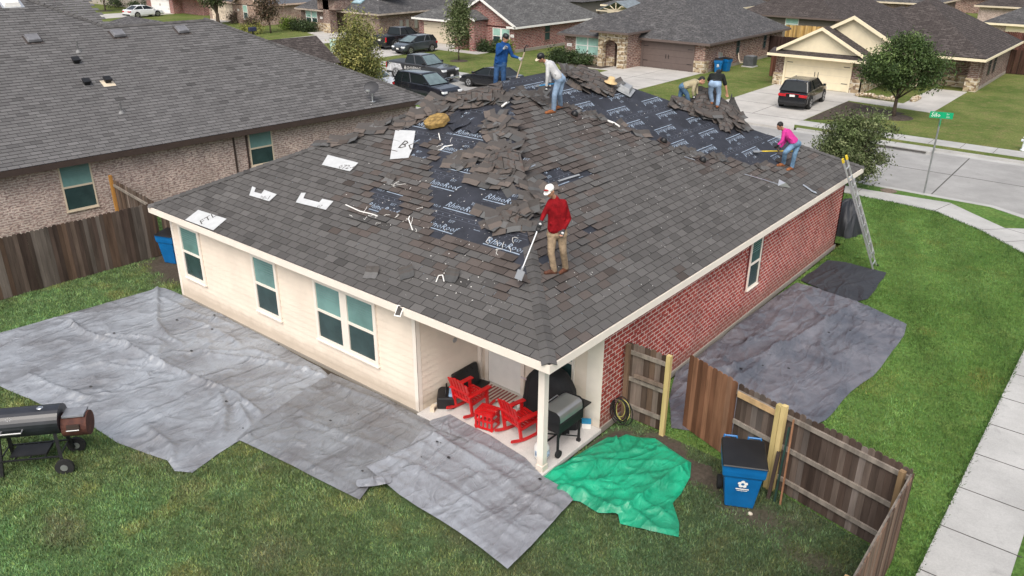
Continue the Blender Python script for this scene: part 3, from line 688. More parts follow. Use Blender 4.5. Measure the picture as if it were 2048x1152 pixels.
# cap shingles bent over the hips
def caps(a, b, t0, t1, parent, seed, name='hip_cap', w_=.15, n1=None, n2=None):
    a = Vector(a); b = Vector(b); d = (b-a).normalized(); L = (b-a).length; r = random.Random(seed); mb = MB()
    n1 = Vector(n1); n2 = Vector(n2); x1 = d.cross(n1).normalized(); x2 = -d.cross(n2).normalized()
    if x1.dot(x2) > 0: x2 = -x2
    if x1.z > 0: x1 = -x1
    if x2.z > 0: x2 = -x2
    s = t0*L
    up = (n1+n2).normalized()
    while s < t1*L:
        g = .10*(1+r.gauss(0, .12)); mb.cc = (g*1.02, g*.98, g*.96)
        P0 = a+d*s+up*.040; P1 = a+d*(s+.245)+up*.018
        ln = []
        for P in (P0, P1): ln.append([P+x1*w_, P+x1*w_*.45+up*.012, P+up*.018, P+x2*w_*.45+up*.012, P+x2*w_])
        for i in range(4): mb.face([ln[0][i], ln[0][i+1], ln[1][i+1], ln[1][i]])
        for i in range(4): mb.face([ln[0][i]-up*.016, ln[0][i+1]-up*.016, ln[0][i+1], ln[0][i]])
        s += .19
    return mb.build(name, M_tab, parent, col=True)
nF = np.cross(*plane_frame('F')[1:]); nB = np.cross(*plane_frame('B')[1:]); nL = np.cross(*plane_frame('L')[1:]); nR = np.cross(*plane_frame('R')[1:])
caps((E1, N0, ZT), APX, 0, .30, house, 1, n1=nF, n2=nB); caps((E0, N0, ZT), APX, 0, .93, house, 2, n1=nF, n2=nL)
caps((E1, N1, ZT), APX2, 0, .26, house, 3, n1=nR, n2=nB)
# print on the underlayment
PR = []
def text_mesh(body, size):
    cu = bpy.data.curves.new('t', 'FONT'); cu.body = body; cu.size = size; cu.shear = .25 if body[0] == 'R' else 0; cu.resolution_u = 1
    ob = bpy.data.objects.new('t', cu); me = bpy.data.meshes.new_from_object(ob)
    vs = [tuple(v.co) for v in me.vertices]; fs = [tuple(p.vertices) for p in me.polygons]
    bpy.data.objects.remove(ob); bpy.data.curves.remove(cu); bpy.data.meshes.remove(me); return vs, fs
T_RR = text_mesh('RhinoRoof', .235); T_EST = text_mesh('EST', .11); T_SM = text_mesh('synthetic roofing underlayment', .055); T_NO = text_mesh('1972-9', .1)
def printing(kind, rows, flip, seed):
    o, e, s = plane_frame(kind); n = np.cross(e, s); hi = MB(); lo = MB(); r = random.Random(seed)
    def put(mb, tm, u, v, h=.0035):
        sg = -1 if flip else 1
        mb.add([o+e*(u+sg*p[0])+s*(v+sg*p[1])+n*h for p in tm[0]], tm[1])
    def bar(mb, u0, u1, v0, v1, h=.0035): mb.face([o+e*u+s*v+n*h for u, v in ((u0, v0), (u1, v0), (u1, v1), (u0, v1))])
    Wd = (N1-N0) if kind == 'B' else (E1-E0)
    for j in range(rows):
        v = .45+j*1.22; i = v/slope
        lim = SD-.1
        for q in (0, 1):
            vv = v+q*.55
            if vv > lim: continue
            u = i+.4+(.95 if q else 0)+r.uniform(0, .3)
            while u < Wd-i-1.0:
                uu = u+(1.05 if flip else 0); put(hi, T_RR, uu, vv+(.18 if flip else 0))
                sg = -1 if flip else 1; vb = vv+(.18 if flip else 0)
                bar(hi, min(uu, uu+sg*1.0), max(uu, uu+sg*1.0), vb-sg*.055-.012, vb-sg*.055+.012)
                put(lo, T_SM, uu, vb-sg*.13); put(hi, T_EST, uu+sg*.62, vb+sg*.24)
                # round emblem of fine strokes
                c0 = (uu+sg*.28, vb+sg*.30)
                for a in range(9):
                    t0 = a*.7; lo.face([o+e*(c0[0]+math.cos(t0+dt)*rr)+s*(c0[1]+math.sin(t0+dt)*rr*.8)+n*.0035 for dt, rr in ((0, .11), (.35, .115), (.35, .09), (0, .085))])
                u += 1.9
        vl = v+.92
        if vl < lim:
            for dv in (0, .11):
                u = vl/slope+.1
                while u < Wd-vl/slope-.3:
                    bar(lo, u, u+.55, vl+dv-.006, vl+dv+.006); u += .57
            u = vl/slope+.1
            while u < Wd-vl/slope-.3:
                bar(hi, u, u+.022, vl+.045, vl+.062); u += .2
            u = vl/slope+.5
            while u < Wd-vl/slope-.3:
                put(hi, T_NO, u, vl+.2, .0036); bar(hi, u-.3, u-.12, vl-.14, vl-.125); u += 1.9
    hi.build('lettering', M_print, deck); lo.build('fine_print', M_printdim, deck)
printing('F', 5, False, 3); printing('B', 6, True, 4)
# plastic-capped nails dotted over the sheet
def nails(kind, n_, seed, name='cap_nail'):
    o, e, s = plane_frame(kind); n = np.cross(e, s); r = random.Random(seed); mb = MB(); Wd = (N1-N0) if kind == 'B' else (E1-E0)
    for v in np.arange(.3, SD-.2, .36):
        for u in np.arange(v/slope+.1, Wd-v/slope-.1, .45):
            c = o+e*(u+r.uniform(-.08, .08))+s*(v+r.uniform(-.05, .05))+n*.005; q = r.uniform(.009, .016)
            mb.face([c+e*math.cos(t)*q+s*math.sin(t)*q for t in (0, 1.05, 2.1, 3.15, 4.2, 5.25)])
    mb.build(name, mat('cap_plastic', (.12, .125, .14), var=.3), deck)['kind'] = 'stuff'
nails('F', 0, 1); nails('B', 0, 2)
def rebase(root, loc):
    d = Vector(loc)-root.location
    for ch in root.children: ch.location = ch.location-d
    root.location = loc
WOODC = [(.125, .09, .07), (.155, .115, .09), (.10, .068, .05), (.19, .15, .125), (.14, .095, .068)]
def fence(name, label, a, b, h=1.83, cols=WOODC, rails=0, posts=(), seed=0, bw=.14, side=1, z0=.03, dog=True, postcol=(.30, .20, .11), rz=None, cat='fence', group=None, gap=.004, low=None):
    """board fence from a to b; side=+1 puts rails and posts to the left of a->b"""
    a = Vector((a[0], a[1], 0)); b = Vector((b[0], b[1], 0)); d = (b-a); L = d.length; d.normalize(); nrm = Vector((-d.y, d.x, 0))*side
    t = thing(name, label, cat, a, 0, group); r = random.Random(seed); T = Matrix((d, nrm, Vector((0, 0, 1)))).transposed().to_4x4()
    if side < 0: pass
    mb = MB(); x = 0
    while x < L-.02:
        w_ = min(bw*r.uniform(.93, 1.03), L-x); c = r.choice(cols); g = r.uniform(.62, 1.3); mb.cc = tuple(q*g for q in c)
        hh = h+r.uniform(-.02, .02); y = -.022+r.uniform(-.004, .004); x1 = x+w_-gap; c_ = .03 if dog else 0
        pf = [(x, z0), (x1, z0), (x1, hh-c_), (x1-c_, hh), (x+c_, hh), (x, hh-c_)]
        vs = [(p[0], y, p[1]) for p in pf]+[(p[0], y+.018, p[1]) for p in pf]
        fs = [(0, 1, 2, 3, 4, 5), (11, 10, 9, 8, 7, 6)]+[(i, 6+i, 6+(i+1) % 6, (i+1) % 6) for i in range(6)]
        if side < 0: fs = [f[::-1] for f in fs]
        mb.add(vs, fs, T=T)
        if low is not None and 0: pass
        x += w_
    mb.build('boards', M_wood, t, col=True)
    for z in rails if rails else ():
        mb = MB(); mb.cc = (.30, .26, .22); mb.box((0, .0, z-.045), (L, .04, z+.045), T); mb.build('rail', M_wood, t, col=True)
    for p in posts:
        mb = MB(); mb.cc = postcol; mb.box((p-.045, .041, 0), (p+.045, .13, h-.05), T); mb.build('post', M_wood, t, col=True)
    return t
fence('fence', 'long weathered grey brown board fence along the left side of the back yard', (-17.35, -13), (-16.75, 1.25), 1.83, [(.10, .075, .06), (.12, .088, .068), (.085, .06, .048), (.155, .13, .11), (.13, .085, .06)], seed=3, side=-1, bw=.125)
fence('fence', 'short dark board fence with rail between the left fence and the cream house', (-13.25, 1.6), (-16.7, 1.45), 1.83, rails=(.5, 1.5), seed=4, side=-1, posts=(3.35,))
nf = fence('fence', 'board fence piece with new orange post against the pink brick house', (-16.82, 1.35), (-20.35, 1.75), 1.83, rails=(.35, 1.62), seed=5, side=1)
mb = MB(); mb.cc = (.50, .25, .07); mb.box((-20.42+16.82, 1.64-1.35, 0), (-20.32+16.82, 1.74-1.35, 1.98)); mb.build('post', M_wood, nf, col=True)
# right hand fence with its open gate
fs = fence('fence', 'short board fence stub between the red brick wall and the yellow gate post', (.06, 2.86), (1.08, 2.86), 1.86, seed=6, side=-1, rails=(.35, 1.02, 1.66), bw=.14)
mb = MB(); mb.cc = (.23, .15, .10); mb.box((.02, -.13, 0), (.11, -.041, 1.86)); mb.build('post', M_wood, fs, col=True)
mb = MB(); mb.box((.985, -.135, 0), (1.085, -.041, 1.93), k=0); mb.build('post', M_newwood, fs)['label'] = 'new yellow pine gate post'
mb = MB(); mb.cc = (.25, .19, .15); mb.box((.25, -.09, 1.12), (.96, -.041, 1.20)); mb.build('brace', M_wood, fs, col=True)
gt = fence('gate', 'open wooden gate of reddish brown boards swung out from the right fence', (1.28, 3.36), (2.56, 2.90), 1.80, [(.24, .12, .07), (.20, .095, .055), (.27, .145, .09), (.22, .11, .07)], seed=7, side=1, rails=(.4, 1.5), cat='gate')
mb = MB(); mb.box((.16, -.035, 1.12), (.30, -.026, 1.15)); mb.build('latch', M_black, gt)
fr = fence('fence', 'weathered board fence with rails running from the gate to the yard corner', (2.60, 2.80), (5.96, 2.06), 1.83, [(.15, .115, .095), (.12, .088, .072), (.20, .165, .145), (.10, .07, .056)], seed=8, side=-1, bw=.125, rails=(.32, 1.0, 1.66), posts=(3.32,))
T_ = Matrix.Rotation(math.atan2(-.74, 3.36), 4, 'Z')
for k in range(2):
    mb = MB(); mb.box((.93+k*.105, -.14, 0), (1.025+k*.105, -.042, 1.88+k*.03), T_); mb.build('post', M_newwood, fr)['label'] = 'new yellow pine post doubled up on the fence'
mb = MB(); mb.box((.04, -.062, 1.58), (.95, -.042, 1.70), T_); mb.build('rail', mat('fresh_rail', (.50, .33, .17), var=.2, scale=5), fr)['label'] = 'fresh light wood rail'
fence('fence', 'board fence running from the yard corner towards the camera beside the pavement', (5.98, 2.0), (6.08, -9), 1.85, [(.19, .12, .085), (.15, .095, .07), (.22, .16, .12)], seed=9, side=-1, rails=(.32, 1.0, 1.74), posts=(3.0, 5.5, 8.0), postcol=(.42, .29, .15))
# ================================================================ neighbour's house on the left
nb = thing('brick_house', 'pink brick house with a large dark grey shingle roof left of the roofing job', 'house', (-19.2, 16.3, 0), math.radians(-4.47))
mb = MB(); mb.box((-20, -40, -.1), (-.42, -.45, 2.62)); mb.build('wall', M_nbrick, nb)
Z0, PN = 2.75, .505
RW = [(0, 0, Z0), (-6.85, -6.85, 6.21), (-6.85, -11.3, 6.21), (-10, -14.45, 7.8), (-10, -30, 7.8), (0, -40, Z0)]
mb = MB()
mb.face([RW[5], RW[0], RW[1], RW[2], RW[3], RW[4]])
mb.face([RW[2], (-20, -1.5, Z0-.1), RW[3]]); mb.face([RW[3], (-20, -4.4, Z0), (-20, -40, Z0), RW[4]]); mb.face([RW[4], (-20, -40, Z0), RW[5]])
mb.face([RW[0], (-13.7, 0, Z0), RW[1]]); mb.face([RW[1], (-13.7, 0, Z0), (-13.7, -8, Z0), RW[2]])
mb.face([(-20, -40, Z0), (-20, -4.4, Z0), (-13.7, -4.4, Z0), (-13.7, 0, Z0), (0, 0, Z0), (0, -40, Z0)])
rf = mb.build('roof', M_under, nb)
sN = math.sqrt(1+PN*PN); slope_keep = slope
def nbkeep(c, r):   # stay on the tall part only where it exists
    v = c[1]/sN
    return not (v > 6.75 and c[0] > 28.8-(v-6.85)*0+(0) and c[0] > 40-11.3-(v-6.85)+.0)
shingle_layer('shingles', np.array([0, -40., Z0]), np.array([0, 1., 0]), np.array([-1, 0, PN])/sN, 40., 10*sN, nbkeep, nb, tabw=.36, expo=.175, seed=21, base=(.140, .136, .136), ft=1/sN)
caps(RW[0], RW[1], 0, 1, nb, 5, n1=(PN, 0, 1), n2=(0, PN, 1)); caps(RW[1], RW[2], 0, 1, nb, 6, name='ridge_cap', n1=(PN, 0, 1), n2=(-PN, 0, 1)); caps(RW[2], RW[3], 0, 1, nb, 7, n1=(PN, 0, 1), n2=(0, PN, 1))
mb = MB(); eaves(mb, -13.7, -40, 0, 0, Z0, .2, .04); mb.build('fascia', M_dkbrown, nb)
def nl(p, x):   # pixel on the neighbour's wall plane -> local y,z
    c, s = math.cos(math.radians(-4.47)), math.sin(math.radians(-4.47)); n = np.array([c, s, 0]); o = np.array([-19.2, 16.3, 0])+n*x
    v = ray(*p); q = CP+v*((o-CP)@n)/(v@n); d = q-np.array([-19.2, 16.3, 0]); return (-s*d[0]+c*d[1], q[2])
for (p, q) in (((138, 425), (190, 412)), ((505, 330), (541, 322))):
    y0, z0 = nl(p, -.42); y1, z1 = nl(q, -.42)
    window(nb, (-.418, y0, max(z0, .95)), (0, 1), .95, 2.52-max(z0, .95), M_tanpaint, 1, blinds=1, fw=.05)
for px in (466, 492):
    y0, _ = nl((px, 280), -.42); mb = MB(); mb.box((-.415, y0-.03, .1), (-.37, y0+.03, 2.6)); mb.build('downpipe' if px > 480 else 'expansion_joint', M_dkbrown, nb)
# second wing of that house, a low gable facing the street
ng = thing('garage_wing', 'small dark gabled roof wing rising behind the big grey roof on the left', 'garage', (-19.2, 16.3, 0), math.radians(-4.47))
mb = MB(); mb.box((-17.9, -9, -.1), (-13.8, 4.0, 2.5)); mb.build('wall', M_nbrick, ng)
mb = MB(); fk = MB(); tr = MB()
def gable_n(mb, x0, x1, y0, y1, z, p, fk=None, tr=None):
    xm = (x0+x1)/2; h = z+p*(x1-x0)/2
    mb.face([(x1, y0, z), (x1, y1, z), (xm, y1, h), (xm, y0, h)]); mb.face([(x0, y1, z), (x0, y0, z), (xm, y0, h), (xm, y1, h)])
    if fk: fk.face([(x0+.3, y1-.35, z-.1), (xm, y1-.35, h-.1), (x1-.3, y1-.35, z-.1)][::-1])
    if tr:
        for xe in (x0, x1): tr.add([(xe, y1, z-.18), (xe, y1, z-.003), (xm, y1, h-.003), (xm, y1, h-.18), (xe, y1-.04, z-.18), (xe, y1-.04, z-.003), (xm, y1-.04, h-.003), (xm, y1-.04, h-.18)], [(0, 1, 2, 3), (7, 6, 5, 4), (0, 3, 7, 4)])
gable_n(mb, -18.2, -13.3, -9, 4.4, 2.6, .56, fk, tr); mb.build('roof', M_shing2, ng); fk.build('gable_wall', M_nbrick, ng); tr.build('fascia', M_dkbrown, ng)
mb = MB(); mb.box((-34, -2.6, 0), (-24.5, 1.6, 3.2)); mb.build('wall', M_nbrick, ng); mb = MB(); hip(mb, -34.3, -3, -24.2, 2, 3.4, .4); mb.build('roof', M_shing, ng)
# vents, pipes and dish on the neighbour's roof: things standing on it
def nroof(px, py):   # point where the sight line meets the neighbour's east slope
    c, s = math.cos(math.radians(-4.47)), math.sin(math.radians(-4.47)); ex = np.array([c, s, 0]); o = np.array([-19.2, 16.3, Z0])
    nn = ex*PN+np.array([0, 0, 1.]); v = ray(px, py); return CP+v*((o-CP)@nn)/(v@nn)
RZN = math.radians(-4.47)
def tilted(name, label, cat, P, rz, tilt, group=None):
    o = thing(name, label, cat, P, rz, group); o.rotation_euler = (0, tilt, rz); return o
TN = math.atan(PN)
for i, (px, py, lb) in enumerate(((66, 80, 'square grey roof vent near the left end of the dark roof'), (236, 70, 'square grey roof vent midway along the top of the dark roof'), (364, 62, 'square grey roof vent nearest the hip of the dark roof'))):
    v = tilted('roof_vent', lb, 'roof vent', nroof(px, py), RZN, TN, 'square roof vents on the dark roof')
    mb = MB(); mb.box((-.30, -.30, .012), (.30, .30, .022)); mb.build('flashing', M_shing2, v)
    mb = MB(); mb.box((-.23, -.25, .06), (.23, .25, .15), tap=.03); mb.box((-.19, -.2, .022), (.19, .2, .06)); mb.build('hood', mat('vent_grey', (.16, .16, .17), rough=.4), v, bevel=.01)
for i, (px, py, lb) in enumerate(((152, 125, 'small black square vent cap on the dark roof, higher of three'), (173, 168, 'small black vent cap on the dark roof, left of a pair'), (215, 164, 'small black vent cap with pale flashing, right of a pair'))):
    v = tilted('small_roof_vent', lb, 'vent', nroof(px, py), RZN, TN, 'small black vent caps on the dark roof')
    mb = MB(); mb.box((-.1, -.1, .01), (.1, .1, .12), tap=.01); mb.box((-.13, -.13, .12), (.13, .13, .19)); mb.build('cap', M_black, v)
    if i == 2: mb = MB(); mb.box((-.1, -.25, .012), (.3, .2, .02)); mb.build('flashing', M_tanpaint, v)
for i, (px, py, lb) in enumerate(((157, 104, 'thin grey vent pipe higher up the dark roof'), (243, 226, 'thin grey vent pipe standing lower on the dark roof'))):
    v = thing('vent_pipe', lb, 'pipe', nroof(px, py), RZN, 'vent pipes on the dark roof')
    mb = MB(); mb.cyl((0, 0, -.02), (0, 0, .42), .035, n=10); mb.build('pipe', mat('pipe_grey', (.12, .12, .12)), v); mb = MB(); mb.lathe([(.12, -.02), (.06, .07), (.04, .09)], n=12); mb.build('collar', mat('boot_grey', (.20, .20, .20)), v)
sk = tilted('skylight', 'pale skylight box at the top left edge of the dark roof', 'skylight', nroof(20, 6), RZN, TN); mb = MB(); mb.box((-.4, -.4, .01), (.4, .4, .03)); mb.build('flashing', M_alu, sk); mb = MB(); mb.box((-.3, -.3, .03), (.3, .3, .16), tap=.06); mb.build('dome', M_white, sk)
P = nroof(745, 204); dsh = thing('satellite_dish', 'grey satellite dish on a short mast near the eave of the dark roof', 'satellite dish', P, math.radians(25))
mb = MB(); mb.tube([(0, 0, 0), (0, 0, .4), (.05, 0, .5)], .03, 8); mb.box((-.12, -.1, 0), (.12, .1, .03)); mb.build('mast', M_alu, dsh)
mb = MB(); Td = Matrix.Translation((.05, -.06, .62)) @ Matrix.Rotation(math.radians(62), 4, 'X') @ Matrix.Rotation(0, 4, 'Z') @ Matrix.Diagonal((1.25, 1, 1, 1))
pr = [(0.001, .0)]+[(.28*k/6, .09*(k/6)**2) for k in range(1, 7)]; pr += [(.285, .095)]+[(.28*k/6, .09*(k/6)**2-.012) for k in range(6, 0, -1)]
mb.lathe(pr, n=24, T=Td); mb.build('dish', mat('dish_grey', (.05, .05, .055), rough=.6), dsh, smooth=True)
mb = MB(); mb.tube([(.05, -.1, .42), (.05, -.50, .48), (.05, -.52, .56)], .014, 6); mb.box((-.03, -.56, .55), (.13, -.48, .62)); mb.build('feed_arm', M_alu, dsh)
pp = thing('steel_pipe', 'upright grey pipe sticking up between the two houses', 'pipe', G(751, 272, 0) if False else (-15.2, 13.6, 0)); mb = MB(); mb.cyl((0, 0, 0), (0, 0, 2.9), .07, n=10); mb.build('pipe', mat('pipe_grey', (.12, .12, .12)), pp)
# ================================================================ houses across the street
def windows2(root, x, y, z, w_, h_, n_, up=M_winmint, lo=M_winlo, fr=M_white, mull=.12):
    return window(root, (x, y, z), (1, 0), w_, h_, fr, n_, up, lo, fw=.05, mull=mull, deep=.04)
def plate(root, x, y, z, w_=.5, h_=.24, t='104'):
    mb = MB(); mb.box((x, y-.03, z), (x+w_, y-.002, z+h_)); o = mb.build('number_plate', M_white, root)
    vs, fs = text_mesh(t, .15); mb = MB(); T = Matrix.Translation((x+.1, y-.033, z+.06)) @ Matrix.Rotation(PI/2, 4, 'X'); mb.add(vs, fs, T=T); mb.build('digits', M_black, o)
# --- H2 : dark garage door, stone entry tower
h2 = thing('brick_house', 'brown brick house with taupe garage door and arched stone entry', 'house', (0, 0, 0))
mb = MB(); mb.box((-33.3, 46.7, -.05), (-28.3, 60, 2.2)); mb.box((-28.3, 48.3, -.05), (-21.1, 63.4, 2.21)); mb.build('wall', M_brick2, h2)
mb = MB()
mb.box((-33.36, 46.64, -.04), (-28.24, 46.69, .75)); mb.box((-21.96, 48.22, -.04), (-21.04, 48.295, .9)); mb.box((-21.095, 48.3, -.04), (-21.02, 48.95, .9)); mb.build_split('stone_base', M_stone, h2)
mb = MB(); mb.box((-21.095, 48.95, -.04), (-21.06, 63.4, .22)); mb.build('foundation', M_found, h2)
mb = MB(); hip(mb, -33.8, 47.9, -20.6, 63.9, 2.3, .52); mb.build('roof', M_shing, h2)
mb = MB(); hip(mb, -33.75, 46.2, -28.2, 56, 2.303, .55); mb.build('bay_roof', M_shing, h2)
mb = MB(); eaves(mb, -33.8, 47.9, -20.6, 63.9, 2.3, .18, .05); mb.build('fascia', M_brownpaint, h2)
mb = MB(); eaves(mb, -33.74, 46.2, -28.2, 48.5, 2.30, .17, .045); mb.build('bay_fascia', M_brownpaint, h2)
mb = MB(); ax0, ax1, az = -28.75, -27.25, 2.0
arch = [(ax0-.02, 0), (ax0-.02, 1.45)]+[((ax0+ax1)/2-.75*math.cos(t), 1.45+.62*math.sin(t)) for t in np.linspace(0, PI, 11)]+[(ax1, 1.45), (ax1, 0)]
def archwall(mb, x0, x1, y, th, z1, a, b, sp, rise, k=None):
    """wall x0..x1 with an arched opening a..b, springing at sp"""
    c = (a+b)/2; ts = np.linspace(0, PI, 11); ar = [(c-(b-a)/2*math.cos(t), sp+rise*math.sin(t)) for t in ts]
    for yy, fl in ((y, False), (y+th, True)):
        F = [[(x0, 0), (a, 0), (a, sp), (x0, sp)], [(b, 0), (x1, 0), (x1, sp), (b, sp)], [(x0, sp), (a, sp)]+[p for p in ar[1:6]]+[(c, z1), (x0, z1)], [(b, sp), (x1, sp), (x1, z1), (c, z1)]+[p for p in ar[5:10]]]
        for f in F:
            q = [(p[0], yy, p[1]) for p in f]; mb.face(q[::-1] if fl else q, k)
    for i in range(10): (p, q) = ar[i], ar[i+1]; mb.face([(p[0], y, p[1]), (q[0], y, q[1]), (q[0], y+th, q[1]), (p[0], y+th, p[1])], k)
    mb.face([(a, y, 0), (a, y, sp), (a, y+th, sp), (a, y+th, 0)], k); mb.face([(b, y, sp), (b, y, 0), (b, y+th, 0), (b, y+th, sp)], k)
    mb.face([(x0, y, 0), (x0, y, z1), (x0, y+th, z1), (x0, y+th, 0)][::-1], k); mb.face([(x1, y, 0), (x1, y, z1), (x1, y+th, z1), (x1, y+th, 0)], k)
mb = MB(); archwall(mb, -29.4, -26.9, 45.9, .45, 2.75, -28.95, -27.55, 1.65, .5); mb.build('entry_arch', M_stone, h2)
mb = MB(); mb.box((-29.4, 46.35, 0), (-29.05, 48.3, 2.74)); mb.box((-27.25, 46.35, 0), (-26.9, 48.3, 2.74)); mb.build_split('entry_wall', M_brick2, h2)
mb = MB(); mb.box((-28.7, 48.2, 0.05), (-27.75, 48.28, 2.1)); mb.build('front_door', mat('dark_door', (.05, .025, .018), rough=.4), h2)
mb = MB(); hip(mb, -29.9, 45.4, -26.4, 49.5, 2.85, .42); mb.build('entry_roof', M_shing, h2); mb = MB(); eaves(mb, -29.9, 45.4, -26.4, 49.5, 2.85, .15, .04); mb.build('entry_fascia', M_brownpaint, h2)
garage(h2, -26.55, -22.1, 48.3, 2.0, M_brownpaint, M_dkbrown)
mb = MB(); mb.box((-26.75, 48.21, 0), (-26.56, 48.298, 2.12)); mb.box((-22.09, 48.21, 0), (-21.97, 48.298, 2.12)); mb.box((-26.558, 48.215, 2.005), (-22.092, 48.297, 2.12)); mb.build('garage_frame', M_brownpaint, h2)
windows2(h2, -32.1, 46.7, .75, 2.3, 1.35, 2, lo=M_winmint); plate(h2, -33.05, 46.7, 1.25)
for y in (53.9, 59.3): window(h2, (-21.098, y, .9), (0, 1), .55, 1.2, M_brownpaint, 1, M_winlo, M_winlo, fw=.05)
mb = MB(); mb.box((-21.09, 50.6, .5), (-20.95, 50.85, 1.4)); mb.box((-21.09, 51.0, .7), (-20.98, 51.2, 1.3)); mb.build('meter_box', M_alu, h2)
rebase(h2, (-27.2, 55, 0))
# --- H1 : cream garage with stacked gables
h1 = thing('brick_house', 'brick and cream house with two stacked cream gables over a double garage', 'house', (0, 0, 0))
mb = MB(); mb.box((-15.0, 47.3, -.05), (-8.95, 64, 2.28)); mb.box((-8.95, 53.0, -.05), (-6.6, 66, 2.28)); mb.box((-6.6, 55.0, -.05), (-3.05, 66.2, 2.28)); mb.box((-3.7, 53.45, 0), (-3.05, 54.1, 2.26)); mb.build('wall', M_brick4, h1)
mb = MB(); mb.box((-15.06, 47.2, -.04), (-14.36, 47.29, .85)); mb.box((-9.62, 47.2, -.04), (-8.86, 47.29, .95)); mb.box((-8.945, 47.2, -.04), (-8.86, 52.9, .95)); mb.box((-8.85, 52.9, -.04), (-6.75, 52.99, 2.2)); mb.box((-6.45, 54.9, -.04), (-3.8, 54.99, .85)); mb.box((-3.78, 53.38, -.03), (-2.98, 54.18, .9)); mb.build_split('stone_base', M_stone, h1)
mb = MB(); mb.box((-3.045, 54.2, -.04), (-2.99, 66.2, .2)); mb.build('foundation', M_found, h1)
mb = MB(); hip(mb, -14.45, 53.0, -2.65, 66.7, 2.3, .55); mb.build('roof', M_shing2, h1)
mb = MB(); fk = MB(); tr = MB(); gable_y(mb, -14.75, -6.0, 48.6, 60, 2.55, .54, fk=fk, trim=tr, over=.35, tm=.22)
mb.build('big_gable_roof', M_shing2, h1); fk.build('big_gable_wall', M_cremepaint, h1); tr.build('big_gable_trim', M_cremepaint, h1)
mb = MB(); fk = MB(); tr = MB(); gable_y(mb, -14.95, -8.95, 47.3, 54, 2.56, .53, fk=fk, trim=tr, over=.35, tm=.2)
mb.build('small_gable_roof', M_shing2, h1); fk.build('small_gable_wall', M_cremepaint, h1); tr.build('small_gable_trim', M_cremepaint, h1)
mb = MB(); mb.face([(-15.4, 46.6, 2.24), (-8.4, 46.6, 2.24), (-8.4, 47.6, 2.55), (-15.4, 47.6, 2.55)]); mb.face([(-8.4, 48.3, 2.36), (-6.1, 48.3, 2.3), (-6.1, 49.2, 2.6), (-8.4, 49.2, 2.7)]); mb.build('skirt_roof', M_shing2, h1)
mb = MB(); mb.box((-15.44, 46.5, 2.08), (-8.36, 46.6, 2.25)); mb.box((-15.44, 46.6, 2.08), (-15.40, 49, 2.24)); mb.box((-8.4, 46.601, 2.08), (-8.36, 49, 2.24)); mb.box((-15.39, 46.601, 2.1), (-8.41, 47.29, 2.12)); mb.box((-6.55, 52.5, 2.13), (-2.6, 52.6, 2.30)); mb.box((-2.66, 52.601, 2.13), (-2.6, 66.7, 2.30)); mb.box((-6.6, 52.61, 2.15), (-2.68, 66.6, 2.17)); mb.box((-6.9, 51.9, 2.15), (-6.3, 52.5, 2.42)); mb.build('fascia', M_cremepaint, h1)
garage(h1, -14.2, -9.75, 47.3, 1.98, M_cremepaint, M_tanpaint)
mb = MB(); mb.box((-14.36, 47.2, 0), (-14.21, 47.298, 2.12)); mb.box((-9.74, 47.2, 0), (-9.62, 47.298, 2.12)); mb.box((-14.208, 47.205, 1.985), (-9.742, 47.296, 2.12)); mb.build('garage_frame', M_cremepaint, h1)
mb = MB(); mb.box((-6.75, 52.93, 0.0), (-6.6, 55, 2.2)); mb.build('entry_post', M_cremepaint, h1)
for y in (56.6, 58.4): window(h1, (-3.048, y, .85), (0, 1), .7, 1.25, M_dkbrown, 1, M_winlo, M_winlo, fw=.06)
rebase(h1, (-8.7, 56, 0))
# --- H3 : maroon brick, gable front
h3 = thing('brick_house', 'maroon brick house with white trimmed front gable and tan garage door', 'house', (0, 0, 0))
mb = MB(); mb.box((-52.3, 48.2, -.05), (-44.9, 60, 2.2)); mb.box((-44.9, 47.6, -.05), (-39.6, 61.2, 2.21)); mb.build('wall', M_brick3, h3)
mb = MB(); mb.box((-39.6, 47.7, -.04), (-39.53, 61.2, .25)); mb.build('foundation', M_found, h3)
mb = MB(); hip(mb, -52.8, 47.75, -39.1, 61.6, 2.3, .52); mb.build('roof', M_shing3, h3)
mb = MB(); fk = MB(); tr = MB(); gable_y(mb, -47.6, -39.12, 47.6, 58, 2.32, .53, fk=fk, trim=tr, over=.35, tm=.2); mb.build('gable_roof', M_shing3, h3); fk.build('gable_wall', M_brick3, h3); tr.build('gable_trim', M_white, h3)
mb = MB(); mb.box((-52.85, 47.65, 2.13), (-47.6, 47.75, 2.3)); mb.box((-40.2, 47.2, 2.12), (-39.1, 47.3, 2.29)); mb.box((-39.12, 47.301, 2.12), (-39.06, 61.6, 2.29)); mb.box((-39.6, 47.31, 2.14), (-39.13, 61.5, 2.16)); mb.build('fascia', M_white, h3)
mb = MB(); archwall(mb, -45.3, -42.9, 45.9, .4, 2.6, -44.85, -43.5, 1.6, .5); mb.box((-43.3, 46.3, 0), (-42.9, 47.6, 2.6)); mb.box((-45.3, 46.3, 0), (-44.9, 48, 2.6)); mb.build('entry_arch', M_brick3, h3)
mb = MB(); mb.box((-44.6, 47.9, .02), (-43.7, 48, 2.1)); mb.build('front_door', mat('dark_door', (.05, .025, .018)), h3)
mb = MB(); fk = MB(); tr = MB(); gable_y(mb, -45.6, -42.6, 45.9, 49.5, 2.75, .5, fk=fk, trim=tr, over=.25, tm=.14); mb.build('entry_gable_roof', M_shing3, h3); fk.build('entry_gable_wall', M_brick3, h3); tr.build('entry_gable_trim', M_white, h3)
garage(h3, -51.6, -46.9, 48.2, 1.95, M_tanpaint, mat('tan_dark', (.35, .29, .22)))
windows2(h3, -42.05, 47.6, .7, 1.9, 1.3, 2, mull=.2); plate(h3, -39.95+.0, 47.55, 1.35, .4)
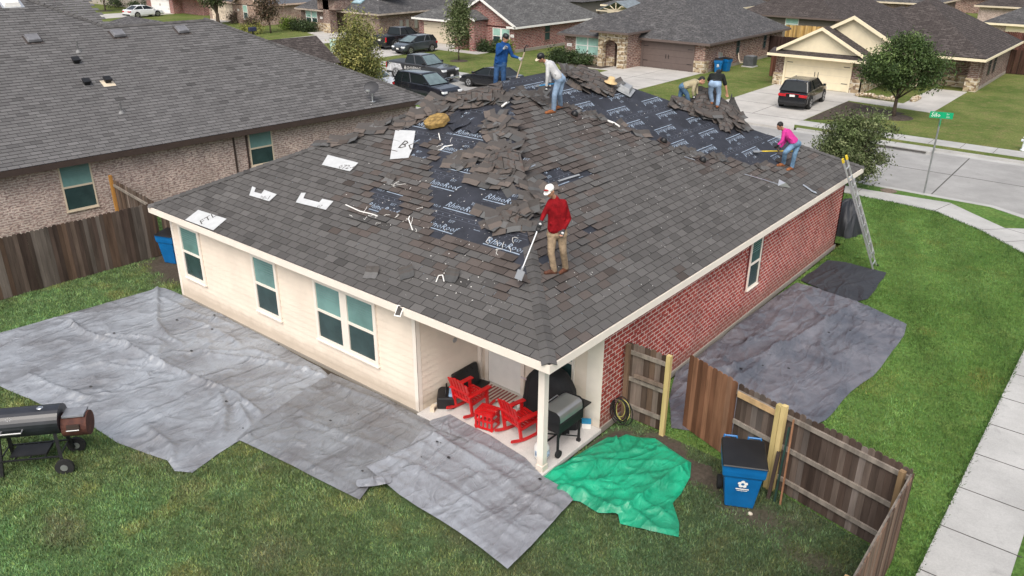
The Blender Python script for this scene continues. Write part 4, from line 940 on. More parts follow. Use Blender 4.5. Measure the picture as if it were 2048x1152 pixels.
window(h3, (-39.598, 52.2, .75), (0, 1), .75, 1.35, mat('brown_frame', (.20, .12, .10)), 1, M_winlo, M_winlo, fw=.05)
rebase(h3, (-45.9, 55, 0))
# --- H4 : umber brick, tan garage, half built roof sheets
h4 = thing('brick_house', 'brown brick house with skylight, stone entry base and taupe garage', 'house', (0, 0, 0))
mb = MB(); mb.box((-70.0, 47.2, -.05), (-65.9, 60, 2.2)); mb.box((-65.9, 48.9, -.05), (-63.4, 60, 2.2)); mb.box((-63.4, 48.1, -.05), (-58.1, 61.4, 2.21)); mb.box((-65.3, 46.6, 0), (-64.3, 47.6, 3.4)); mb.build('wall', M_brick4, h4)
mb = MB(); mb.box((-70.05, 47.1, -.04), (-65.85, 47.19, .9)); mb.box((-65.38, 46.5, -.04), (-64.22, 46.59, 1)); mb.build_split('stone_base', M_stone, h4)
mb = MB(); hip(mb, -70.5, 47.6, -57.6, 61.8, 2.3, .52); hip(mb, -70.45, 46.7, -65.3, 56, 2.303, .55); mb.build('roof', M_shing, h4)
mb = MB(); hip(mb, -66.3, 46.2, -63.2, 50, 3.45, .3); mb.build('entry_roof', M_shing, h4)
mb = MB(); mb.box((-66.2, 46.6, 2.4), (-63.3, 50, 3.4)); mb.build('entry_wall', M_brick4, h4)
mb = MB(); eaves(mb, -70.5, 47.6, -57.6, 61.8, 2.3, .18, .05); mb.build('fascia', mat('beige_trim', (.38, .32, .27)), h4)
mb = MB(); eaves(mb, -70.44, 46.7, -65.3, 48, 2.3, .17, .045); mb.build('bay_fascia', mat('beige_trim', (.38, .32, .27)), h4)
garage(h4, -63.1, -58.8, 48.1, 1.98, mat('taupe_door', (.30, .24, .18)), M_dkbrown)
windows2(h4, -69.1, 47.2, .7, 1.9, 1.3, 2, mull=.2); plate(h4, -66.6, 47.15, 1.3, .4)
mb = MB()
for y in (50.9, 51.8, 53.1): mb.box((-58.1, y, .5), (-57.95, y+.35, 1.45))
mb.build('meter_box', M_alu, h4)
rebase(h4, (-64, 55, 0))
def lay(name, label, cat, x, y, w_, d_, m, zf, p=.52, h=.06):
    """panel lying on a front slope (rising towards +y)"""
    o = thing(name, label, cat, (x, y, zf)); o.rotation_euler = (math.atan(p), 0, 0); mb = MB(); mb.box((0, 0, .02), (w_, d_, .02+h)); mb.build('panel', m, o); return o
zf4 = lambda y: 2.3+.52*(y-47.6)
s4 = lay('skylight', 'blue grey skylight on the roof behind the yellow green tree', 'skylight', -63.3, 48.9, 1.5, 1.3, mat('skylight_glass', (.20, .30, .33), rough=.1), zf4(48.9)); mb = MB(); mb.box((.12, .12, .08), (1.38, 1.18, .1)); mb.build('glass', mat('skylight_pane', (.34, .46, .50), rough=.08), s4)
wp = thing('roofing_wrap', 'torn white roofing wrap lying on the grey roof at the top edge', 'sheet', (-61.2, 50.2, zf4(50.2))); wp.rotation_euler = (math.atan(.52), 0, 0)
mb = MB(); mb.face([(0, .6, .05), (.6, .1, .05), (.9, .7, .05), (1.2, -.6, .06), (2.8, .7, .05), (3.2, 2.2, .05), (.3, 2.1, .05)]); mb.build('sheet', M_white, wp, solid=.02)
# --- H5/H6 : tan brick gable, beige garage
h5 = thing('brick_house', 'tan brick house with front gable and narrow window beside a beige garage', 'house', (0, 0, 0))
mb = MB(); mb.box((-88.3, 46.9, -.05), (-82.3, 58, 2.15)); mb.box((-82.3, 49, -.05), (-80.9, 58, 2.15)); mb.box((-80.9, 46.0, -.05), (-76.1, 59, 2.2)); mb.build('wall', M_brick5, h5)
mb = MB(); hip(mb, -88.8, 46.5, -75.7, 59.4, 2.3, .5); mb.build('roof', M_shing, h5)
mb = MB(); fk = MB(); tr = MB(); gable_y(mb, -81.2, -75.7, 46.0, 56, 2.3, .62, fk=fk, trim=tr, over=.3, tm=.2); mb.build('gable_roof', mat('slate_roof', (.10, .11, .125), var=.2, scale=12), h5); fk.build('gable_wall', M_brick5, h5); tr.build('gable_trim', mat('peach_trim', (.55, .42, .34)), h5)
mb = MB(); eaves(mb, -88.8, 46.5, -75.7, 59.4, 2.3, .2, .05); mb.build('fascia', mat('peach_trim', (.55, .42, .34)), h5)
garage(h5, -87.6, -83, 46.9, 1.95, mat('beige_door', (.62, .52, .40)), M_tanpaint)
window(h5, (-79.4, 46.0, .6), (1, 0), .8, 1.5, M_white, 1, M_winmint, M_winlo, fw=.05); plate(h5, -80.6, 46, 1.4, .35); rebase(h5, (-82, 52, 0))
h6 = thing('brick_house', 'maroon brick house with an off white garage door behind the white sedan', 'house', (0, 0, 0))
mb = MB(); mb.box((-104.5, 47.3, -.05), (-97.6, 60, 2.2)); mb.box((-97.6, 48.6, -.05), (-92.5, 60, 2.2)); mb.build('wall', M_brick3, h6)
mb = MB(); hip(mb, -105, 46.9, -92, 60.5, 2.3, .5); mb.build('roof', M_shing, h6); mb = MB(); eaves(mb, -105, 46.9, -92, 60.5, 2.3, .2, .05); mb.build('fascia', M_white, h6)
garage(h6, -103.2, -98.5, 47.3, 1.98, M_white, M_tanpaint); rebase(h6, (-98, 54, 0))
h7 = thing('brick_house', 'pale grey brick house beyond the small trees at the top left', 'house', (0, 0, 0))
mb = MB(); mb.box((-126, 48, -.05), (-107.5, 60, 2.2)); mb.build('wall', mat('greige_brick', (.42, .37, .32), var=.12, scale=2), h7); mb = MB(); hip(mb, -126.5, 47.5, -107, 60.5, 2.3, .5); mb.build('roof', M_shing, h7); rebase(h7, (-117, 54, 0))
# --- houses of the row behind
hb = thing('brick_house', 'grey sided house with dark shingle hip roof behind the new yellow fence', 'house', (0, 0, 0))
mb = MB(); mb.box((-28.2, 75.5, -.05), (-20.6, 92, 2.2)); mb.build('wall', mat('greige_siding', (.135, .12, .10), var=.05), hb); mb = MB(); mb.box((-20.58, 75.6, -.05), (-20.4, 92, 2.2)); mb.build('side_wall', M_brick5, hb)
mb = MB(); hip(mb, -31, 75, -19.9, 93, 2.3, .5); mb.build('roof', M_shing2, hb); mb = MB(); eaves(mb, -31, 75, -19.9, 93, 2.3, .18, .05); mb.build('fascia', M_brownpaint, hb)
windows2(hb, -25.6, 75.5, 1.0, 1.3, 1.0, 1, M_winmint, M_winmint); rebase(hb, (-25, 84, 0))
hc = thing('brick_house', 'cream house with grey roof partly seen at the top right corner', 'house', (0, 0, 0))
mb = MB(); mb.box((-8, 82.6, -.05), (12, 98, 2.2)); mb.build('wall', M_nbrick, hc); mb = MB(); mb.box((-6.5, 82.5, 1.3), (-3.5, 82.59, 2.1)); mb.build('panel', M_cremepaint, hc)
mb = MB(); hip(mb, -8.6, 82, 12.5, 98.5, 2.3, .5); mb.build('roof', M_shing, hc); mb = MB(); eaves(mb, -8.6, 82, 12.5, 98.5, 2.3, .2, .05); mb.build('fascia', M_cremepaint, hc); rebase(hc, (2, 90, 0))
hd = thing('brick_house', 'cream walled house with a dark timber pergola at the top centre', 'house', (0, 0, 0))
mb = MB(); mb.box((-47.6, 75.2, -.05), (-34, 90, 2.15)); mb.build('wall', M_cremepaint, hd); mb = MB(); hip(mb, -48.2, 74.6, -33.5, 90.6, 2.3, .42); mb.build('roof', M_shing, hd); mb = MB(); eaves(mb, -48.2, 74.6, -33.5, 90.6, 2.3, .18, .05); mb.build('fascia', M_cremepaint, hd)
rebase(hd, (-41, 82, 0))
pg = thing('pergola', 'dark timber pergola gable with fan struts beside the cream house', 'pergola', (-43.3, 70.2, 0))
mb = MB(); mb.face([(-2.6, 0, 2.0), (0, 0, 3.1), (0, 4, 3.1), (-2.6, 4, 2.0)]); mb.face([(0, 0, 3.1), (2.6, 0, 2.0), (2.6, 4, 2.0), (0, 4, 3.1)]); mb.build('roof', mat('bluegrey_roof', (.17, .20, .22)), pg, solid=.08)
for s in (-2.4, 2.4): mb = MB(); mb.box((s-.09, .1, 0), (s+.09, .28, 2.05)); mb.build('post', M_dkbrown, pg)
mb = MB(); mb.beam((-2.6, .05, 2.0), (2.6, .05, 2.0), .14, .14)
for t in (-1.6, -.8, 0, .8, 1.6): mb.beam((0, .05, 2.05), (t, .05, 2.95-abs(t)*.42), .09, .09)
mb.build('truss', M_tanpaint, pg)
he = thing('brick_house', 'grey roofed house along the top edge behind the maroon brick house', 'house', (0, 0, 0))
mb = MB(); mb.box((-74, 76, -.05), (-52, 90, 2.2)); mb.build('wall', mat('grey_siding', (.17, .155, .14), var=.08), he); mb = MB(); hip(mb, -74.5, 75.4, -51.5, 90.6, 2.3, .45); mb.build('roof', M_shing, he); rebase(he, (-63, 83, 0))
# solar panels on the roof beside H3
sp = thing('solar_array', 'blue solar panels on the grey roof at the top edge', 'solar panels', (-54.0, 56.9, 0)); mb = MB()
for i in range(3):
    for j in range(2): pass
for i in range(3):
    p = MB(); T = Matrix.Translation((i*-1.25-3.9, -3.1+0*i, 5.0)) @ Matrix.Rotation(math.radians(-27), 4, 'Y'); p.box((0, -1.8, .1), (1.15, .9, .15), Matrix.Translation((5.35-i*0, i*1.9, -.35)) @ Matrix.Rotation(math.radians(27.5), 4, 'Y')); p.build('panel', mat('solar_glass', (.05, .09, .16), rough=.12), sp)
for i, (x0, y0, w__, d__, lb) in enumerate(((-34, 104, 16, 14, 'far grey roofed house behind the grey sided house'), (-14, 106, 16, 14, 'far grey roofed house above the stacked gables'), (8, 104, 18, 15, 'far grey roofed house beyond the top right corner'), (-58, 103, 17, 14, 'far grey roofed house behind the pergola'), (-95, 100, 24, 14, 'far grey roofed house at the top left of the street'), (-24, 124, 40, 12, 'farthest long grey roof at the top edge'))):
    hf = thing('brick_house', lb, 'house', (x0+w__/2, y0+d__/2, 0)); mb = MB(); mb.box((-w__/2+.5, -d__/2+.5, -.05), (w__/2-.5, d__/2-.5, 2.2)); mb.build('wall', (M_brick4, M_nbrick, M_brick2)[i % 3], hf)
    mb = MB(); hip(mb, -w__/2, -d__/2, w__/2, d__/2, 2.3, .5); mb.build('roof', (M_shing, M_shing2)[i % 2], hf); mb = MB(); eaves(mb, -w__/2, -d__/2, w__/2, d__/2, 2.3, .2, .05); mb.build('fascia', M_tanpaint, hf)
# fences over there
NEWC = [(.52, .33, .12), (.60, .40, .17), (.48, .29, .10)]
fence('fence', 'new golden board fence behind the stacked gable house', (-23.6, 70.5), (-17.2, 70.9), 1.9, NEWC, seed=31)
fence('fence', 'dark stained board fence left of the stacked gable house', (-21.2, 60.6), (-15.4, 60.8), 1.85, [(.05, .03, .025), (.06, .035, .03)], seed=32)
fence('fence', 'reddish brown fence panel beside the cream garage', (-16.7, 50.6), (-15.05, 49.6), 1.8, [(.17, .075, .05), (.14, .06, .04)], seed=33)
fence('fence', 'dark brown fence right of the stacked gable house', (-3.0, 64.3), (6, 64.6), 1.85, [(.075, .04, .03), (.06, .033, .027)], seed=34)
fence('fence', 'grey brown fence at the top centre behind the maroon house', (-60, 71.5), (-48.5, 72), 1.85, [(.13, .105, .085)], seed=35)
fence('fence', 'tall dark red fence at the top edge behind the stacked gables', (-9.6, 72.5), (-1, 73), 2.4, [(.13, .055, .045), (.10, .045, .035)], seed=36)
tp = thing('swimming_slide', 'turquoise and white inflatable play slide at the top right edge', 'play slide', (-16.2, 71.5, 0)); mb = MB(); mb.tube([(0, 0, 0), (.2, 0, 1.6), (1.5, 0, 2.6), (3.2, 0, 2.5), (3.9, 0, 0)], .5, 10); mb.build('frame', mat('turquoise', (.02, .45, .60), rough=.4), tp, smooth=True); mb = MB(); mb.box((.4, -.55, .2), (3.4, .45, 2.5)); mb.build('panel', M_white, tp)
# small fixtures over there
ac = thing('air_conditioner', 'dark air conditioning unit on the lawn by the brown brick wall', 'air conditioner', (-19.9, 54.2, 0)); mb = MB(); mb.box((-.5, -.5, .0), (.5, .5, .08)); mb.build('pad', M_conc, ac); mb = MB(); mb.box((-.42, -.42, .08), (.42, .42, .85)); mb.build('casing', mat('ac_grey', (.075, .08, .085), rough=.5), ac, bevel=.03)
mb = MB(); mb.lathe([(.36, .852), (.36, .875), (.3, .89), (.02, .89)], n=20); mb.build('fan_grille', mat('ac_top', (.16, .16, .165)), ac)
mb = MB(); mb.tube([(-.45, 0, .3), (-.8, -.1, .25), (-1.0, 0, .5), (-1.1, 0, 1.0)], .05, 8); mb.build('line_set', M_tanpaint, ac, smooth=True)
for (px, py, h, lb) in ((667, 104, 1.0, 'pale green utility pedestal at the edge of the far lawn'), (292, 30, .9, 'pale utility pedestal near the white sedan')):
    q = G(px, py); o = thing('utility_pedestal', lb, 'utility box', q); mb = MB(); mb.box((-.2, -.2, 0), (.2, .2, h)); mb.build('body', mat('pale_green', (.42, .58, .48)), o, bevel=.03); mb = MB(); mb.box((-.23, -.23, h), (.23, .23, h+.08), tap=.04); mb.build('lid', mat('pale_green', (.42, .58, .48)), o)
q = G(507, 77); o = thing('mailbox', 'dark mailbox on the lawn in front of the tan brick house', 'mailbox', q); mb = MB(); mb.box((-.05, -.05, 0), (.05, .05, .7)); mb.build('post', M_black, o); mb = MB(); mb.box((-.18, -.4, .7), (.18, .4, 1.1)); mb.build('box', mat('navy', (.02, .025, .06)), o, bevel=.05)
hy = thing('fire_hydrant', 'white and blue fire hydrant on the far verge at the right edge', 'fire hydrant', (2.62, 36.5, 0)); mb = MB(); mb.lathe([(.2, 0), (.2, .06), (.14, .08), (.14, .62), (.18, .64), (.18, .68), (.14, .7)], n=14); mb.cyl((-.24, 0, .5), (.24, 0, .5), .07, n=10); mb.build('barrel', mat('hydrant_white', (.75, .78, .8)), hy, smooth=True); mb = MB(); mb.lathe([(.15, .7), (.14, .8), (.07, .88), (.03, .93), (.001, .94)], n=14); mb.build('bonnet', mat('hydrant_blue', (.05, .35, .6)), hy, smooth=True)
# ================================================================ trees and shrubs
M_leaf = mat('leaves', (1, 1, 1), rough=.6, var=.2, scale=3, col=True, spec=.3)
def crown(name, parent, blobs, n_clump, per, leaf, cols, seed, flat=.8, shell=.55, sq=1.0):
    """leafy mass: clumps of small leaf faces spread through a set of ellipsoids (cx,cy,cz,rx,ry,rz)"""
    r = np.random.default_rng(seed); V = []; C = []
    blobs = np.array(blobs, float); w_ = (blobs[:, 3]*blobs[:, 4]*blobs[:, 5])**.7; w_ /= w_.sum()
    bi = r.choice(len(blobs), n_clump, p=w_); d = r.normal(size=(n_clump, 3)); d /= np.linalg.norm(d, axis=1)[:, None]
    rad = r.uniform(shell, 1.0, n_clump)**.7; cc = blobs[bi, :3]+d*blobs[bi, 3:6]*rad[:, None]
    cc += (fbm(cc, 1.5/blobs[0, 3], 2, seed)[:, None]-.5)*blobs[0, 3]*.7
    cl = r.uniform(.55, 1.45, n_clump)*(.7+.6*fbm(cc, 1.1, 2, seed+7)); ci = r.integers(0, len(cols), n_clump)
    cs = leaf*r.uniform(1.6, 4.2, n_clump)
    idx = np.repeat(np.arange(n_clump), per); N = len(idx)
    P = cc[idx]+r.normal(size=(N, 3))*cs[idx][:, None]*np.array([1, 1, flat])
    a = r.normal(size=(N, 3)); a /= np.linalg.norm(a, axis=1)[:, None]; b = np.cross(a, r.normal(size=(N, 3))); b /= np.linalg.norm(b, axis=1)[:, None]
    L = leaf*r.uniform(.6, 1.3, N)[:, None]
    V = np.stack([P-a*L, P+b*L*.45*sq, P+a*L, P-b*L*.45*sq], 1).reshape(-1, 3); F = np.arange(4*N).reshape(-1, 4)
    col = np.array(cols)[ci][idx]*cl[idx][:, None]*r.uniform(.75, 1.3, (N, 1))
    return bigmesh(name, V, F, M_leaf, col, parent, uv=False)
def tree(name, label, loc, h, blobs, n_clump, per, leaf, cols, seed, tr=.09, limbs=5, cat='tree', group=None, lean=(0, 0), shell=.45, multi=False, flat=.8):
    t = thing(name, label, cat, loc, 0, group); r = random.Random(seed); mb = MB()
    top = Vector((lean[0], lean[1], h*.78)); n = 7
    pts = [Vector((0, 0, -.05)).lerp(top, k/n)+Vector((r.uniform(-1, 1), r.uniform(-1, 1), 0))*tr*.5*(k > 0) for k in range(n+1)]
    mb.tube(pts, [tr*(1.25-1.05*k/n) for k in range(n+1)], 8)
    for b in blobs:
        for q in range(limbs):
            k = r.randint(2, 5); s = pts[k]; e = Vector((b[0]+r.uniform(-.8, .8)*b[3], b[1]+r.uniform(-.8, .8)*b[4], b[2]+r.uniform(-.5, .8)*b[5])); m = s.lerp(e, .5)+Vector((0, 0, -.05*h*.3))
            mb.tube([s, m, e], [tr*.5, tr*.3, tr*.08], 5)
    mb.build('trunk', M_bark, t, smooth=True); crown('crown', t, blobs, n_clump, per, leaf, cols, seed+1, shell=shell, flat=flat); return t
OAK = [(.055, .095, .026), (.075, .12, .034), (.042, .075, .022), (.10, .145, .045)]
YEL = [(.24, .24, .07), (.16, .175, .05), (.31, .29, .10), (.11, .13, .04)]
GRY = [(.12, .15, .06), (.085, .115, .042), (.16, .18, .085), (.065, .09, .03)]
tree('oak_tree', 'round dark green tree on the lawn in front of the stacked gable house', (-4.85, 40.81, 0), 4.9, [(0, 0, 3.1, 1.9, 1.9, 1.35), (-.9, -.1, 2.6, 1.5, 1.4, 1.0), (1.2, 0, 2.9, 1.3, 1.3, 1.1), (.1, .1, 4.0, 1.2, 1.2, .8)], 560, 40, .075, OAK, 51, tr=.10, shell=.5)
tree('bushy_tree', 'low bushy grey green tree behind the ladder beside the house corner', (-2.3, 24.4, 0), 3.5, [(0, 0, 1.9, 1.35, 1.35, 1.15), (.55, .2, 2.5, .9, .9, .7), (-.6, 0, 1.3, .9, .9, .8), (.75, 0, 1.2, .8, .8, .75)], 520, 42, .06, GRY, 53, tr=.07, shell=.3)
tree('yellowing_tree', 'airy yellow green tree on the near verge beside the parked pickup', (-34.3, 25.0, 0), 5.3, [(0, 0, 2.2, 1.75, 1.75, 1.1), (.1, 0, 3.1, 1.45, 1.45, 1.0), (.1, 0, 4.1, .95, .95, 1.0), (-.9, 0, 1.8, .9, .9, .7), (1.1, .3, 1.7, .9, .9, .7)], 430, 40, .085, YEL, 55, tr=.09, shell=.2, flat=1.6)
tree('young_tree', 'slim young green tree in front of the maroon brick house entry', (-39.9, 40.6, 0), 5.2, [(0, 0, 3.0, .95, .95, 1.6), (.1, 0, 4.1, .6, .6, .9)], 200, 34, .10, GRY, 57, tr=.05, shell=.2, flat=1.3)
tree('street_tree', 'dusty green tree with dark trunk beside the beige garage', (-80.2, 43.1, 0), 5.6, [(-.6, 0, 3.9, 1.9, 1.7, 1.5), (-.7, 0, 5, 1.3, 1.2, .9)], 220, 30, .15, GRY, 59, tr=.2, lean=(-.9, 0))
tree('purple_leaf_tree', 'small reddish brown tree on the lawn of the tan brick house', (-69.2, 42.4, 0), 4.0, [(0, 0, 2.9, 1.1, 1.1, 1.1), (-.2, 0, 2.2, .9, .9, .6)], 120, 26, .12, [(.10, .07, .045), (.14, .09, .06), (.08, .07, .04)], 61, tr=.07)
tree('small_tree', 'small bright green tree in a white ringed bed at the top left', (-108.2, 43.2, 0), 4.2, [(0, 0, 3.2, 1.6, 1.6, 1.2)], 130, 26, .16, [(.16, .24, .03), (.10, .16, .03)], 63, tr=.09)
tree('sapling', 'thin sapling on the dry lawn near the red car', (-117.5, 42.5, 0), 3.2, [(0, 0, 2.8, .6, .6, .9)], 40, 20, .14, OAK, 64, tr=.06)
def shrub(label, loc, r_, h_, cols, seed, n_=60, leaf=.09, group=None, name='shrub'):
    t = thing(name, label, 'shrub', loc, 0, group); mb = MB(); rr = random.Random(seed)
    for k in range(5): a = rr.uniform(0, 6.3); mb.tube([(0, 0, 0), (math.cos(a)*r_*.5, math.sin(a)*r_*.5, h_*.7)], [.03, .01], 5)
    mb.build('stems', M_bark, t); crown('foliage', t, [(0, 0, h_*.5, r_, r_, h_*.52)], n_, 30, leaf, cols, seed, shell=.3)
DK = [(.03, .05, .018), (.045, .07, .022)]; YG = [(.17, .24, .035), (.12, .18, .03)]
for (x, y, r_, h_, c, lb) in ((-33.4, 45.6, .65, .9, DK, 'dark shrub at the left corner of the brown brick house'), (-32.1, 45.6, .75, .95, DK, 'widest dark shrub below the double window of the brown brick house'), (-30.6, 45.7, .6, .9, DK, 'dark shrub right of the double window by the stone arch'),
                           (-42.3, 46.6, .6, .8, DK, 'round clipped shrub beside the brick entry arch'), (-41.1, 46.9, .6, .95, DK, 'dark shrub under the window of the maroon brick house'), (-40.1, 46.9, .55, 1.0, YG, 'yellow green shrub at the corner of the maroon brick house'),
                           (-70.6, 45.9, .9, 1.2, YG, 'lime green shrub left of the double window of the brown house'), (-69.2, 46, 1.0, 1.1, DK, 'dark shrub below the window of the brown house with skylight'), (-67.4, 46.1, .9, 1.0, DK, 'dark shrub near the stone entry of the brown house with skylight'),
                           (-81.4, 46.2, .9, 1.2, [(.14, .09, .07), (.10, .09, .05)], 'russet shrub beside the beige garage'), (-76.6, 44.9, .7, 1.0, [(.14, .09, .07), (.10, .09, .05)], 'russet shrub at the corner of the tan brick house'), (-70.3, 40.6, 1.2, .9, [(.26, .25, .06), (.17, .18, .05)], 'yellow shrub mound on the lawn by the reddish tree'),
                           (-106.2, 46.8, 1.2, 1.3, DK, 'dark hedge bush next to the white sedan'), (-112.5, 46.6, 1.4, 1.3, DK, 'large dark hedge bush below the pale house')):
    shrub(lb, (x, y, 0), r_, h_, c, int(abs(x*10)))
bd = thing('flower_bed_edging', 'low stone edging of the flower bed before the cream garage house', 'edging', (-7.5, 46.3, 0)); mb = MB()
rr = random.Random(3)
for k in range(16):
    a = k/15; p = (-1.2+a*3.4, 0+.25*math.sin(a*9), 0) if k < 11 else (2.2, (k-10)*.35, 0); s = rr.uniform(.13, .2); mb.ell((p[0], p[1], s*.7), (s*1.3, s, s), 8, 5)
mb.build('stones', M_stone, bd, smooth=True)
# ================================================================ tarps on the ground
def seg_d(P, a, b):
    a = np.array(a); b = np.array(b); ab = b-a; t = np.clip(((P-a)@ab)/(ab@ab), 0, 1); q = a+t[:, None]*ab
    d = P-q; s = np.sign(ab[0]*d[:, 1]-ab[1]*d[:, 0]); return np.linalg.norm(d, axis=1), s
def tarp(name, label, px, m, folds=(), z=.03, step=.055, amp=.05, seed=0, fine=.012, bumpy=1., edge=.0, group=None, seams=None):
    poly = [G(*p)[:2] for p in px]
    # slightly irregular hem
    q = []; r = random.Random(seed)
    for i, p in enumerate(poly):
        nx = poly[(i+1) % len(poly)]; n = max(1, int(np.linalg.norm(nx-p)/.5)); t = (nx-p)/max(1e-6, np.linalg.norm(nx-p))
        for k in range(n):
            o = r.uniform(-.025, .025) if k else 0; q.append(p+(nx-p)*k/n+np.array([-t[1], t[0]])*o)
    V, F = tess(q, step, seed=seed); P = V[:, :2]
    # long drawn wrinkles along two directions plus crumple
    w1 = np.c_[P[:, 0]*.9+P[:, 1]*.4, P[:, 1]*.35-P[:, 0]*.2]; n1 = fbm(w1, 1.7, 3, seed); rid = 1-np.abs(2*n1-1); rid = np.clip((rid-.78)/.22, 0, 1)**1.6
    w2 = np.c_[P[:, 0]*.3+P[:, 1]*.3, P[:, 1]*1.1-P[:, 0]*.8]; n2 = fbm(w2, 1.9, 3, seed+9); rid2 = np.clip((1-np.abs(2*n2-1)-.8)/.2, 0, 1)**1.6
    n3 = fbm(P, 5.5, 3, seed+5); n0 = fbm(P, .8, 2, seed+2); rough_ = np.clip((fbm(P, .5, 2, seed+77)-.35)*3, .25, 1)*bumpy
    h = amp*(.75*rid+.6*rid2)*rough_+fine*2.2*(n3-.5)*rough_+.035*(n0-.4)
    rc = np.random.default_rng(seed+50); lo, hi = P.min(0), P.max(0); nc = int((hi-lo).prod()*1.6)
    for k in range(nc):
        c = rc.uniform(lo, hi); a_ = rc.choice([.35, 1.15, -.5, 2.1])+rc.normal(0, .25); L_ = rc.uniform(.2, 1.1); d_ = np.array([math.cos(a_), math.sin(a_)])*L_; near = np.abs(P-c).max(1) < L_+.2; Q_ = P[near]
        if len(Q_) < 3: continue
        dd, _ = seg_d(Q_, c-d_, c+d_); t_ = np.abs((Q_-c)@d_)/L_**2; h[near] += rc.uniform(.008, .030)*bumpy*np.exp(-dd/rc.uniform(.025, .06))*np.clip(1.1-t_, 0, 1)
    if seams:
        a_, b_ = G(*seams[0])[:2], G(*seams[1])[:2]; t_ = (b_-a_)/np.linalg.norm(b_-a_); q_ = (P-a_)@np.array([-t_[1], t_[0]]); q_ = q_+.03*np.sin(P@t_*2+seed); h += .022*np.exp(-((np.mod(q_, seams[2])-seams[2]/2)/.035)**2)
    for f in folds:
        pts = [G(*p)[:2] for p in f[0]]; A, wd = f[1], f[2]
        D = np.full(len(P), 9.); Sg = np.zeros(len(P))
        for a, b in zip(pts[:-1], pts[1:]):
            d, s = seg_d(P, a, b); c = d < D; D[c] = d[c]; Sg[c] = s[c]
        x = D*Sg; h += A*1.15*(.75*np.exp(-np.where(x > 0, x/(wd*.7), -x/(wd*2.2)))+.25*np.exp(-(x/(wd*2.5))**2))
    # hem lies down
    B = np.array(q); de = np.full(len(P), 9.)
    for a, b in zip(B, np.roll(B, -1, 0)): de = np.minimum(de, seg_d(P, a, b)[0])
    h = h*np.clip(de/.10+.25, 0, 1)
    V[:, 2] = np.maximum(z+np.maximum(h, -.02), .02)
    o = bigmesh(name, V, F, m, smooth=True); tag(o, label, 'tarp', group); return o, q
TARPS = []
def T(*a, **k): o, q = tarp(*a, **k); TARPS.append([tuple(p) for p in q]); return o
T('tarp', 'large silver grey tarp spread over the lawn left of the cream wall', [(318, 577), (300, 583), (0, 668), (-160, 715), (-160, 748), (0, 775), (60, 800), (130, 832), (187, 856), (235, 888), (300, 912), (335, 924), (350, 945), (385, 948), (440, 908), (478, 884), (525, 850), (662, 757), (640, 737), (560, 692), (470, 642), (420, 618), (372, 596), (330, 578)], M_tarp1,
  folds=[([(140, 645), (170, 668), (195, 678), (250, 690), (310, 725), (400, 765), (460, 785), (520, 828)], .12, .035), ([(215, 672), (300, 678), (330, 690)], .08, .03), ([(330, 600), (380, 625), (470, 655)], .06, .04), ([(420, 712), (560, 730), (655, 758)], .10, .04), ([(500, 700), (560, 720)], .06, .04), ([(470, 800), (500, 850)], .08, .05), ([(200, 730), (280, 742), (318, 728)], .05, .03), ([(300, 860), (350, 900), (345, 925)], .07, .05), ([(390, 900), (430, 870), (450, 830)], .07, .04), ([(540, 760), (620, 745)], .06, .03), ([(316, 580), (316, 650), (340, 680), (365, 690)], .09, .04), ([(250, 690), (320, 698)], .05, .03), ([(150, 738), (240, 725), (320, 726)], .06, .035), ([(60, 752), (100, 772), (170, 800)], .06, .04), ([(400, 705), (512, 706)], .06, .03), ([(440, 790), (455, 830), (450, 870)], .08, .05), ([(370, 640), (430, 660), (480, 690)], .06, .04)], amp=.055, seed=11, z=.03, step=.048, bumpy=1.15)
T('tarp', 'darker grey tarp running along the foot of the cream wall', [(662, 752), (700, 768), (760, 795), (838, 838), (900, 868), (1000, 905), (1062, 945), (1000, 985), (860, 880), (745, 972), (720, 1006), (600, 945), (520, 905), (474, 884), (505, 858), (560, 820)], M_tarp2,
  folds=[([(670, 775), (760, 810), (860, 865), (960, 900)], .06, .05), ([(600, 845), (700, 880), (760, 900)], .05, .05), ([(560, 800), (640, 770)], .07, .04)], amp=.05, seed=12, z=.075, seams=((474, 884), (720, 1006), .42))
T('tarp', 'silver tarp in the front centre reaching down the lawn from the porch', [(733, 943), (762, 968), (800, 1000), (880, 1050), (960, 1105), (1015, 1149), (1060, 1105), (1110, 1050), (1146, 1010), (1125, 985), (1084, 962), (1050, 925), (980, 880), (900, 838), (862, 850), (820, 900)], M_tarp3,
  folds=[([(870, 880), (960, 935), (1050, 1000), (1110, 1030)], .06, .05), ([(800, 930), (900, 985), (1000, 1050), (1050, 1080)], .05, .05), ([(930, 975), (960, 960)], .08, .03), ([(850, 900), (830, 990)], .04, .03), ([(960, 900), (1060, 950)], .05, .04)], amp=.04, seed=13, z=.12, seams=((762, 968), (1015, 1149), .38))
mb = MB(); c_ = G(748, 962, .16); P_ = np.array([[(.34*math.cos(a)*q, .17*math.sin(a)*q+.03*math.sin(3*a)*q, .05*(1-q*q)+.012*math.sin(a*5)*q) for a in np.linspace(0, 2*PI, 25)] for q in (.02, .35, .6, .85, 1.)]); mb.grid(P_); o = mb.build('tarp_fold', M_tarp3, None, smooth=True, loc=c_, rz=.9); tag(o, 'turned over corner of the silver tarp at the edge of the lawn', 'tarp')
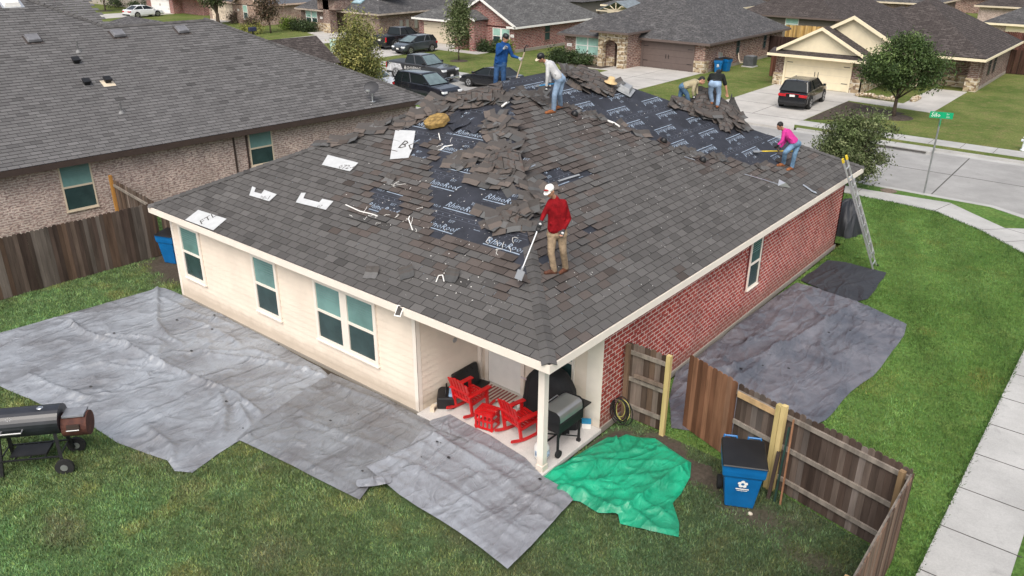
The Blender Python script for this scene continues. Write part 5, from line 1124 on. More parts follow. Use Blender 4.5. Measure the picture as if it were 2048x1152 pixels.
T('tarp', 'dusty dark grey tarp on the lawn along the red brick wall', [(1592, 568), (1625, 575), (1700, 600), (1760, 625), (1813, 650), (1808, 672), (1784, 705), (1745, 755), (1702, 785), (1652, 842), (1600, 870), (1500, 880), (1420, 870), (1342, 858), (1338, 800), (1352, 745), (1400, 712), (1470, 655), (1540, 603)], M_tarp4,
  folds=[([(1400, 765), (1500, 730), (1600, 680), (1700, 620)], .16, .07), ([(1420, 800), (1500, 745), (1560, 700)], .08, .05), ([(1600, 590), (1650, 650), (1640, 700)], .09, .05), ([(1640, 700), (1660, 720), (1720, 690)], .06, .03), ([(1700, 640), (1760, 660), (1800, 665)], .08, .05), ([(1500, 760), (1540, 800), (1550, 850)], .07, .04), ([(1610, 690), (1660, 730), (1700, 705)], .06, .04), ([(1480, 700), (1550, 640)], .06, .04), ([(1690, 640), (1610, 760)], .04, .03), ([(1580, 760), (1610, 800)], .05, .04), ([(1560, 600), (1640, 640)], .05, .05)], amp=.09, seed=14, z=.03, fine=.02, seams=((1400, 765), (1700, 620), .9))
T('tarp', 'black tarp lying on the lawn at the foot of the ladder', [(1600, 563), (1655, 523), (1690, 527), (1772, 548), (1752, 580), (1735, 601), (1712, 606), (1650, 585)], M_tarp5, folds=[([(1610, 590), (1700, 530)], .04, .03), ([(1650, 585), (1750, 560)], .04, .03)], amp=.03, seed=15, z=.05)
T('tarp', 'crumpled green tarp on the muddy ground in front of the porch corner', [(1078, 965), (1105, 940), (1140, 922), (1185, 895), (1215, 878), (1235, 880), (1252, 872), (1275, 878), (1310, 880), (1345, 905), (1382, 930), (1380, 958), (1362, 990), (1345, 1010), (1358, 1050), (1357, 1078), (1300, 1066), (1240, 1052), (1236, 1036), (1195, 1030), (1160, 1008), (1140, 1004), (1112, 996)], M_tarp6,
  folds=[([(1380, 935), (1330, 970), (1260, 1020), (1230, 1036)], .13, .05), ([(1150, 990), (1200, 1010), (1225, 1030)], .10, .05), ([(1240, 1010), (1310, 1060)], .06, .04), ([(1270, 1000), (1340, 1040)], .06, .04), ([(1110, 950), (1200, 930), (1330, 930)], .07, .08), ([(1150, 925), (1290, 905)], .06, .05), ([(1120, 985), (1240, 960), (1360, 950)], .06, .06), ([(1230, 880), (1240, 900)], .08, .03), ([(1285, 885), (1270, 905)], .07, .03)], amp=.07, seed=16, z=.04, step=.04, fine=.018)
mb = MB(); r = random.Random(5)   # scraps on the tarps
for k in range(22):
    px = r.choice([(r.uniform(150, 640), r.uniform(640, 880)), (r.uniform(640, 1080), r.uniform(830, 1000)), (r.uniform(1450, 1720), r.uniform(620, 780))]); p = G(*px); s = r.uniform(.012, .035)
    if not any(inpoly(np.array([p[:2]]), q)[0] for q in TARPS): continue
    mb.ell((p[0], p[1], .20), (s*1.6, s, s*.5), 6, 4)
tag(mb.build('roofing_scraps', M_black), kind='stuff')
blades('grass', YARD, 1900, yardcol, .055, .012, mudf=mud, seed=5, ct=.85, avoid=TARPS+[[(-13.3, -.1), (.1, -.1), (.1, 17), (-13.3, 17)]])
blades('grass', SIDE, 1000, sidecol, .045, .012, seed=6, avoid=TARPS, ct=.45)
# grass tufts hanging over the pavement edges
V_, F_, C_ = [], [], []; r = np.random.default_rng(9)
for a, b in zip(SIDE[:7], SIDE[1:8]):
    a = np.array(a); b = np.array(b); L = np.linalg.norm(b-a); n = int(L*190); t = (b-a)/L; nn = np.array([t[1], -t[0]])
    for k in range(n):
        p = a+t*r.uniform(0, L)+nn*r.normal(0, .035); h = r.uniform(.03, .075); d = r.normal(0, .035, 2); w_ = r.uniform(.005, .011); u = r.normal(size=2); u /= np.linalg.norm(u)
        i = len(V_); V_ += [(p[0]-u[0]*w_, p[1]-u[1]*w_, 0), (p[0]+u[0]*w_, p[1]+u[1]*w_, 0), (p[0]+d[0], p[1]+d[1], h)]; F_.append((i, i+1, i+2)); C_.append(np.array([.045, .10, .02])*r.uniform(.6, 1.5))
tag(bigmesh('edge_grass', V_, F_, M_blade, C_, uv=False), kind='stuff')
# ================================================================ things in the yard
# offset smoker
sm = thing('smoker_grill', 'big black barrel smoker with rusty firebox on the lawn at the left edge', 'smoker', (-7.93, -6.13, 0), math.radians(50)); sm.scale = (1.15, 1.15, 1.12)
# local x runs along the barrel towards the firebox
def drum(mb, x0, x1, r0, z, n=28, yc=0, cap=.03):
    mb.tube([(x0, yc, z), (x0+.001, yc, z), (x1-.001, yc, z), (x1, yc, z)], [r0*.93, r0, r0, r0*.93], n)
mb = MB(); drum(mb, -.85, .55, .26, .93); sb = mb.build('barrel', mat('smoker_black', (.018, .020, .026), rough=.3, var=.25, scale=3, spec=.6), sm, smooth=False)
mb = MB(); drum(mb, .555, .96, .215, .80, 24); mb.build('firebox', M_rust, sm)
mb = MB(); mb.box((.58, -.14, 1.0), (.93, .14, 1.04)); mb.build('firebox_lid', mat('lid_grey', (.20, .21, .23), rough=.5, var=.3), sm, bevel=.006)
mb = MB(); mb.box((.66, -.24, .80), (.86, -.20, .90)); mb.build('firebox_handle', M_dkbrown, sm); mb = MB(); mb.cyl((.66, -.27, .82), (.86, -.27, .82), .012); mb.build('firebox_handle_bar', M_steel, sm)
mb = MB(); mb.tube([(-.32, -.25, .92), (-.32, -.33, .9), (.0, -.33, .9), (.0, -.25, .92)], .016, 8); mb.build('handle', M_steel, sm)
for x in (-.55, .25): mb = MB(); mb.ell((x, -.03, 1.19), (.055, .055, .02), 12, 6); mb.build('bolt', M_chrome, sm)
for k in range(6): pass
mb = MB()
for k in range(7): a = k*.9; mb.ell((-.2+.045*math.cos(a), -.19+.02*math.sin(a), 1.105+.02*math.sin(a)), (.008, .008, .006), 6, 4)
mb.build('vent_dots', M_alu, sm)
for x, y in ((-.50, -.25), (-.50, .25), (.48, -.25), (.48, .25)):
    mb = MB(); mb.beam((x*.88, y*.6, .78), (x, y*1.1, .0 if x < 0 else .12), .055, .04); mb.build('leg', M_blackm, sm)
mb = MB(); mb.box((-.50, -.26, .30), (.46, -.235, .325)); mb.box((-.50, .235, .30), (.46, .26, .325))
for x in np.linspace(-.5, .45, 5): mb.box((x-.01, -.234, .302), (x+.01, .234, .322))
mb.box((-.35, -.17, .325), (.22, .17, .345)); mb.build('shelf', M_blackm, sm)
for y in (-.33, .33): mb = MB(); mb.tube([(.52, y-.03, .14), (.52, y+.03, .14)], .15, 20); w_ = mb.build('wheel', M_rubber, sm); mb = MB(); mb.cyl((.52, y-.04, .14), (.52, y+.04, .14), .06, n=12); mb.build('hub', M_alu, w_)
# porch things ------------------------------------------------
def rocker(label, loc, rz, grp='red rocking chairs on the porch'):
    t = thing('rocking_chair', label, 'rocking chair', loc, rz, grp)   # faces +y (local); back at -y
    for s in (-1, 1):
        mb = MB(); pts = [(s*.27, -.48+.96*k/12, .045+.16*((k/12-.5)*2)**2*.55) for k in range(13)]
        for a, b in zip(pts[:-1], pts[1:]): mb.beam(a, b, .035, .06)
        mb.build('rocker', M_red, t)
        mb = MB(); mb.beam((s*.27, .24, .07), (s*.27, .22, .56), .045, .06); mb.build('front_leg', M_red, t)
        mb = MB(); mb.beam((s*.27, -.22, .08), (s*.27, -.30, .60), .045, .06); mb.build('rear_leg', M_red, t)
        mb = MB(); mb.box((s*.285-.06, -.34, .56), (s*.285+.06, .32, .585)); mb.build('armrest', M_red, t, bevel=.008)
        mb = MB(); mb.beam((s*.24, -.25, .30), (s*.24, .26, .36), .03, .07); mb.build('side_rail', M_red, t)
    mb = MB()
    for k in range(7): y = -.22+k*.078; mb.box((-.26, y, .33+.01*k), (.26, y+.058, .35+.01*k))
    mb.build('seat', M_red, t)
    mb = MB()
    for k in range(6):
        x = -.235+k*.094; h = .98-abs(k-2.5)*.035; T_ = Matrix.Translation((x, -.235, .33)) @ Matrix.Rotation(math.radians(17), 4, 'X') @ Matrix.Rotation((k-2.5)*.02, 4, 'Y'); mb.box((-.038, -.01, 0), (.038, .012, h-.33), T_)
    mb.beam((-.27, -.33, .62), (.27, -.33, .62), .03, .06); mb.beam((-.24, -.27, .40), (.24, -.27, .40), .03, .05); mb.build('backrest', M_red, t)
    return t
rocker('red wooden rocking chair nearest the cream side wall on the porch', (-2.60, .80, .104), math.radians(-4)); rocker('red wooden rocking chair between the red crate and the porch post', (-1.16, .78, .104), math.radians(-12))
cr = thing('crate_table', 'red slatted crate used as a side table between the rocking chairs', 'crate', (-1.88, .52, .104), math.radians(12))
mb = MB()
for s in (-1, 1):
    for q in (-1, 1): mb.box((s*.19-.02, q*.15-.02, 0), (s*.19+.02, q*.15+.02, .42))
mb.build('frame', M_red, cr)
mb = MB()
for z in (.03, .21, .36):
    for s in (-1, 1): mb.box((-.2, s*.175-.008, z), (.2, s*.175+.008, z+.05)); mb.box((s*.215-.008, -.17, z+.001), (s*.215+.008, .17, z+.051))
for k in range(3): mb.box((-.12+k*.1, -.186, .08), (-.08+k*.1, -.17, .36))
mb.build('slats', M_red, cr)
mb = MB()
for k in range(4): mb.box((-.21, -.18+k*.095, .422), (.21, -.11+k*.095, .437))
mb.build('top', M_red, cr)
co = thing('cooler', 'light blue and black soft cooler behind the left rocking chair', 'cooler', (-3.18, .62, .104), math.radians(40))
mb = MB(); mb.box((-.2, -.26, 0), (.2, .26, .30)); mb.build('body', M_black, co, bevel=.04); mb = MB(); mb.box((.06, -.22, .05), (.215, .22, .36)); mb.build('panel', mat('pale_blue_cloth', (.22, .33, .48), rough=.7), co, bevel=.04)
mb = MB(); mb.tube([(0, -.2, .28), (0, -.12, .44), (0, .12, .44), (0, .2, .28)], .018, 8); mb.build('strap', M_black, co, smooth=True)
gc = thing('guitar_case', 'black hard case leaning on the cream wall behind the rocking chairs', 'case', (-3.26, 1.42, .104), 0)
mb = MB(); T_ = Matrix.Rotation(math.radians(-12), 4, 'Y'); mb.box((-.05, -.42, 0), (.06, .40, .52), T_); mb.build('body', M_black, gc, bevel=.04); mb = MB(); mb.tube([(.075, -.1, .50), (.03, -.06, .58), (.03, .06, .58), (.075, .1, .50)], .015, 8); mb.build('handle', M_rubber, gc)
bx = thing('paper_box', 'small white and brown box on the porch floor beside the cooler', 'box', (-3.2, .22, .104), .3); mb = MB(); mb.box((-.05, -.07, 0), (.05, .07, .13)); mb.build('body', M_tanpaint, bx); mb = MB(); mb.box((-.052, -.05, .03), (.053, .05, .09)); mb.build('label_band', M_dkbrown, bx)
dm = thing('door_mat', 'red and cream striped mat in front of the back door', 'mat', (-2.62, 1.62, .106), 0)
M_matr = mat('mat_red', (.22, .05, .05), var=.3, scale=20); mb = MB(); mb.box((-.52, -.27, 0), (.52, .27, .012)); mb.build('base', mat('mat_cream', (.5, .45, .38), var=.2), dm)
mb = MB()
for k in range(11): mb.box((-.5+k*.094, -.26, .0125), (-.455+k*.094, .26, .017))
mb.build('stripes', M_matr, dm)
lt = thing('litter_tray', 'black tray on the porch floor by the end of the striped mat', 'tray', (-3.12, 1.72, .106), .2); mb = MB(); mb.box((-.14, -.17, 0), (.14, .17, .04)); mb.build('tray', M_black, lt)
sg = thing('shoes', 'black and white shoes on the floor near the covered grill', 'shoes', (-1.90, 1.52, .104), .5)
for s in (-1, 1): mb = MB(); mb.ell((s*.07, 0, .05), (.05, .13, .05), 10, 8); mb.build('shoe', M_black if s < 0 else M_white, sg, smooth=True)
# covered grill: draped black cloth
cg = thing('covered_grill', 'tall grill under a black fabric cover behind the porch post', 'covered grill', (-1.02, 1.60, .104), 0)
r = np.random.default_rng(8); n = 48; rows = []
for z, a, b in ((0, .66, .33), (.25, .64, .32), (.55, .60, .30), (.85, .58, .29), (1.0, .50, .27), (1.18, .36, .24), (1.24, .26, .18), (1.26, .02, .02)):
    t = np.linspace(0, 2*PI, n, endpoint=False); k = 1+.07*np.sin(t*9+z*2)*(1.3-z)/1.3+.04*np.sin(t*17+1)*(1.3-z); e = 3.2
    x = a*np.sign(np.cos(t))*abs(np.cos(t))**(2/e)*k; y = b*np.sign(np.sin(t))*abs(np.sin(t))**(2/e)*k; rows.append(np.c_[x, y, np.full(n, z)])
mb = MB(); P_ = np.array(rows); P_ = np.concatenate([P_, P_[:, :1]], 1)[::-1]; mb.grid(P_); mb.build('cover', mat('black_cloth', (.014, .014, .015), rough=.75, bump=.3, bscale=12), cg, smooth=True)
mb = MB(); mb.box((-.55, -.345, .98), (-.40, -.33, 1.02)); mb.build('logo_patch', M_alu, cg)
# stainless gas grill
gg = thing('gas_grill', 'black gas grill with stainless lid at the right edge of the porch', 'grill', (-.27, .96, .104), math.radians(-90))
# local x along the lid
mb = MB(); T_ = Matrix.Identity(4)
def shell(mb, x0, x1, prof):
    n = len(prof); vs = [(x0, p[0], p[1]) for p in prof]+[(x1, p[0], p[1]) for p in prof]
    mb.add(vs, [tuple(range(n))[::-1], tuple(range(n, 2*n))]+[(i, (i+1) % n, n+(i+1) % n, n+i) for i in range(n)])
LX = .42
shell(mb, -LX+.02, LX-.02, [(-.25, .80), (-.27, .90), (-.235, .985), (-.16, 1.02), (.16, 1.03), (.23, .99), (.25, .90), (.25, .80)]); mb.build('lid', M_steel, gg, bevel=.02)
mb = MB(); pass
for xa in (-LX, LX-.018):
    mb = MB(); shell(mb, xa, xa+.018, [(-.26, .78), (-.285, .90), (-.245, 1.0), (-.16, 1.035), (.16, 1.045), (.24, 1.0), (.265, .90), (.26, .78)]); mb.build('lid_end', M_black, gg)
mb = MB(); mb.box((-LX, -.26, .58), (LX, .26, .797), tap=-.0); mb.build('firebox', M_blackm, gg, bevel=.01)
mb = MB(); mb.tube([(-.3, -.27, .9), (-.3, -.33, .93), (.3, -.33, .93), (.3, -.27, .9)], .014, 8); mb.build('handle', M_steel, gg)
for s in (-1, 1):
    if s < 0: mb = MB(); mb.box((s*(LX+.16)-.155, -.24, .76), (s*(LX+.16)+.155, .24, .79)); mb.build('side_shelf', M_black, gg, bevel=.008)
    for q in (-.2, .2): mb = MB(); mb.box((s*.37-.02, q-.02, .06), (s*.37+.02, q+.02, .58)); mb.build('leg', M_blackm, gg)
mb = MB(); mb.beam((-.37, -.2, .12), (.37, .2, .40), .02, .02); mb.beam((-.37, .2, .12), (.37, -.2, .40), .02, .02); mb.box((-.38, -.21, .10), (.38, -.18, .13)); mb.build('brace', M_blackm, gg)
for q in (-.22, .22): mb = MB(); mb.cyl((.37, q-.03, .085), (.37, q+.03, .085), .085, n=18); mb.build('wheel', M_rubber, gg)
mb = MB(); mb.box((-.40, -.24, 0), (-.34, -.16, .06)); mb.box((-.40, .16, 0), (-.34, .24, .06)); mb.build('foot', M_black, gg)
tk = thing('propane_tank', 'white propane tank on the porch floor beside the post', 'propane tank', (-.30, .36, .104)); mb = MB(); mb.lathe([(.11, 0), (.12, .03), (.155, .07), (.155, .27), (.13, .33), (.06, .37), (.03, .38)], n=24); mb.build('cylinder', M_white, tk, smooth=True)
mb = MB(); mb.lathe([(.10, .36), (.10, .45), (.095, .45), (.095, .36)], n=20); mb.build('collar', M_white, tk); mb = MB(); mb.box((-.05, -.157, .12), (.08, -.152, .24)); mb.box((.12, -.10, .1), (.158, .06, .24)); mb.build('sticker', mat('tank_label', (.40, .48, .60), var=.5, scale=14), tk); mb = MB(); mb.cyl((0, 0, .38), (0, 0, .43), .02); mb.build('valve', M_chrome, tk)
bb = thing('pest_trap_box', 'small blue and white box on the porch by the brick corner', 'box', (-.24, 1.86, .104), .6); mb = MB(); mb.box((-.10, -.08, 0), (.10, .08, .12)); mb.build('carton', M_white, bb, bevel=.006); mb = MB(); mb.box((-.10, -.08, .121), (.10, .08, .17)); mb.build('lid', mat('carton_blue', (.02, .25, .45), rough=.4), bb, bevel=.006)
bl = thing('ball', 'small dark ball on the porch floor beside the blue box', 'ball', (-.42, 1.90, .154)); mb = MB(); mb.ell((0, 0, 0), (.05, .05, .05), 12, 8); mb.build('ball_skin', M_rubber, bl, smooth=True)
lp = thing('solar_lamp', 'white solar panel light fixed to the cream fascia above the porch', 'solar light', (-3.41, -.42, 2.70)); T_ = Matrix.Rotation(math.radians(20), 4, 'Z') @ Matrix.Rotation(math.radians(38), 4, 'X')
mb = MB(); mb.box((-.075, -.13, .02), (.075, .13, .04), T_); mb.build('frame', M_white, lp, bevel=.006); mb = MB(); mb.box((-.055, -.105, .041), (.055, .105, .046), T_); mb.build('solar_cell', mat('cell', (.06, .055, .05), rough=.25), lp); mb = MB(); mb.beam((0, .03, -.03), (0, 0, .03), .03, .03); mb.build('bracket', M_white, lp)
# wheeled bins
def bin_(label, loc, rz, logo=True, cm=M_blue, group=None):
    t = thing('wheelie_bin', label, 'bin', loc, rz, group); mb = MB()   # front faces -y
    def ring(z, a, b, y0): return [(-a, y0-b, z), (a, y0-b, z), (a, y0+b, z), (-a, y0+b, z)]
    R = [ring(.02, .22, .24, -.02), ring(.18, .235, .26, -.02), ring(.72, .29, .33, -.01), ring(.745, .325, .355, -.01), ring(.84, .33, .365, -.01), ring(.98, .335, .375, 0)]
    for a, b in zip(R[:-1], R[1:]):
        for i in range(4): mb.face([a[i], a[(i+1) % 4], b[(i+1) % 4], b[i]])
    mb.face(R[0][::-1]); mb.face(R[-1]); mb.build('body', cm, t, bevel=.03, merge=True)
    mb = MB(); vs = [(-.345, -.42, .985), (.345, -.42, .985), (.345, .37, .985), (-.345, .37, .985), (-.33, -.40, 1.01), (.33, -.40, 1.01), (.33, .36, 1.06), (-.33, .36, 1.06)]; mb.add(vs, [(0, 3, 2, 1), (4, 5, 6, 7), (0, 1, 5, 4), (1, 2, 6, 5), (2, 3, 7, 6), (3, 0, 4, 7)])
    mb.build('lid', M_black, t, bevel=.012); mb = MB(); mb.box((-.10, -.33, 1.018), (.10, .24, 1.03), Matrix.Rotation(.06, 4, 'X')); mb.build('lid_rib', M_black, t)
    for s in (-1, 1):
        mb = MB(); mb.tube([(s*.19-.10, .38, .98), (s*.19-.10, .47, 1.02), (s*.19+.10, .47, 1.02), (s*.19+.10, .38, .98)], .022, 8); mb.build('handle', cm, t)
        mb = MB(); mb.cyl((s*.29-.035, .27, .13), (s*.29+.035, .27, .13), .13, n=20); w_ = mb.build('wheel', M_rubber, t)
    if logo:
        mb = MB(); T_ = Matrix.Translation((0, -.352, .60)) @ Matrix.Rotation(PI/2+.04, 4, 'X')
        for k in range(5): a = PI/2+k*2*PI/5; mb.add([(math.cos(a+q)*.032+math.cos(a)*.05, math.sin(a+q)*.032+math.sin(a)*.05, 0) for q in np.linspace(0, 2*PI, 9)[:-1]], [tuple(range(8))], T=T_)
        mb.add([(-.10, -.12, 0), (.10, -.12, 0), (.10, -.095, 0), (-.10, -.095, 0)], [(0, 1, 2, 3)], T=T_); mb.add([(-.08, -.15, 0), (.08, -.15, 0), (.08, -.138, 0), (-.08, -.138, 0)], [(0, 1, 2, 3)], T=T_)
        mb.build('emblem', M_white, t)
        mb = MB(); mb.add([(math.cos(q)*.03, math.sin(q)*.03, .001) for q in np.linspace(0, 2*PI, 6)[:-1]], [tuple(range(5))], T=T_); mb.build('emblem_centre', cm, t)
    return t
bin_('blue recycling bin with black lid by the yellow posts of the right fence', (3.25, 1.84, 0), math.radians(28)).scale = (1.17, 1.08, 1.03)
bin_('blue bin in the shade at the left corner of the cream house', tuple(G(352, 522)), math.radians(20), logo=False)
bin_('blue bin by the stone corner of the brown brick house, left of two', (-20.5, 49.6, 0), math.radians(20), group='two blue bins across the street'); bin_('blue bin by the brown brick wall across the street, right of two', (-20.3, 50.5, 0), math.radians(80), logo=False, group='two blue bins across the street')
# hose, post driver poles
hs = thing('garden_hose', 'coiled garden hose hanging at the brick wall tap beside the fence stub', 'hose', (.16, 2.55, 0)); rr = random.Random(2)
for nm, m_, n_ in (('hose_coil', M_rubber, 5), ('yellow_cable', mat('cable_yellow', (.45, .42, .12)), 2)):
    mb = MB()
    for k in range(n_):
        R_ = rr.uniform(.17, .26); cx, cz, tl = rr.uniform(.0, .14), rr.uniform(.36, .5), rr.uniform(-.2, .3)
        mb.tube([(cx+R_*math.cos(a)*.85, -.05-.03*k+tl*.1*math.sin(a), cz+R_*1.25*math.sin(a)) for a in np.linspace(0, 2*PI, 25)], .011, 6)
    mb.build(nm, m_, hs, smooth=True)
mb = MB(); mb.cyl((-.14, -.1, .62), (-.02, -.1, .62), .03); mb.cyl((-.02, -.14, .66), (-.02, -.06, .58), .035); mb.build('tap', M_chrome, hs)
for i, (x0, y0, x1, y1, h, m_, w_, lb) in enumerate(((3.83, 2.18, 3.80, 2.40, 1.55, mat('dark_green_metal', (.02, .05, .04), rough=.5), .035, 'dark green metal post leaning on the weathered fence'), (3.95, 2.16, 3.86, 2.38, 1.75, mat('reddish_stick', (.30, .15, .08)), .03, 'thin reddish wooden stake leaning on the weathered fence'), (3.70, 2.20, 3.68, 2.42, .95, M_dkbrown, .06, 'short rotten brown board leaning on the fence post'))):
    t = thing('stake', lb, 'stake', (x0, y0, 0)); mb = MB(); mb.beam((0, 0, 0), (x1-x0, y1-y0, h), w_, w_); mb.build('shaft', m_, t)
st_ = thing('stone', 'small pale stone on the mud next to the blue recycling bin', 'stone', G(1500, 1030)); mb = MB(); mb.ell((0, 0, .03), (.05, .04, .035), 8, 6); mb.build('rock', M_stone, st_, smooth=True)
# ladder against the far end of the brick side
ld = thing('ladder', 'aluminium extension ladder with yellow tips leaning on the eave', 'ladder', (0, 0, 0)); B0 = Vector(G(1742, 540)); B1 = Vector(G(1757, 532)); 
def at_depth(px, py, q): v = ray(px, py); k = (np.array(q)-CP)@CD; return Vector(CP+v*k)
v_ = ray(1691, 322); tp0 = CP+v_*(.46-CX)/v_[0]; FT_ = G(1750, 537)
axis = Vector(tp0-FT_); sidev = Vector((-.12, 1, 0)).normalized()*.25
for s in (-1, 1):
    mb = MB(); mb.beam(Vector(FT_)+sidev*s, Vector(tp0)+sidev*s, .035, .085, up=sidev); mb.build('rail', M_alu, ld)
    mb = MB(); e = Vector(FT_)+axis*.12+sidev*s*.82+Vector((.04, 0, .03)); mb.beam(e, e+axis*.70, .03, .07, up=sidev); mb.build('fly_rail', M_alu, ld)
    mb = MB(); p = Vector(tp0)+sidev*s; mb.beam(p, p+axis.normalized()*.13, .05, .10, up=sidev); mb.build('end_cap', M_yellow, ld)
    mb = MB(); p = Vector(FT_)+sidev*s; mb.box((-.05, -.04, 0), (.05, .04, .05), Matrix.Translation(p)); mb.build('foot', M_rubber, ld)
for k in range(11): c = Vector(FT_)+axis*((k+.6)/11.3); mb = MB(); mb.cyl(c-sidev, c+sidev, .02, n=8); mb.build('rung', M_alu, ld)
rebase(ld, tuple(FT_))
bg_ = thing('draped_tarp_heap', 'black tarp bundled against the far corner of the red brick wall', 'tarp', tuple(G(1689, 462))); r_ = np.random.default_rng(4); rows = []; n = 40
for z, a in ((0, .75), (.3, .72), (.65, .62), (.95, .46), (1.15, .25), (1.2, .02)):
    t = np.linspace(0, 2*PI, n, endpoint=False); k = 1+.10*np.sin(t*5+z*3)+.06*np.sin(t*11+z*5); rows.append(np.c_[a*k*np.cos(t)*.8, a*k*np.sin(t)*1.1, np.full(n, z)+.03*np.sin(t*7)*(z > 0)])
mb = MB(); P_ = np.array(rows); P_ = np.concatenate([P_, P_[:, :1]], 1)[::-1]; mb.grid(P_); mb.build('cloth', M_tarp5, bg_, smooth=True)
# street sign
sg = thing('street_sign', 'green street name sign on a thin grey pole at the near kerb', 'street sign', G(1848, 386)); SH = 3.1
mb = MB(); mb.tube([(0, 0, 0), (.0, 0, SH)], .035, 8); mb.build('pole', mat('galv', (.28, .29, .29), rough=.5, metal=.5), sg)
mb = MB(); mb.box((-.42, -.012, SH+.02), (.42, .012, SH+.27), Matrix.Rotation(.25, 4, 'Z')); bl_ = mb.build('name_blade', M_green, sg)
mb = MB(); mb.box((-.36, -.012, SH-.24), (.36, .012, SH), Matrix.Rotation(math.radians(105), 4, 'Z')); mb.build('cross_blade', M_green, sg)
T_ = Matrix.Rotation(.25, 4, 'Z') @ Matrix.Translation((-.37, -.016, SH+.07)) @ Matrix.Rotation(PI/2, 4, 'X')
vs, fs = text_mesh('Silo', .24); mb = MB(); mb.add(vs, fs, T=T_)
vs, fs = text_mesh('Dr', .09); mb.add(vs, fs, T=Matrix.Rotation(.25, 4, 'Z') @ Matrix.Translation((.18, -.016, SH+.17)) @ Matrix.Rotation(PI/2, 4, 'X')); vs, fs = text_mesh('200', .09); mb.add(vs, fs, T=Matrix.Rotation(.25, 4, 'Z') @ Matrix.Translation((.18, -.016, SH+.06)) @ Matrix.Rotation(PI/2, 4, 'X'))
mb.build('sign_lettering', M_white, bl_)
# ================================================================ loose stuff on the roof
def frame_at(kind, px, py, up=0.0):
    P = (FPt if kind == 'F' else BPt)(px, py, 0); o, e, s = plane_frame(kind); n = np.cross(e, s); return P+n*up, e, s, n
def strip_mesh(tabs, curl, bend, seed, hh=.30):
    """one shingle strip: tabs wide, bent along its length (bend) and across (curl)"""
    r = random.Random(seed); mb = MB(); nx = tabs*3; ny = 3; W_ = tabs*.33
    def pt(u, v):
        x = u*W_-W_/2; y = v*hh-hh/2
        return (x, y, curl*(v-.5)**2*4*.5+curl*.3*(v-.5)+bend*(4*(u-.5)**2)+.012*math.sin(u*9+seed))
    for t in range(tabs):
        g = .112*(1+r.gauss(0, .16)); tint = r.choice([(1, .98, .97), (1.12, .94, .84), (1, 1, 1)]); mb.cc = tuple(g*q for q in tint)
        u0, u1 = t/tabs+.012, (t+1)/tabs-.012
        P_ = np.array([[pt(u0+(u1-u0)*i/3, j/ny*.97) for j in range(ny+1)] for i in range(4)]); mb.grid(P_)
    g = .085; mb.cc = (g*1.1, g, g*.95); P_ = np.array([[pt(i/nx, .55+.45*j/2) for j in range(3)] for i in range(nx+1)]); P_[:, :, 2] += .003; mb.grid(P_)
    return mb
STR = []; TABS = (3, 2, 1, 3, 2, 1, 3, 2, 1)
for i, (tb, cu, be) in enumerate([(3, .02, .05), (2, .05, .02), (1, .06, .01), (3, .01, -.05), (2, -.04, .06), (1, .09, 0), (3, .06, .09), (2, .02, -.03), (1, .02, .02)]):
    o = strip_mesh(tb, cu, be, i).build('loose_shingle', M_tab, None, col=True, smooth=False, solid=.007); tag(o, 'x', 'shingle'); o['used'] = 0; STR.append(o)
    if i >= 0: pass
used = set()
def put_strip(i, kind, px, py, ang, up, tilt, roll, label, group, P=None):
    src = STR[i]
    if i in used: o = src.copy(); COL.objects.link(o)
    else: o = src; used.add(i)
    P0, e, s, n = frame_at(kind, px, py, up)
    if P is not None: P0 = np.array(P)
    R_ = Matrix((e, s, n)).transposed().to_4x4() @ Matrix.Rotation(ang, 4, 'Z') @ Matrix.Rotation(tilt, 4, 'X') @ Matrix.Rotation(roll, 4, 'Y')
    R_.translation = Vector(P0); o.matrix_world = R_; o['label'] = label; o['group'] = group
    if 'used' in o: del o['used']
    return o
r = random.Random(77)
def zone(kind, poly, n_, label, group, ang=0, spread=.35, up=(.02, .16), big=1.0, tilt=.16, pick=(0, 0, 3, 3, 6, 1, 4, 7, 2, 8)):
    xs = [p[0] for p in poly]; ys = [p[1] for p in poly]; k = 0; tries = 0
    while k < n_ and tries < 5000:
        tries += 1
        x, y = r.uniform(min(xs), max(xs)), r.uniform(min(ys), max(ys))
        if not inpoly(np.array([[x, y]]), poly)[0]: continue
        u = r.random()**1.4; ii = r.choice(pick); put_strip(ii, kind, x, y, r.gauss(ang, spread), up[0]+(up[1]-up[0])*u, r.gauss(.05, tilt), r.gauss(0, tilt*.6), ('long three tab ', 'two tab ', 'single tab ')[3-TABS[ii]]+label, group); k += 1
zone('F', [(965, 305), (1020, 298), (1030, 340), (1028, 372), (972, 374), (955, 345)], 34, 'torn shingle strip in the thick heap mid way up the front hip', 'shingles heaped beside the middle of the front hip', 0, .25, (.01, .09), tilt=.07)
zone('F', [(968, 238), (1010, 232), (1022, 285), (990, 290), (970, 262)], 18, 'torn shingle strip in the upper heap beside the front hip', 'shingles in the upper heap beside the front hip', -.3, .7, (.02, .10))
zone('F', [(915, 200), (995, 188), (1000, 203), (960, 212), (912, 212), (895, 218)], 18, 'torn shingle strip piled just below the roof peak', 'shingles piled just below the roof peak', .1, .3, (.01, .08), tilt=.08)
zone('F', [(978, 432), (1040, 418), (1050, 445), (1040, 462), (985, 458)], 15, 'torn shingle strip in the low heap left of the man in red', 'shingles in the low heap left of the man in red', .4, .4, (.02, .14))
zone('F', [(815, 205), (905, 195), (905, 235), (850, 245), (800, 250)], 16, 'loose shingle strip scattered near the upper left hip above the white sheet', 'shingles near the upper left hip', .2, .5, (.01, .05), tilt=.1)
zone('F', [(905, 300), (950, 310), (945, 350), (905, 345)], 8, 'loose torn shingle piece on the bare underlayment left of the thick heap', 'shingles on the bare underlayment', .6, .8, (.01, .06))
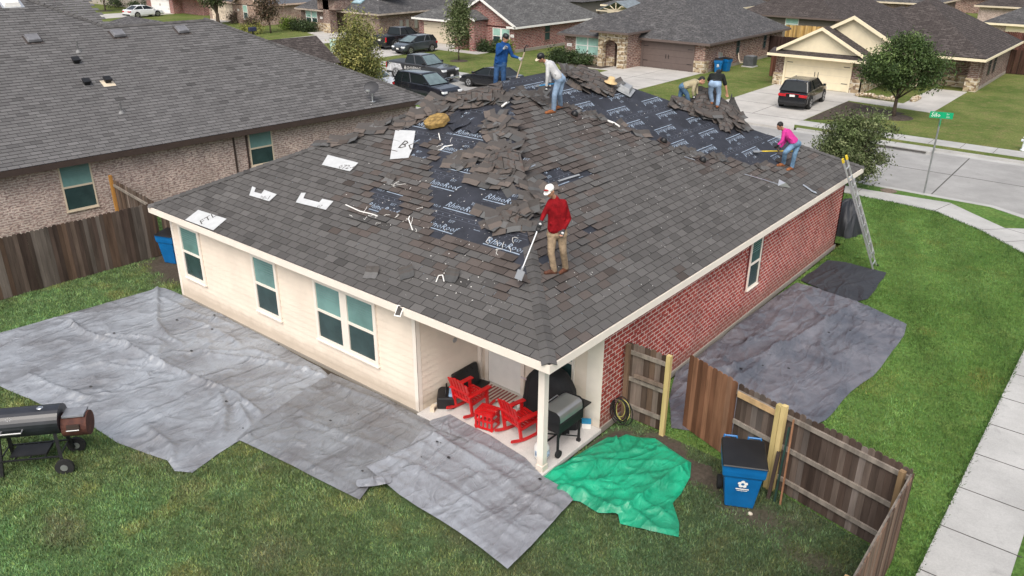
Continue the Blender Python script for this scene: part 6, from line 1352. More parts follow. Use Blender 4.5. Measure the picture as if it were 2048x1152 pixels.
zone('F', [(640, 290), (700, 268), (730, 262), (760, 250), (764, 256), (735, 270), (705, 278), (645, 300)], 7, 'loose shingle strip lying along the left hip', 'shingles lying along the left hip', .5, .3, (.02, .06), tilt=.08)
zone('B', [(1050, 178), (1085, 192), (1128, 212), (1150, 220), (1100, 214), (1060, 200), (1030, 185)], 14, 'lifted old shingle strip at the torn edge behind the man in grey', 'lifted shingles at the upper torn edge', .1, .25, (.01, .06), tilt=.12)
zone('B', [(1130, 146), (1158, 148), (1215, 172), (1230, 188), (1190, 184), (1145, 162)], 26, 'shingle strip in the ridge heap right of the man in grey', 'shingles heaped on the ridge', .5, .3, (.02, .12), tilt=.1)
zone('B', [(1340, 208), (1400, 205), (1480, 240), (1500, 262), (1455, 255), (1400, 232), (1345, 215)], 30, 'torn shingle strip in the heap around the two bending men', 'shingles heaped around the two bending men', .2, .5, (.02, .14))
zone('B', [(1150, 216), (1240, 250), (1330, 290), (1400, 308), (1500, 326), (1550, 334), (1545, 340), (1450, 326), (1330, 300), (1235, 258), (1150, 224)], 20, 'brown loosened shingle strip along the torn edge of the brick slope', 'loosened shingles along the long torn edge', 0, .25, (.005, .03), tilt=.05, pick=(1, 2, 8, 8, 2, 5))
zone('B', [(1048, 350), (1085, 330), (1095, 380), (1085, 430), (1062, 420)], 12, 'curled shingle strip on the hip above the man in red', 'curled shingles on the hip', -.5, .5, (.01, .08))
for (k, x, y, i, a, lb) in (('F', 745, 549, 2, .3, 'single curled shingle tab low on the cream side slope, leftmost of three'), ('F', 815, 550, 5, .8, 'single curled shingle tab low on the cream side slope, middle of three'), ('F', 905, 556, 5, .2, 'single curled shingle tab by a bent white strip low on the cream side slope'), ('F', 780, 362, 2, -.1, 'dark shingle scrap above the small bare patch')):
    put_strip(i, k, x, y, a, .05, .25, 0, lb, 'single shingle tabs')
for i, o in enumerate(STR):
    if i not in used: bpy.data.objects.remove(o)
M_matl = brickmat('peeled_shingles', (.115, .105, .10), (.075, .07, .067), (.03, .028, .027), .345, .19, .012, blotch=(.09, .07, .062), spec=.1, rough=.95)
M_back = mat('shingle_back', (.05, .048, .047), rough=.95, var=.3, scale=8)
def peeled(label, kind, c, bulge=.15, nx=18, ny=10, seed=0, back=False, droop=0):
    """large sheet of shingles peeled off in one piece; c = four corners (px,py,height above the slope)"""
    Q = [np.array(frame_at(kind, p[0], p[1], p[2])[0]) for p in c]; n = frame_at(kind, c[0][0], c[0][1])[3]
    W_ = np.linalg.norm(Q[1]-Q[0]); H_ = np.linalg.norm(Q[3]-Q[0]); P_ = np.zeros((nx+1, ny+1, 3)); UV = []
    for i in range(nx+1):
        for j in range(ny+1):
            u, v = i/nx, j/ny; p = Q[0]*(1-u)*(1-v)+Q[1]*u*(1-v)+Q[2]*u*v+Q[3]*(1-u)*v
            p = p+n*(bulge*math.sin(PI*u)*math.sin(PI*(v*.8+.1))+.03*math.sin(u*11+seed)*math.cos(v*6+seed)); P_[i, j] = p
    mb = MB(); mb.grid(P_-Q[0]); o = mb.build('peeled_shingle_sheet', M_back if back else M_matl, None, smooth=False, loc=tuple(Q[0]), solid=.012)
    uv = o.data.uv_layers[0].data
    for f in o.data.polygons:
        for li in f.loop_indices:
            vi = o.data.loops[li].vertex_index; uv[li].uv = ((vi//(ny+1))/nx*W_, (vi % (ny+1))/ny*H_)
    return tag(o, label, 'shingle sheet')
peeled('long peeled sheet of shingles arched below the peak at the head of the roof', 'F', [(868, 207, .04), (1003, 190, .10), (1004, 178, .12), (905, 192, .08)], .09, seed=1)
peeled('folded shingle sheet sagging below the arched sheet near the peak', 'F', [(915, 205, .05), (985, 210, .12), (990, 192, .22), (915, 196, .16)], .06, seed=2)
peeled('broad peeled shingle sheet humped over the front hip beside the thick heap', 'F', [(975, 340, .06), (1052, 352, .12), (1045, 318, .26), (985, 318, .16)], .12, seed=3)
peeled('crumpled shingle sheet on the bare underlayment left of the man in red', 'F', [(985, 440, .02), (1035, 455, .10), (1052, 425, .14), (1010, 420, .05)], .14, seed=4)
peeled('large dark shingle sheet draped over the ridge left of the tan hat', 'B', [(1158, 172, .04), (1226, 196, .03), (1236, 172, .14), (1163, 150, .20)], .10, seed=5)
peeled('shingle sheet lying high on the ridge behind the large dark sheet', 'B', [(1128, 150, .06), (1150, 166, .05), (1200, 156, .16), (1155, 138, .16)], .06, seed=6)
peeled('peeled shingle sheet standing upright in front of the man in beige', 'B', [(1378, 232, .02), (1420, 238, .04), (1425, 200, .42), (1382, 200, .50)], .05, seed=7)
peeled('wide peeled shingle sheet folded down between the two bending men', 'B', [(1420, 236, .05), (1462, 262, .05), (1478, 238, .20), (1420, 205, .36)], .08, seed=8)
peeled('narrow peeled shingle sheet sliding down the underlayment right of centre', 'B', [(1440, 262, .03), (1462, 268, .03), (1450, 236, .16), (1424, 232, .16)], .05, seed=9)
peeled('curled shingle sheet held up by the man in the black shirt', 'B', [(1448, 236, .04), (1484, 244, .05), (1462, 214, .30), (1452, 206, .34)], -.05, seed=10, back=True)
peeled('flat peeled shingle sheet at the left edge of the bending men heap', 'B', [(1334, 214, .02), (1378, 226, .04), (1384, 206, .18), (1340, 196, .10)], .04, seed=11)
def onroof(name, label, cat, kind, px, py, ang=0, up=.02, group=None):
    t = thing(name, label, cat, (0, 0, 0), 0, group); P0, e, s, n = frame_at(kind, px, py, up)
    M_ = Matrix((e, s, n)).transposed().to_4x4() @ Matrix.Rotation(ang, 4, 'Z'); M_.translation = Vector(P0); t.matrix_world = M_; return t
M_paper = mat('release_paper', (.50, .51, .515), rough=.6, var=.06, scale=6)
def paper(label, kind, poly, txt=None, tp=None, ts=.2, ta=0, lift=0):
    pts = [(FPt if kind == 'F' else BPt)(*p) for p in poly]; o, e, s = plane_frame(kind); n = np.cross(e, s); c = sum(pts)/len(pts)
    t = thing('paper_sheet', label, 'sheet', c); mb = MB(); mb.face([p-c+n*.040 for i, p in enumerate(pts)]); sh = mb.build('sheet', M_paper, t, solid=.002)
    if txt:
        vs, fs = text_mesh(txt, ts); q = (FPt if kind == 'F' else BPt)(*tp)-c; ca, sa = math.cos(ta), math.sin(ta); mb = MB()
        mb.add([q+e*(v[0]*ca-v[1]*sa)+s*(v[0]*sa+v[1]*ca)+n*.045 for v in vs], fs); mb.build('printed_text', M_joint, sh)
paper('white printed paper sheet with large letters near the brown board', 'F', [(792, 262), (832, 264), (826, 300), (818, 318), (781, 321), (786, 290)], 'BC', (795, 298), .46, .1)
paper('white paper sheet with number, upper one of the four on the cream side slope', 'F', [(657, 312), (718, 328), (701, 345), (645, 332)], '072-4', (676, 340), .24, .25)
paper('L shaped white paper scrap in the middle of the four on the cream side slope', 'F', [(506, 375), (513, 378), (510, 386), (524, 390), (530, 382), (555, 391), (540, 405), (500, 393)], '20-1', (518, 401), .2, .3)
paper('U shaped white paper scrap right of the L shaped one', 'F', [(604, 388), (613, 388), (608, 399), (640, 407), (646, 400), (668, 405), (653, 422), (593, 407)], '07', (634, 418), .15, .3)
paper('white paper sheet at the edge of the eave above the left window', 'F', [(398, 422), (455, 440), (428, 463), (372, 442)], 'FTL', (403, 452), .3, 1.2)
ins = onroof('insulation_board', 'rough brown insulation board lying near the roof peak', 'board', 'F', 876, 248, .2, .03); rr = random.Random(4); mb = MB()
poly = [(-.34, -.12), (-.28, .14), (-.10, .27), (.16, .26), (.34, .12), (.30, -.16), (.10, -.24), (-.06, -.30), (-.24, -.24)]
mb.prism(poly, 0, .14); mb.build('board', mat('insulation', (.27, .175, .06), rough=1, var=.5, scale=9, detail=8, bump=1, bscale=22), ins, bevel=.02)
for (k, x, y, a, s1, lb) in (('F', 902, 240, .6, .5, 'dark torn underlayment scrap right of the brown board'), ('F', 920, 250, 1.1, .45, 'second dark underlayment scrap right of the brown board'), ('F', 950, 262, -.2, .3, 'dark underlayment flap on the bare patch near the peak')):
    t = onroof('underlayment_scrap', lb, 'scrap', k, x, y, a, .03); mb = MB(); P_ = np.array([[(-.3*s1*2+u*.6*s1*2/5, -.2*s1*2+v*.4*s1*2/3, .02+.03*math.sin(u*1.3+v)) for v in range(4)] for u in range(6)]); mb.grid(P_); mb.build('sheet', M_under, t, solid=.004)
M_lead = mat('lead_grey', (.36, .37, .38), rough=.5, metal=.4, var=.2)
rv = onroof('box_vent', 'grey box roof vent with flange lying on the bare underlayment', 'roof vent', 'B', 1248, 182, .35, .05); mb = MB(); mb.box((-.33, -.28, 0), (.33, .28, .012)); mb.build('flange', M_lead, rv); mb = MB(); mb.box((-.24, -.2, .012), (.24, .22, .15), tap=.05); mb.build('hood', M_lead, rv, bevel=.01)
hp = thing('straw_hat', 'tan brimmed hat hanging on a black pipe on the ridge', 'hat', BPt(1218, 182)); 
def up_to(px, py, P):   # height so that a vertical through P reaches this pixel row
    v = ray(px, py); h = np.array([CD[0], CD[1], 0.]); h /= np.linalg.norm(h); k = ((np.array(P)-CP)@h)/(v@h); return (CP+v*k)[2]-P[2]
P = BPt(1218, 182); hh = up_to(1222, 164, P)
mb = MB(); mb.cyl((0, 0, 0), (0, 0, .12), .035, n=10); mb.build('pipe_foot', M_white, hp); mb = MB(); mb.cyl((0, 0, .12), (0, 0, hh), .02, n=8); mb.build('pipe', M_black, hp)
mb = MB(); T_ = Matrix.Translation((.03, .03, hh)) @ Matrix.Rotation(.22, 4, 'Y'); mb.lathe([(.20, -.02), (.19, .0), (.11, .02), (.105, .10), (.085, .15), (.02, .155)], n=24, T=T_); mb.build('hat', mat('straw', (.58, .42, .22), rough=.8, var=.1, scale=20), hp, smooth=True)
for (k, x, y, lb) in (('B', 1148, 231, 'black roof pipe boot at the torn edge below the man in the grey hoodie'), ('B', 1326, 284, 'black pipe boot at the middle of the long torn edge'), ('B', 1404, 323, 'black pipe boot with flashing below the long torn edge')):
    t = onroof('pipe_boot', lb, 'pipe boot', k, x, y, .2, .02, 'black pipe boots on the brick side slope'); mb = MB(); mb.box((-.16, -.2, 0), (.16, .16, .01)); mb.build('flashing', M_dkbrown, t); mb = MB(); mb.lathe([(.11, .0), (.10, .05), (.07, .10), (.05, .12)], n=18); mb.build('collar', M_black, t, smooth=True)
for (k, x, y, a, L, lb) in (('B', 1226, 250, 1.9, .38, 'white plastic pipe piece lying at the long torn edge'), ('F', 1012, 212, 1.2, .25, 'short white curled pipe scrap near the peak')):
    t = onroof('pipe_piece', lb, 'pipe', k, x, y, a, .05); mb = MB(); mb.tube([(-L/2, 0, 0), (0, 0, .015), (L/2, .03, 0)], .028, 10); mb.build('tube', M_white, t, smooth=True)
def flash(label, kind, pts, w_, m=None, up=.03):
    Q = [frame_at(kind, p[0], p[1], up)[0] for p in pts]; t = thing('metal_flashing', label, 'flashing', Q[0]); mb = MB(); n = frame_at(kind, *pts[0])[3]
    for a, b in zip(Q[:-1], Q[1:]): mb.beam(a-Q[0], b-Q[0], w_, .008, up=n)
    mb.build('strip', m or M_lead, t)
flash('straight grey metal flashing strip above the head of the man in red', 'B', [(1116, 364), (1158, 351)], .05)
flash('thin pale flashing strip pointing to the grey wedge at the right', 'B', [(1488, 350), (1530, 362), (1560, 372)], .035, M_alu)
t = onroof('metal_wedge', 'pale grey triangular metal piece near the right eave', 'flashing', 'B', 1566, 374, 0, .03); mb = MB(); mb.add([(-.22, .1, .0), (.02, .22, .08), (.20, -.16, 0), (0, 0, .12)], [(0, 2, 3), (2, 1, 3), (1, 0, 3), (0, 1, 2)]); mb.build('wedge', M_alu, t)
flash('twisted white metal flashing strip near the ladder top', 'B', [(1604, 372), (1613, 378), (1624, 386), (1631, 388)], .09, M_alu, .05)
flash('thin grey strip lying near the top of the brick side slope edge', 'B', [(1368, 315), (1389, 322)], .03, M_alu)
flash('long white plastic strip on the cream side slope', 'F', [(692, 411), (720, 424), (745, 430), (756, 434)], .025, M_white)
flash('bent white strip right of the small bare patch', 'F', [(820, 434), (818, 440), (826, 462)], .022, M_white)
flash('white bent strip near the brown board', 'F', [(882, 302), (890, 295), (906, 292)], .03, M_white)
flash('white strip standing above the brown board', 'F', [(859, 210), (866, 214), (871, 232)], .025, M_white)
flash('white strip below the brown board', 'F', [(878, 268), (881, 282)], .02, M_white)
flash('bent white wire hoop beside a curled tab low on the cream side slope', 'F', [(874, 568), (879, 555), (887, 554), (890, 567)], .02, M_white, .06)
rr = random.Random(12); mb = MB()   # nails, string and granule spill: far too many to count
def speck(kind, x, y, s): 
    P0, e, s_, n = frame_at(kind, x, y, .026); a = rr.uniform(0, 3); d = e*math.cos(a)+s_*math.sin(a); q = e*-math.sin(a)+s_*math.cos(a); mb.face([P0-d*s*2-q*s, P0+d*s*2-q*s, P0+d*s*1.5+q*s, P0-d*s*2+q*s])
for k in range(320):
    c = rr.choice([(870, 430, 90, 60), (930, 500, 90, 50), (960, 330, 80, 80), (790, 400, 60, 40), (900, 250, 60, 40), (960, 560, 90, 40)]); x, y = rr.gauss(c[0], c[2]), rr.gauss(c[1], c[3])
    if x < 1000+(y-180)*.15 and y > 200 and y < 640 and x > 560: speck('F', x, y, rr.choice([.003, .003, .004, .008]))
for k in range(280):
    u = rr.random(); x, y = 1060+u*500+rr.gauss(0, 30), 190+u*150+rr.gauss(12, 26)
    if y > 178: speck('B', x, y, rr.choice([.003, .003, .004, .008]))
for k in range(160): x, y = rr.uniform(1110, 1500), rr.uniform(300, 600); (speck('B', x, y, rr.choice([.004, .006])) if y < 735-.63*(x-1095)-20 else None)
for k in range(26):   # fibres
    x, y = rr.choice([(735, 425), (745, 440), (820, 450), (800, 380), (820, 440), (880, 300), (1000, 490)]); x += rr.gauss(0, 16); y += rr.gauss(0, 9); P0, e, s_, n = frame_at('F', x, y, .03); pts = [P0]
    for j in range(4): pts.append(pts[-1]+(e*rr.gauss(0, 1)+s_*rr.gauss(0, 1))*.05)
    mb.tube(pts, .005, 4)
tag(mb.build('roofing_debris', M_white), kind='stuff')
# ================================================================ people
M_skin = mat('skin', (.42, .22, .14), rough=.55, var=.08, scale=12, spec=.35); M_hair = mat('black_hair', (.012, .010, .009), rough=.6, var=.3, scale=40)
def cloth(n, c, v=.18, s=9, st=None): return mat(n, c, rough=.85, var=v, scale=s, bump=.5, bscale=24, spec=.15, stretch=st)
FWD = np.array([CD[0], CD[1], 0.]); FWD /= np.linalg.norm(FWD); RGT = np.array([FWD[1], -FWD[0], 0.])
def cap(mb, a, b, ra, rb, n=10):
    a = Vector(a); b = Vector(b); mb.tube([a, a.lerp(b, .33), a.lerp(b, .66), b], [ra, ra+(rb-ra)*.33, ra+(rb-ra)*.66, rb], n); mb.ell(a, (ra,)*3, 10, 8); mb.ell(b, (rb,)*3, 10, 8)
def remesh(o, vox, it=4):
    md = o.modifiers.new('r', 'REMESH'); md.mode = 'VOXEL'; md.voxel_size = vox; md.use_smooth_shade = True
    s = o.modifiers.new('s', 'SMOOTH'); s.factor = .5; s.iterations = it
    dg = bpy.context.evaluated_depsgraph_get(); me = bpy.data.meshes.new_from_object(o.evaluated_get(dg)); mats = list(o.data.materials); o.modifiers.clear(); o.data = me
    if not me.materials:
        for m_ in mats: me.materials.append(m_)
    me.polygons.foreach_set('use_smooth', [True]*len(me.polygons)); return o
def hand(mb, w, d, side, curl=1.1, k=1.0, tdir=None):
    """palm and five bent fingers; w wrist, d finger direction, side = thumb direction"""
    w = Vector(w); d = Vector(d).normalized(); t = Vector(side); t = (t-d*t.dot(d)).normalized(); n = d.cross(t)
    for q in (-.5, 0, .5): cap(mb, w+t*q*.03*k, w+d*.085*k+t*q*.055*k, .016*k, .014*k, 8)
    for i, (q, L) in enumerate(((-.034, .052), (-.012, .066), (.011, .072), (.033, .064))):
        p = w+d*.085*k+t*q*k; v = d.copy(); rd = .0095*k
        for s in range(3):
            v = (Matrix.Rotation(curl*(.55 if s == 0 else .62), 3, t) @ v).normalized(); e = p+v*L*(.46, .32, .24)[s]*k; cap(mb, p, e, rd, rd*.9, 7); p = e; rd *= .92
    p = w+d*.02*k+t*.030*k; v = (t*.8+d*.75).normalized(); e = p+v*.042*k; cap(mb, p, e, .013*k, .011*k, 7); v2 = (d+t*.15+n*-.5*curl).normalized(); cap(mb, e, e+v2*.034*k, .010*k, .009*k, 7)
def person(label, root, J, shirt, trous, boots, face, headgear=None, gloves=None, skin=M_skin, sleeves='long', name='person', Hs=1.0, hem=0, collar=None, hair=True, thumbs=None, curls=(1., 1.)):
    root = np.array(root, float); t = thing(name, label, 'person', root)
    def w_(px, py, Y=0):
        v = ray(px, py); k = ((root-CP)@FWD+Y)/(v@FWD); return Vector(CP+v*k-root)
    j = {k: (Vector(v[1])-Vector(root) if v[0] == 'W' else w_(*v)) for k, v in J.items()}
    fd = (Vector(RGT)*face[0]+Vector(FWD)*face[1]+Vector((0, 0, face[2]))).normalized()
    hd = j['head']; upv = (hd-j['neck']).normalized(); rt = fd.cross(upv).normalized(); upv = rt.cross(fd)
    HM = Matrix((rt, fd, upv)).transposed().to_4x4(); HM.translation = hd; s = Hs
    def torso(mb, g):
        sc = (j['shL']+j['shR'])/2; hc = (j['hipL']+j['hipR'])/2; ax = (j['shR']-j['shL']).normalized(); up = (sc-hc).normalized(); fr = up.cross(ax)
        for q in (-.55, -.18, .18, .55):
            a = sc+ax*q*.17*s-up*.06*s; b = hc+ax*q*.15*s+up*.10*s; m = a.lerp(b, .5)+ax*(-q)*.02; cap(mb, a, m, .100*s+g, .092*s+g, 14); cap(mb, m, b, .092*s+g, .098*s+g, 14)
        cap(mb, j['shL'].lerp(sc, .12), j['shR'].lerp(sc, .12), .062*s+g, .062*s+g); cap(mb, sc, j['neck'], .07*s+g, .056*s+g)
        return sc, hc, ax, up
    bd = MB(); sc, hc, ax, up = torso(bd, -.01)
    cap(bd, j['neck'], hd-upv*.05*s, .054*s, .050*s)
    bd.ell((0, -.008*s, .02*s), (.076*s, .096*s, .098*s), 20, 14, T=HM); bd.ell((0, .012*s, -.045*s), (.060*s, .074*s, .068*s), 16, 12, T=HM); bd.ell((0, .055*s, -.09*s), (.028*s, .026*s, .020*s), 10, 8, T=HM)
    bd.ell((0, .098*s, -.022*s), (.013*s, .020*s, .026*s), 8, 8, T=HM); bd.ell((0, .080*s, .016*s), (.05*s, .016*s, .012*s), 10, 6, T=HM); bd.ell((0, .083*s, -.066*s), (.024*s, .012*s, .008*s), 8, 6, T=HM)
    for q in (-1, 1): bd.ell((q*.078*s, -.005*s, -.012*s), (.012*s, .022*s, .034*s), 8, 8, T=HM)
    th = thumbs or {}
    hb = MB()
    for i, q in enumerate('LR'):
        cap(bd, j['sh'+q], j['el'+q], .047*s, .038*s); cap(bd, j['el'+q], j['ha'+q], .037*s, .026*s); d = (j['ha'+q]-j['el'+q]).normalized(); sd = Vector(th.get(q, tuple(RGT*(1 if q == 'L' else -1))))
        hand(bd, j['ha'+q], d, sd, curls[i], .97*s)
        cap(bd, j['hip'+q], j['kn'+q], .078*s, .052*s); cap(bd, j['kn'+q], j['an'+q], .050*s, .036*s)
        to = Vector(j['toe'+q]); cap(bd, j['an'+q]+Vector((0, 0, -.02)), to, .036*s, .03*s)
    remesh(bd.build('body', skin, t), .0085, 2)
    sh = MB(); torso(sh, .016)
    for q in 'LR':
        e = j['el'+q]; h_ = j['ha'+q]
        if sleeves == 'long': cap(sh, j['sh'+q], e, .064*s, .052*s); cap(sh, e, e.lerp(h_, .93), .052*s, .036*s)
        else: cap(sh, j['sh'+q], j['sh'+q].lerp(e, .72), .068*s, .066*s)
    # cloth folds
    rr_ = random.Random(int(root[0]*100)); 
    for k in range(9): a = sc.lerp(hc, rr_.uniform(.35, 1.0)); v = ax*rr_.uniform(-.16, .16)*s+Vector(-FWD)*.10*s; cap(sh, a+v, a+v*.6+ax*rr_.uniform(-.12, .12)+up*rr_.uniform(-.05, .05), .018, .012, 6)
    o = remesh(sh.build('shirt', shirt, t), .011, 8)
    tr = MB(); cap(tr, j['hipL'].lerp(hc, .1)+up*.07*s, j['hipR'].lerp(hc, .1)+up*.07*s, .105*s, .105*s, 12); cap(tr, j['hipL']+up*.0, j['hipR'], .105*s, .105*s, 12)
    for q in 'LR':
        K, A = j['kn'+q], j['an'+q]; cap(tr, j['hip'+q].lerp(hc, .15), K, .100*s, .072*s, 12); cap(tr, K, A+Vector((0, 0, .0)), .072*s, .062*s, 12)
        for k in range(6): z = rr_.uniform(.55, 1.0); c = K.lerp(A, z); a = rr_.uniform(0, 6.3); v = Vector((math.cos(a), math.sin(a), rr_.uniform(-.4, .4)))*.052*s; cap(tr, c+v, c+Matrix.Rotation(.9, 3, 'Z') @ v, .020, .016, 6)
    remesh(tr.build('trousers', trous, t), .0105, 3)
    for q in 'LR':
        A = j['an'+q]; to = j['toe'+q]; fv = Vector((to.x-A.x, to.y-A.y, to.z-A.z)); bo = MB(); base = A+Vector((0, 0, -.055*s)); cap(bo, A+Vector((0, 0, .04)), base, .052*s, .048*s); hl = base-Vector((fv.x, fv.y, 0)).normalized()*.035
        cap(bo, hl, to, .045*s, .040*s); cap(bo, base+Vector((0, 0, .01)), A.lerp(to, .6), .05*s, .042*s); remesh(bo.build('boot', boots, t), .010, 2)
    eb = MB()
    for q in (-1, 1): eb.ell((q*.031*s, .088*s, -.002*s), (.011*s, .007*s, .007*s), 8, 6, T=HM)
    eb.build('eyes', M_black, t, smooth=True)
    if hair:
        hb = MB(); hb.ell((0, -.018*s, .034*s), (.083*s, .098*s, .096*s), 16, 12, T=HM); ho = hb.build('hair', M_hair, t, smooth=True)
    if headgear: headgear(t, HM, s)
    if gloves:
        gm, cuff = gloves
        for i, q in enumerate('LR'):
            g = MB(); d = (j['ha'+q]-j['el'+q]).normalized(); sd = Vector(th.get(q, tuple(RGT*(1 if q == 'L' else -1)))); hand(g, j['ha'+q], d, sd, curls[i], 1.08*s); cap(g, j['ha'+q]-d*.04, j['ha'+q]+d*.01, .034, .034); remesh(g.build('glove', gm, t), .008, 2)
            if cuff: c = MB(); c.ell(j['ha'+q]+d*.05*s-Vector(FWD)*.022, (.034, .02, .026), 12, 8); c.build('glove_patch', cuff, t, smooth=True)
    return t, j
def capgear(m1, m2=None, brim=.095, goggles=False):
    def f(t, HM, s):
        mb = MB(); mb.lathe([(.088*s, .018*s), (.092*s, .045*s), (.086*s, .085*s), (.062*s, .118*s), (.03*s, .132*s), (.001, .135*s)], (0, -.008*s, 0), 20, T=HM @ Matrix.Diagonal((.95, 1.12, 1, 1))); c = mb.build('cap', m1, t, smooth=True)
        mb = MB(); n = 12; v = []
        for k in range(n+1): a = PI*k/n; v.append((math.cos(a)*.078*s, .07*s+math.sin(a)*brim*s, .028*s-.018*math.sin(a)*s))
        vs = v+[(p[0], p[1], p[2]-.008) for p in v]; m_ = len(v); mb.add(vs, [tuple(range(m_)), tuple(range(m_, 2*m_))[::-1]]+[(i, m_+i, m_+i+1, i+1) for i in range(m_-1)], T=HM); mb.build('brim', m2 or m1, c)
        if goggles: mb = MB(); mb.ell((0, .10*s, .072*s), (.06*s, .022*s, .022*s), 14, 8, T=HM); mb.build('sunglasses', mat('red_glass', (.30, .02, .02), rough=.2), t, smooth=True)
    return f
def beanie(m):
    def f(t, HM, s): mb = MB(); mb.lathe([(.090*s, .0), (.095*s, .02*s), (.094*s, .07*s), (.075*s, .11*s), (.03*s, .13*s), (.001, .132*s)], (0, -.008*s, 0), 20, T=HM @ Matrix.Diagonal((.93, 1.1, 1, 1))); mb.build('beanie', m, t, smooth=True)
    return f
def BW(px, py, up=0): return ('W', BPt(px, py)+np.array([0, 0, up]))
M_redsh = cloth('red_shirt', (.21, .006, .010), .3); M_khaki = cloth('khaki', (.33, .245, .165), .3); M_brownboot = mat('brown_boots', (.10, .035, .018), rough=.6, var=.4, scale=10)
M_glove = mat('grey_glove', (.035, .036, .04), rough=.7, var=.3); M_gpatch = mat('glove_patch', (.55, .55, .55), rough=.6)
M_jeans = cloth('jeans', (.14, .24, .36), .35, 5); M_jeans2 = cloth('light_jeans', (.24, .33, .46), .3, 5); M_jeans3 = cloth('dark_jeans', (.07, .13, .21), .35, 5)
M_tanboot = mat('orange_boots', (.24, .085, .03), rough=.65, var=.4, scale=12)
rd, jr = person('man in red sweater, khaki trousers and white cap with a long shovel', BPt(1112, 549), {'head': (1100, 382, -.07), 'neck': (1110, 397, .02), 'shL': (1101, 404, -.02), 'shR': (1128, 406, .04), 'elL': (1087, 430, -.06), 'haL': (1082, 443, -.16), 'elR': (1138, 437, .04), 'haR': (1127, 461, -.10),
    'hipL': (1103, 468, 0), 'hipR': (1125, 468, 0), 'knL': (1102, 505, -.06), 'anL': BW(1108, 548, .09), 'toeL': BW(1091, 549, .035), 'knR': (1126, 502, 0), 'anR': BW(1131, 543, .09), 'toeR': BW(1120, 549, .035)},
    M_redsh, M_khaki, M_brownboot, (-.55, -.75, -.30), capgear(M_white, M_white, goggles=True), (M_glove, M_gpatch), curls=(1.3, .5))
def tool(name, label, pts, parts, cat='tool'):
    t = thing(name, label, cat, pts[0]); return t
def shovel(label, a, b, hm, blade_col, grip=True, rad=.016, bw=.10, bl=.24, fork=False, toward=None):
    a = Vector(a); b = Vector(b); t = thing('roofing_shovel', label, 'shovel', a); d = (b-a); L = d.length; d.normalize(); e = Vector((0, 0, 1)); x = d.cross(e).normalized(); y = x.cross(d)
    T_ = Matrix((x, d, y)).transposed().to_4x4(); mb = MB(); mb.tube([(0, .12 if grip else 0, 0), (0, L-bl, 0)], rad, 10); 
    T2 = T_
    o = MB(); o.cyl(T_ @ Vector((0, .12 if grip else 0, 0)), T_ @ Vector((0, L-bl, 0)), rad, n=10); o.build('handle', hm, t)
    if grip: o = MB(); o.tube([T_ @ Vector(p) for p in ((0, .13, 0), (-.045, .09, 0), (-.05, .0, 0), (.05, .0, 0), (.045, .09, 0), (0, .13, 0))], .014, 8); o.build('grip', M_black, t)
    o = MB(); o.box((-bw*.25, L-bl-.04, -.012), (bw*.25, L-bl+.05, .012), T_); o.box((-bw, L-bl+.05, -.006), (bw, L, .006), T_)
    for k in range(7 if fork else 0): x0 = -bw+k*bw/3.5; o.box((x0, L, -.004), (x0+.014, L+.03, .004), T_)
    o.build('blade', blade_col, t); return t
ha = jr['haL']+Vector(BPt(1112, 549))+(jr['haL']-jr['elL']).normalized()*.09
shovel('long grey roofing shovel with black handle held by the man in red', tuple(ha), tuple(BPt(1036, 562)+np.array([0, 0, .03])), M_alu, M_steel)
gh, jg = person('man in light grey hoodie and faded jeans bending with a blue tool', BPt(1106, 226), {'head': (1082, 116, -.05), 'neck': (1092, 124, .02), 'shL': (1096, 129, -.15), 'shR': (1100, 126, .16), 'elL': (1095, 152, -.20), 'haL': (1093, 174, -.16), 'elR': (1102, 148, .15), 'haR': (1100, 167, .02),
    'hipL': (1117, 160, -.08), 'hipR': (1124, 158, .08), 'knL': (1109, 190, -.10), 'anL': BW(1107, 226, .09), 'toeL': BW(1092, 228, .035), 'knR': (1119, 187, .08), 'anR': BW(1121, 217, .09), 'toeR': BW(1110, 220, .035)},
    cloth('grey_hoodie', (.52, .52, .53), .08), M_jeans2, M_tanboot, (-.85, -.2, -.45), capgear(M_black, M_tanpaint), (M_glove, M_gpatch), curls=(1.3, 1.3))
R0 = Vector(BPt(1106, 226)); shovel('blue handled pry tool held by the man in the light grey hoodie', tuple(jg['haR']+R0+Vector(RGT)*.12+Vector((0, 0, .0))), tuple(jg['haL']+R0+Vector(RGT)*-.28+Vector((0, 0, .02))), mat('blue_handle', (.03, .22, .45), rough=.4), M_steel, grip=False, bw=.05, bl=.1)
pk, jp = person('man in pink sweatshirt and blue jeans bending over with a yellow shovel', BPt(1572, 338), {'head': (1560, 252, -.05), 'neck': (1568, 260, .02), 'shL': (1568, 265, -.14), 'shR': (1575, 262, .16), 'elL': (1565, 281, -.20), 'haL': (1556, 290, -.20), 'elR': (1570, 283, .12), 'haR': (1560, 296, .02),
    'hipL': (1588, 288, -.08), 'hipR': (1596, 288, .08), 'knL': (1570, 305, -.14), 'anL': BW(1566, 333, .10), 'toeL': BW(1555, 333, .04), 'knR': (1589, 310, .02), 'anR': BW(1583, 340, .10), 'toeR': BW(1574, 342, .04)},
    cloth('pink_sweatshirt', (.55, .045, .26), .12), M_jeans, M_tanboot, (-.8, -.3, -.5), None, (M_black, None), curls=(1.3, 1.3))
R0 = Vector(BPt(1572, 338)); hl = jp['haR']+R0; shovel('yellow handled roofing shovel with grey blade held by the man in pink', tuple(hl+Vector(RGT)*.62+Vector((0, 0, -.08))), tuple(BPt(1506, 306)+np.array([0, 0, .05])), M_yellow, M_steel, bw=.11, bl=.22)
def hipP(t): a = np.array([E1, N1, ZT]); return a+(np.array(APX2)-a)*t
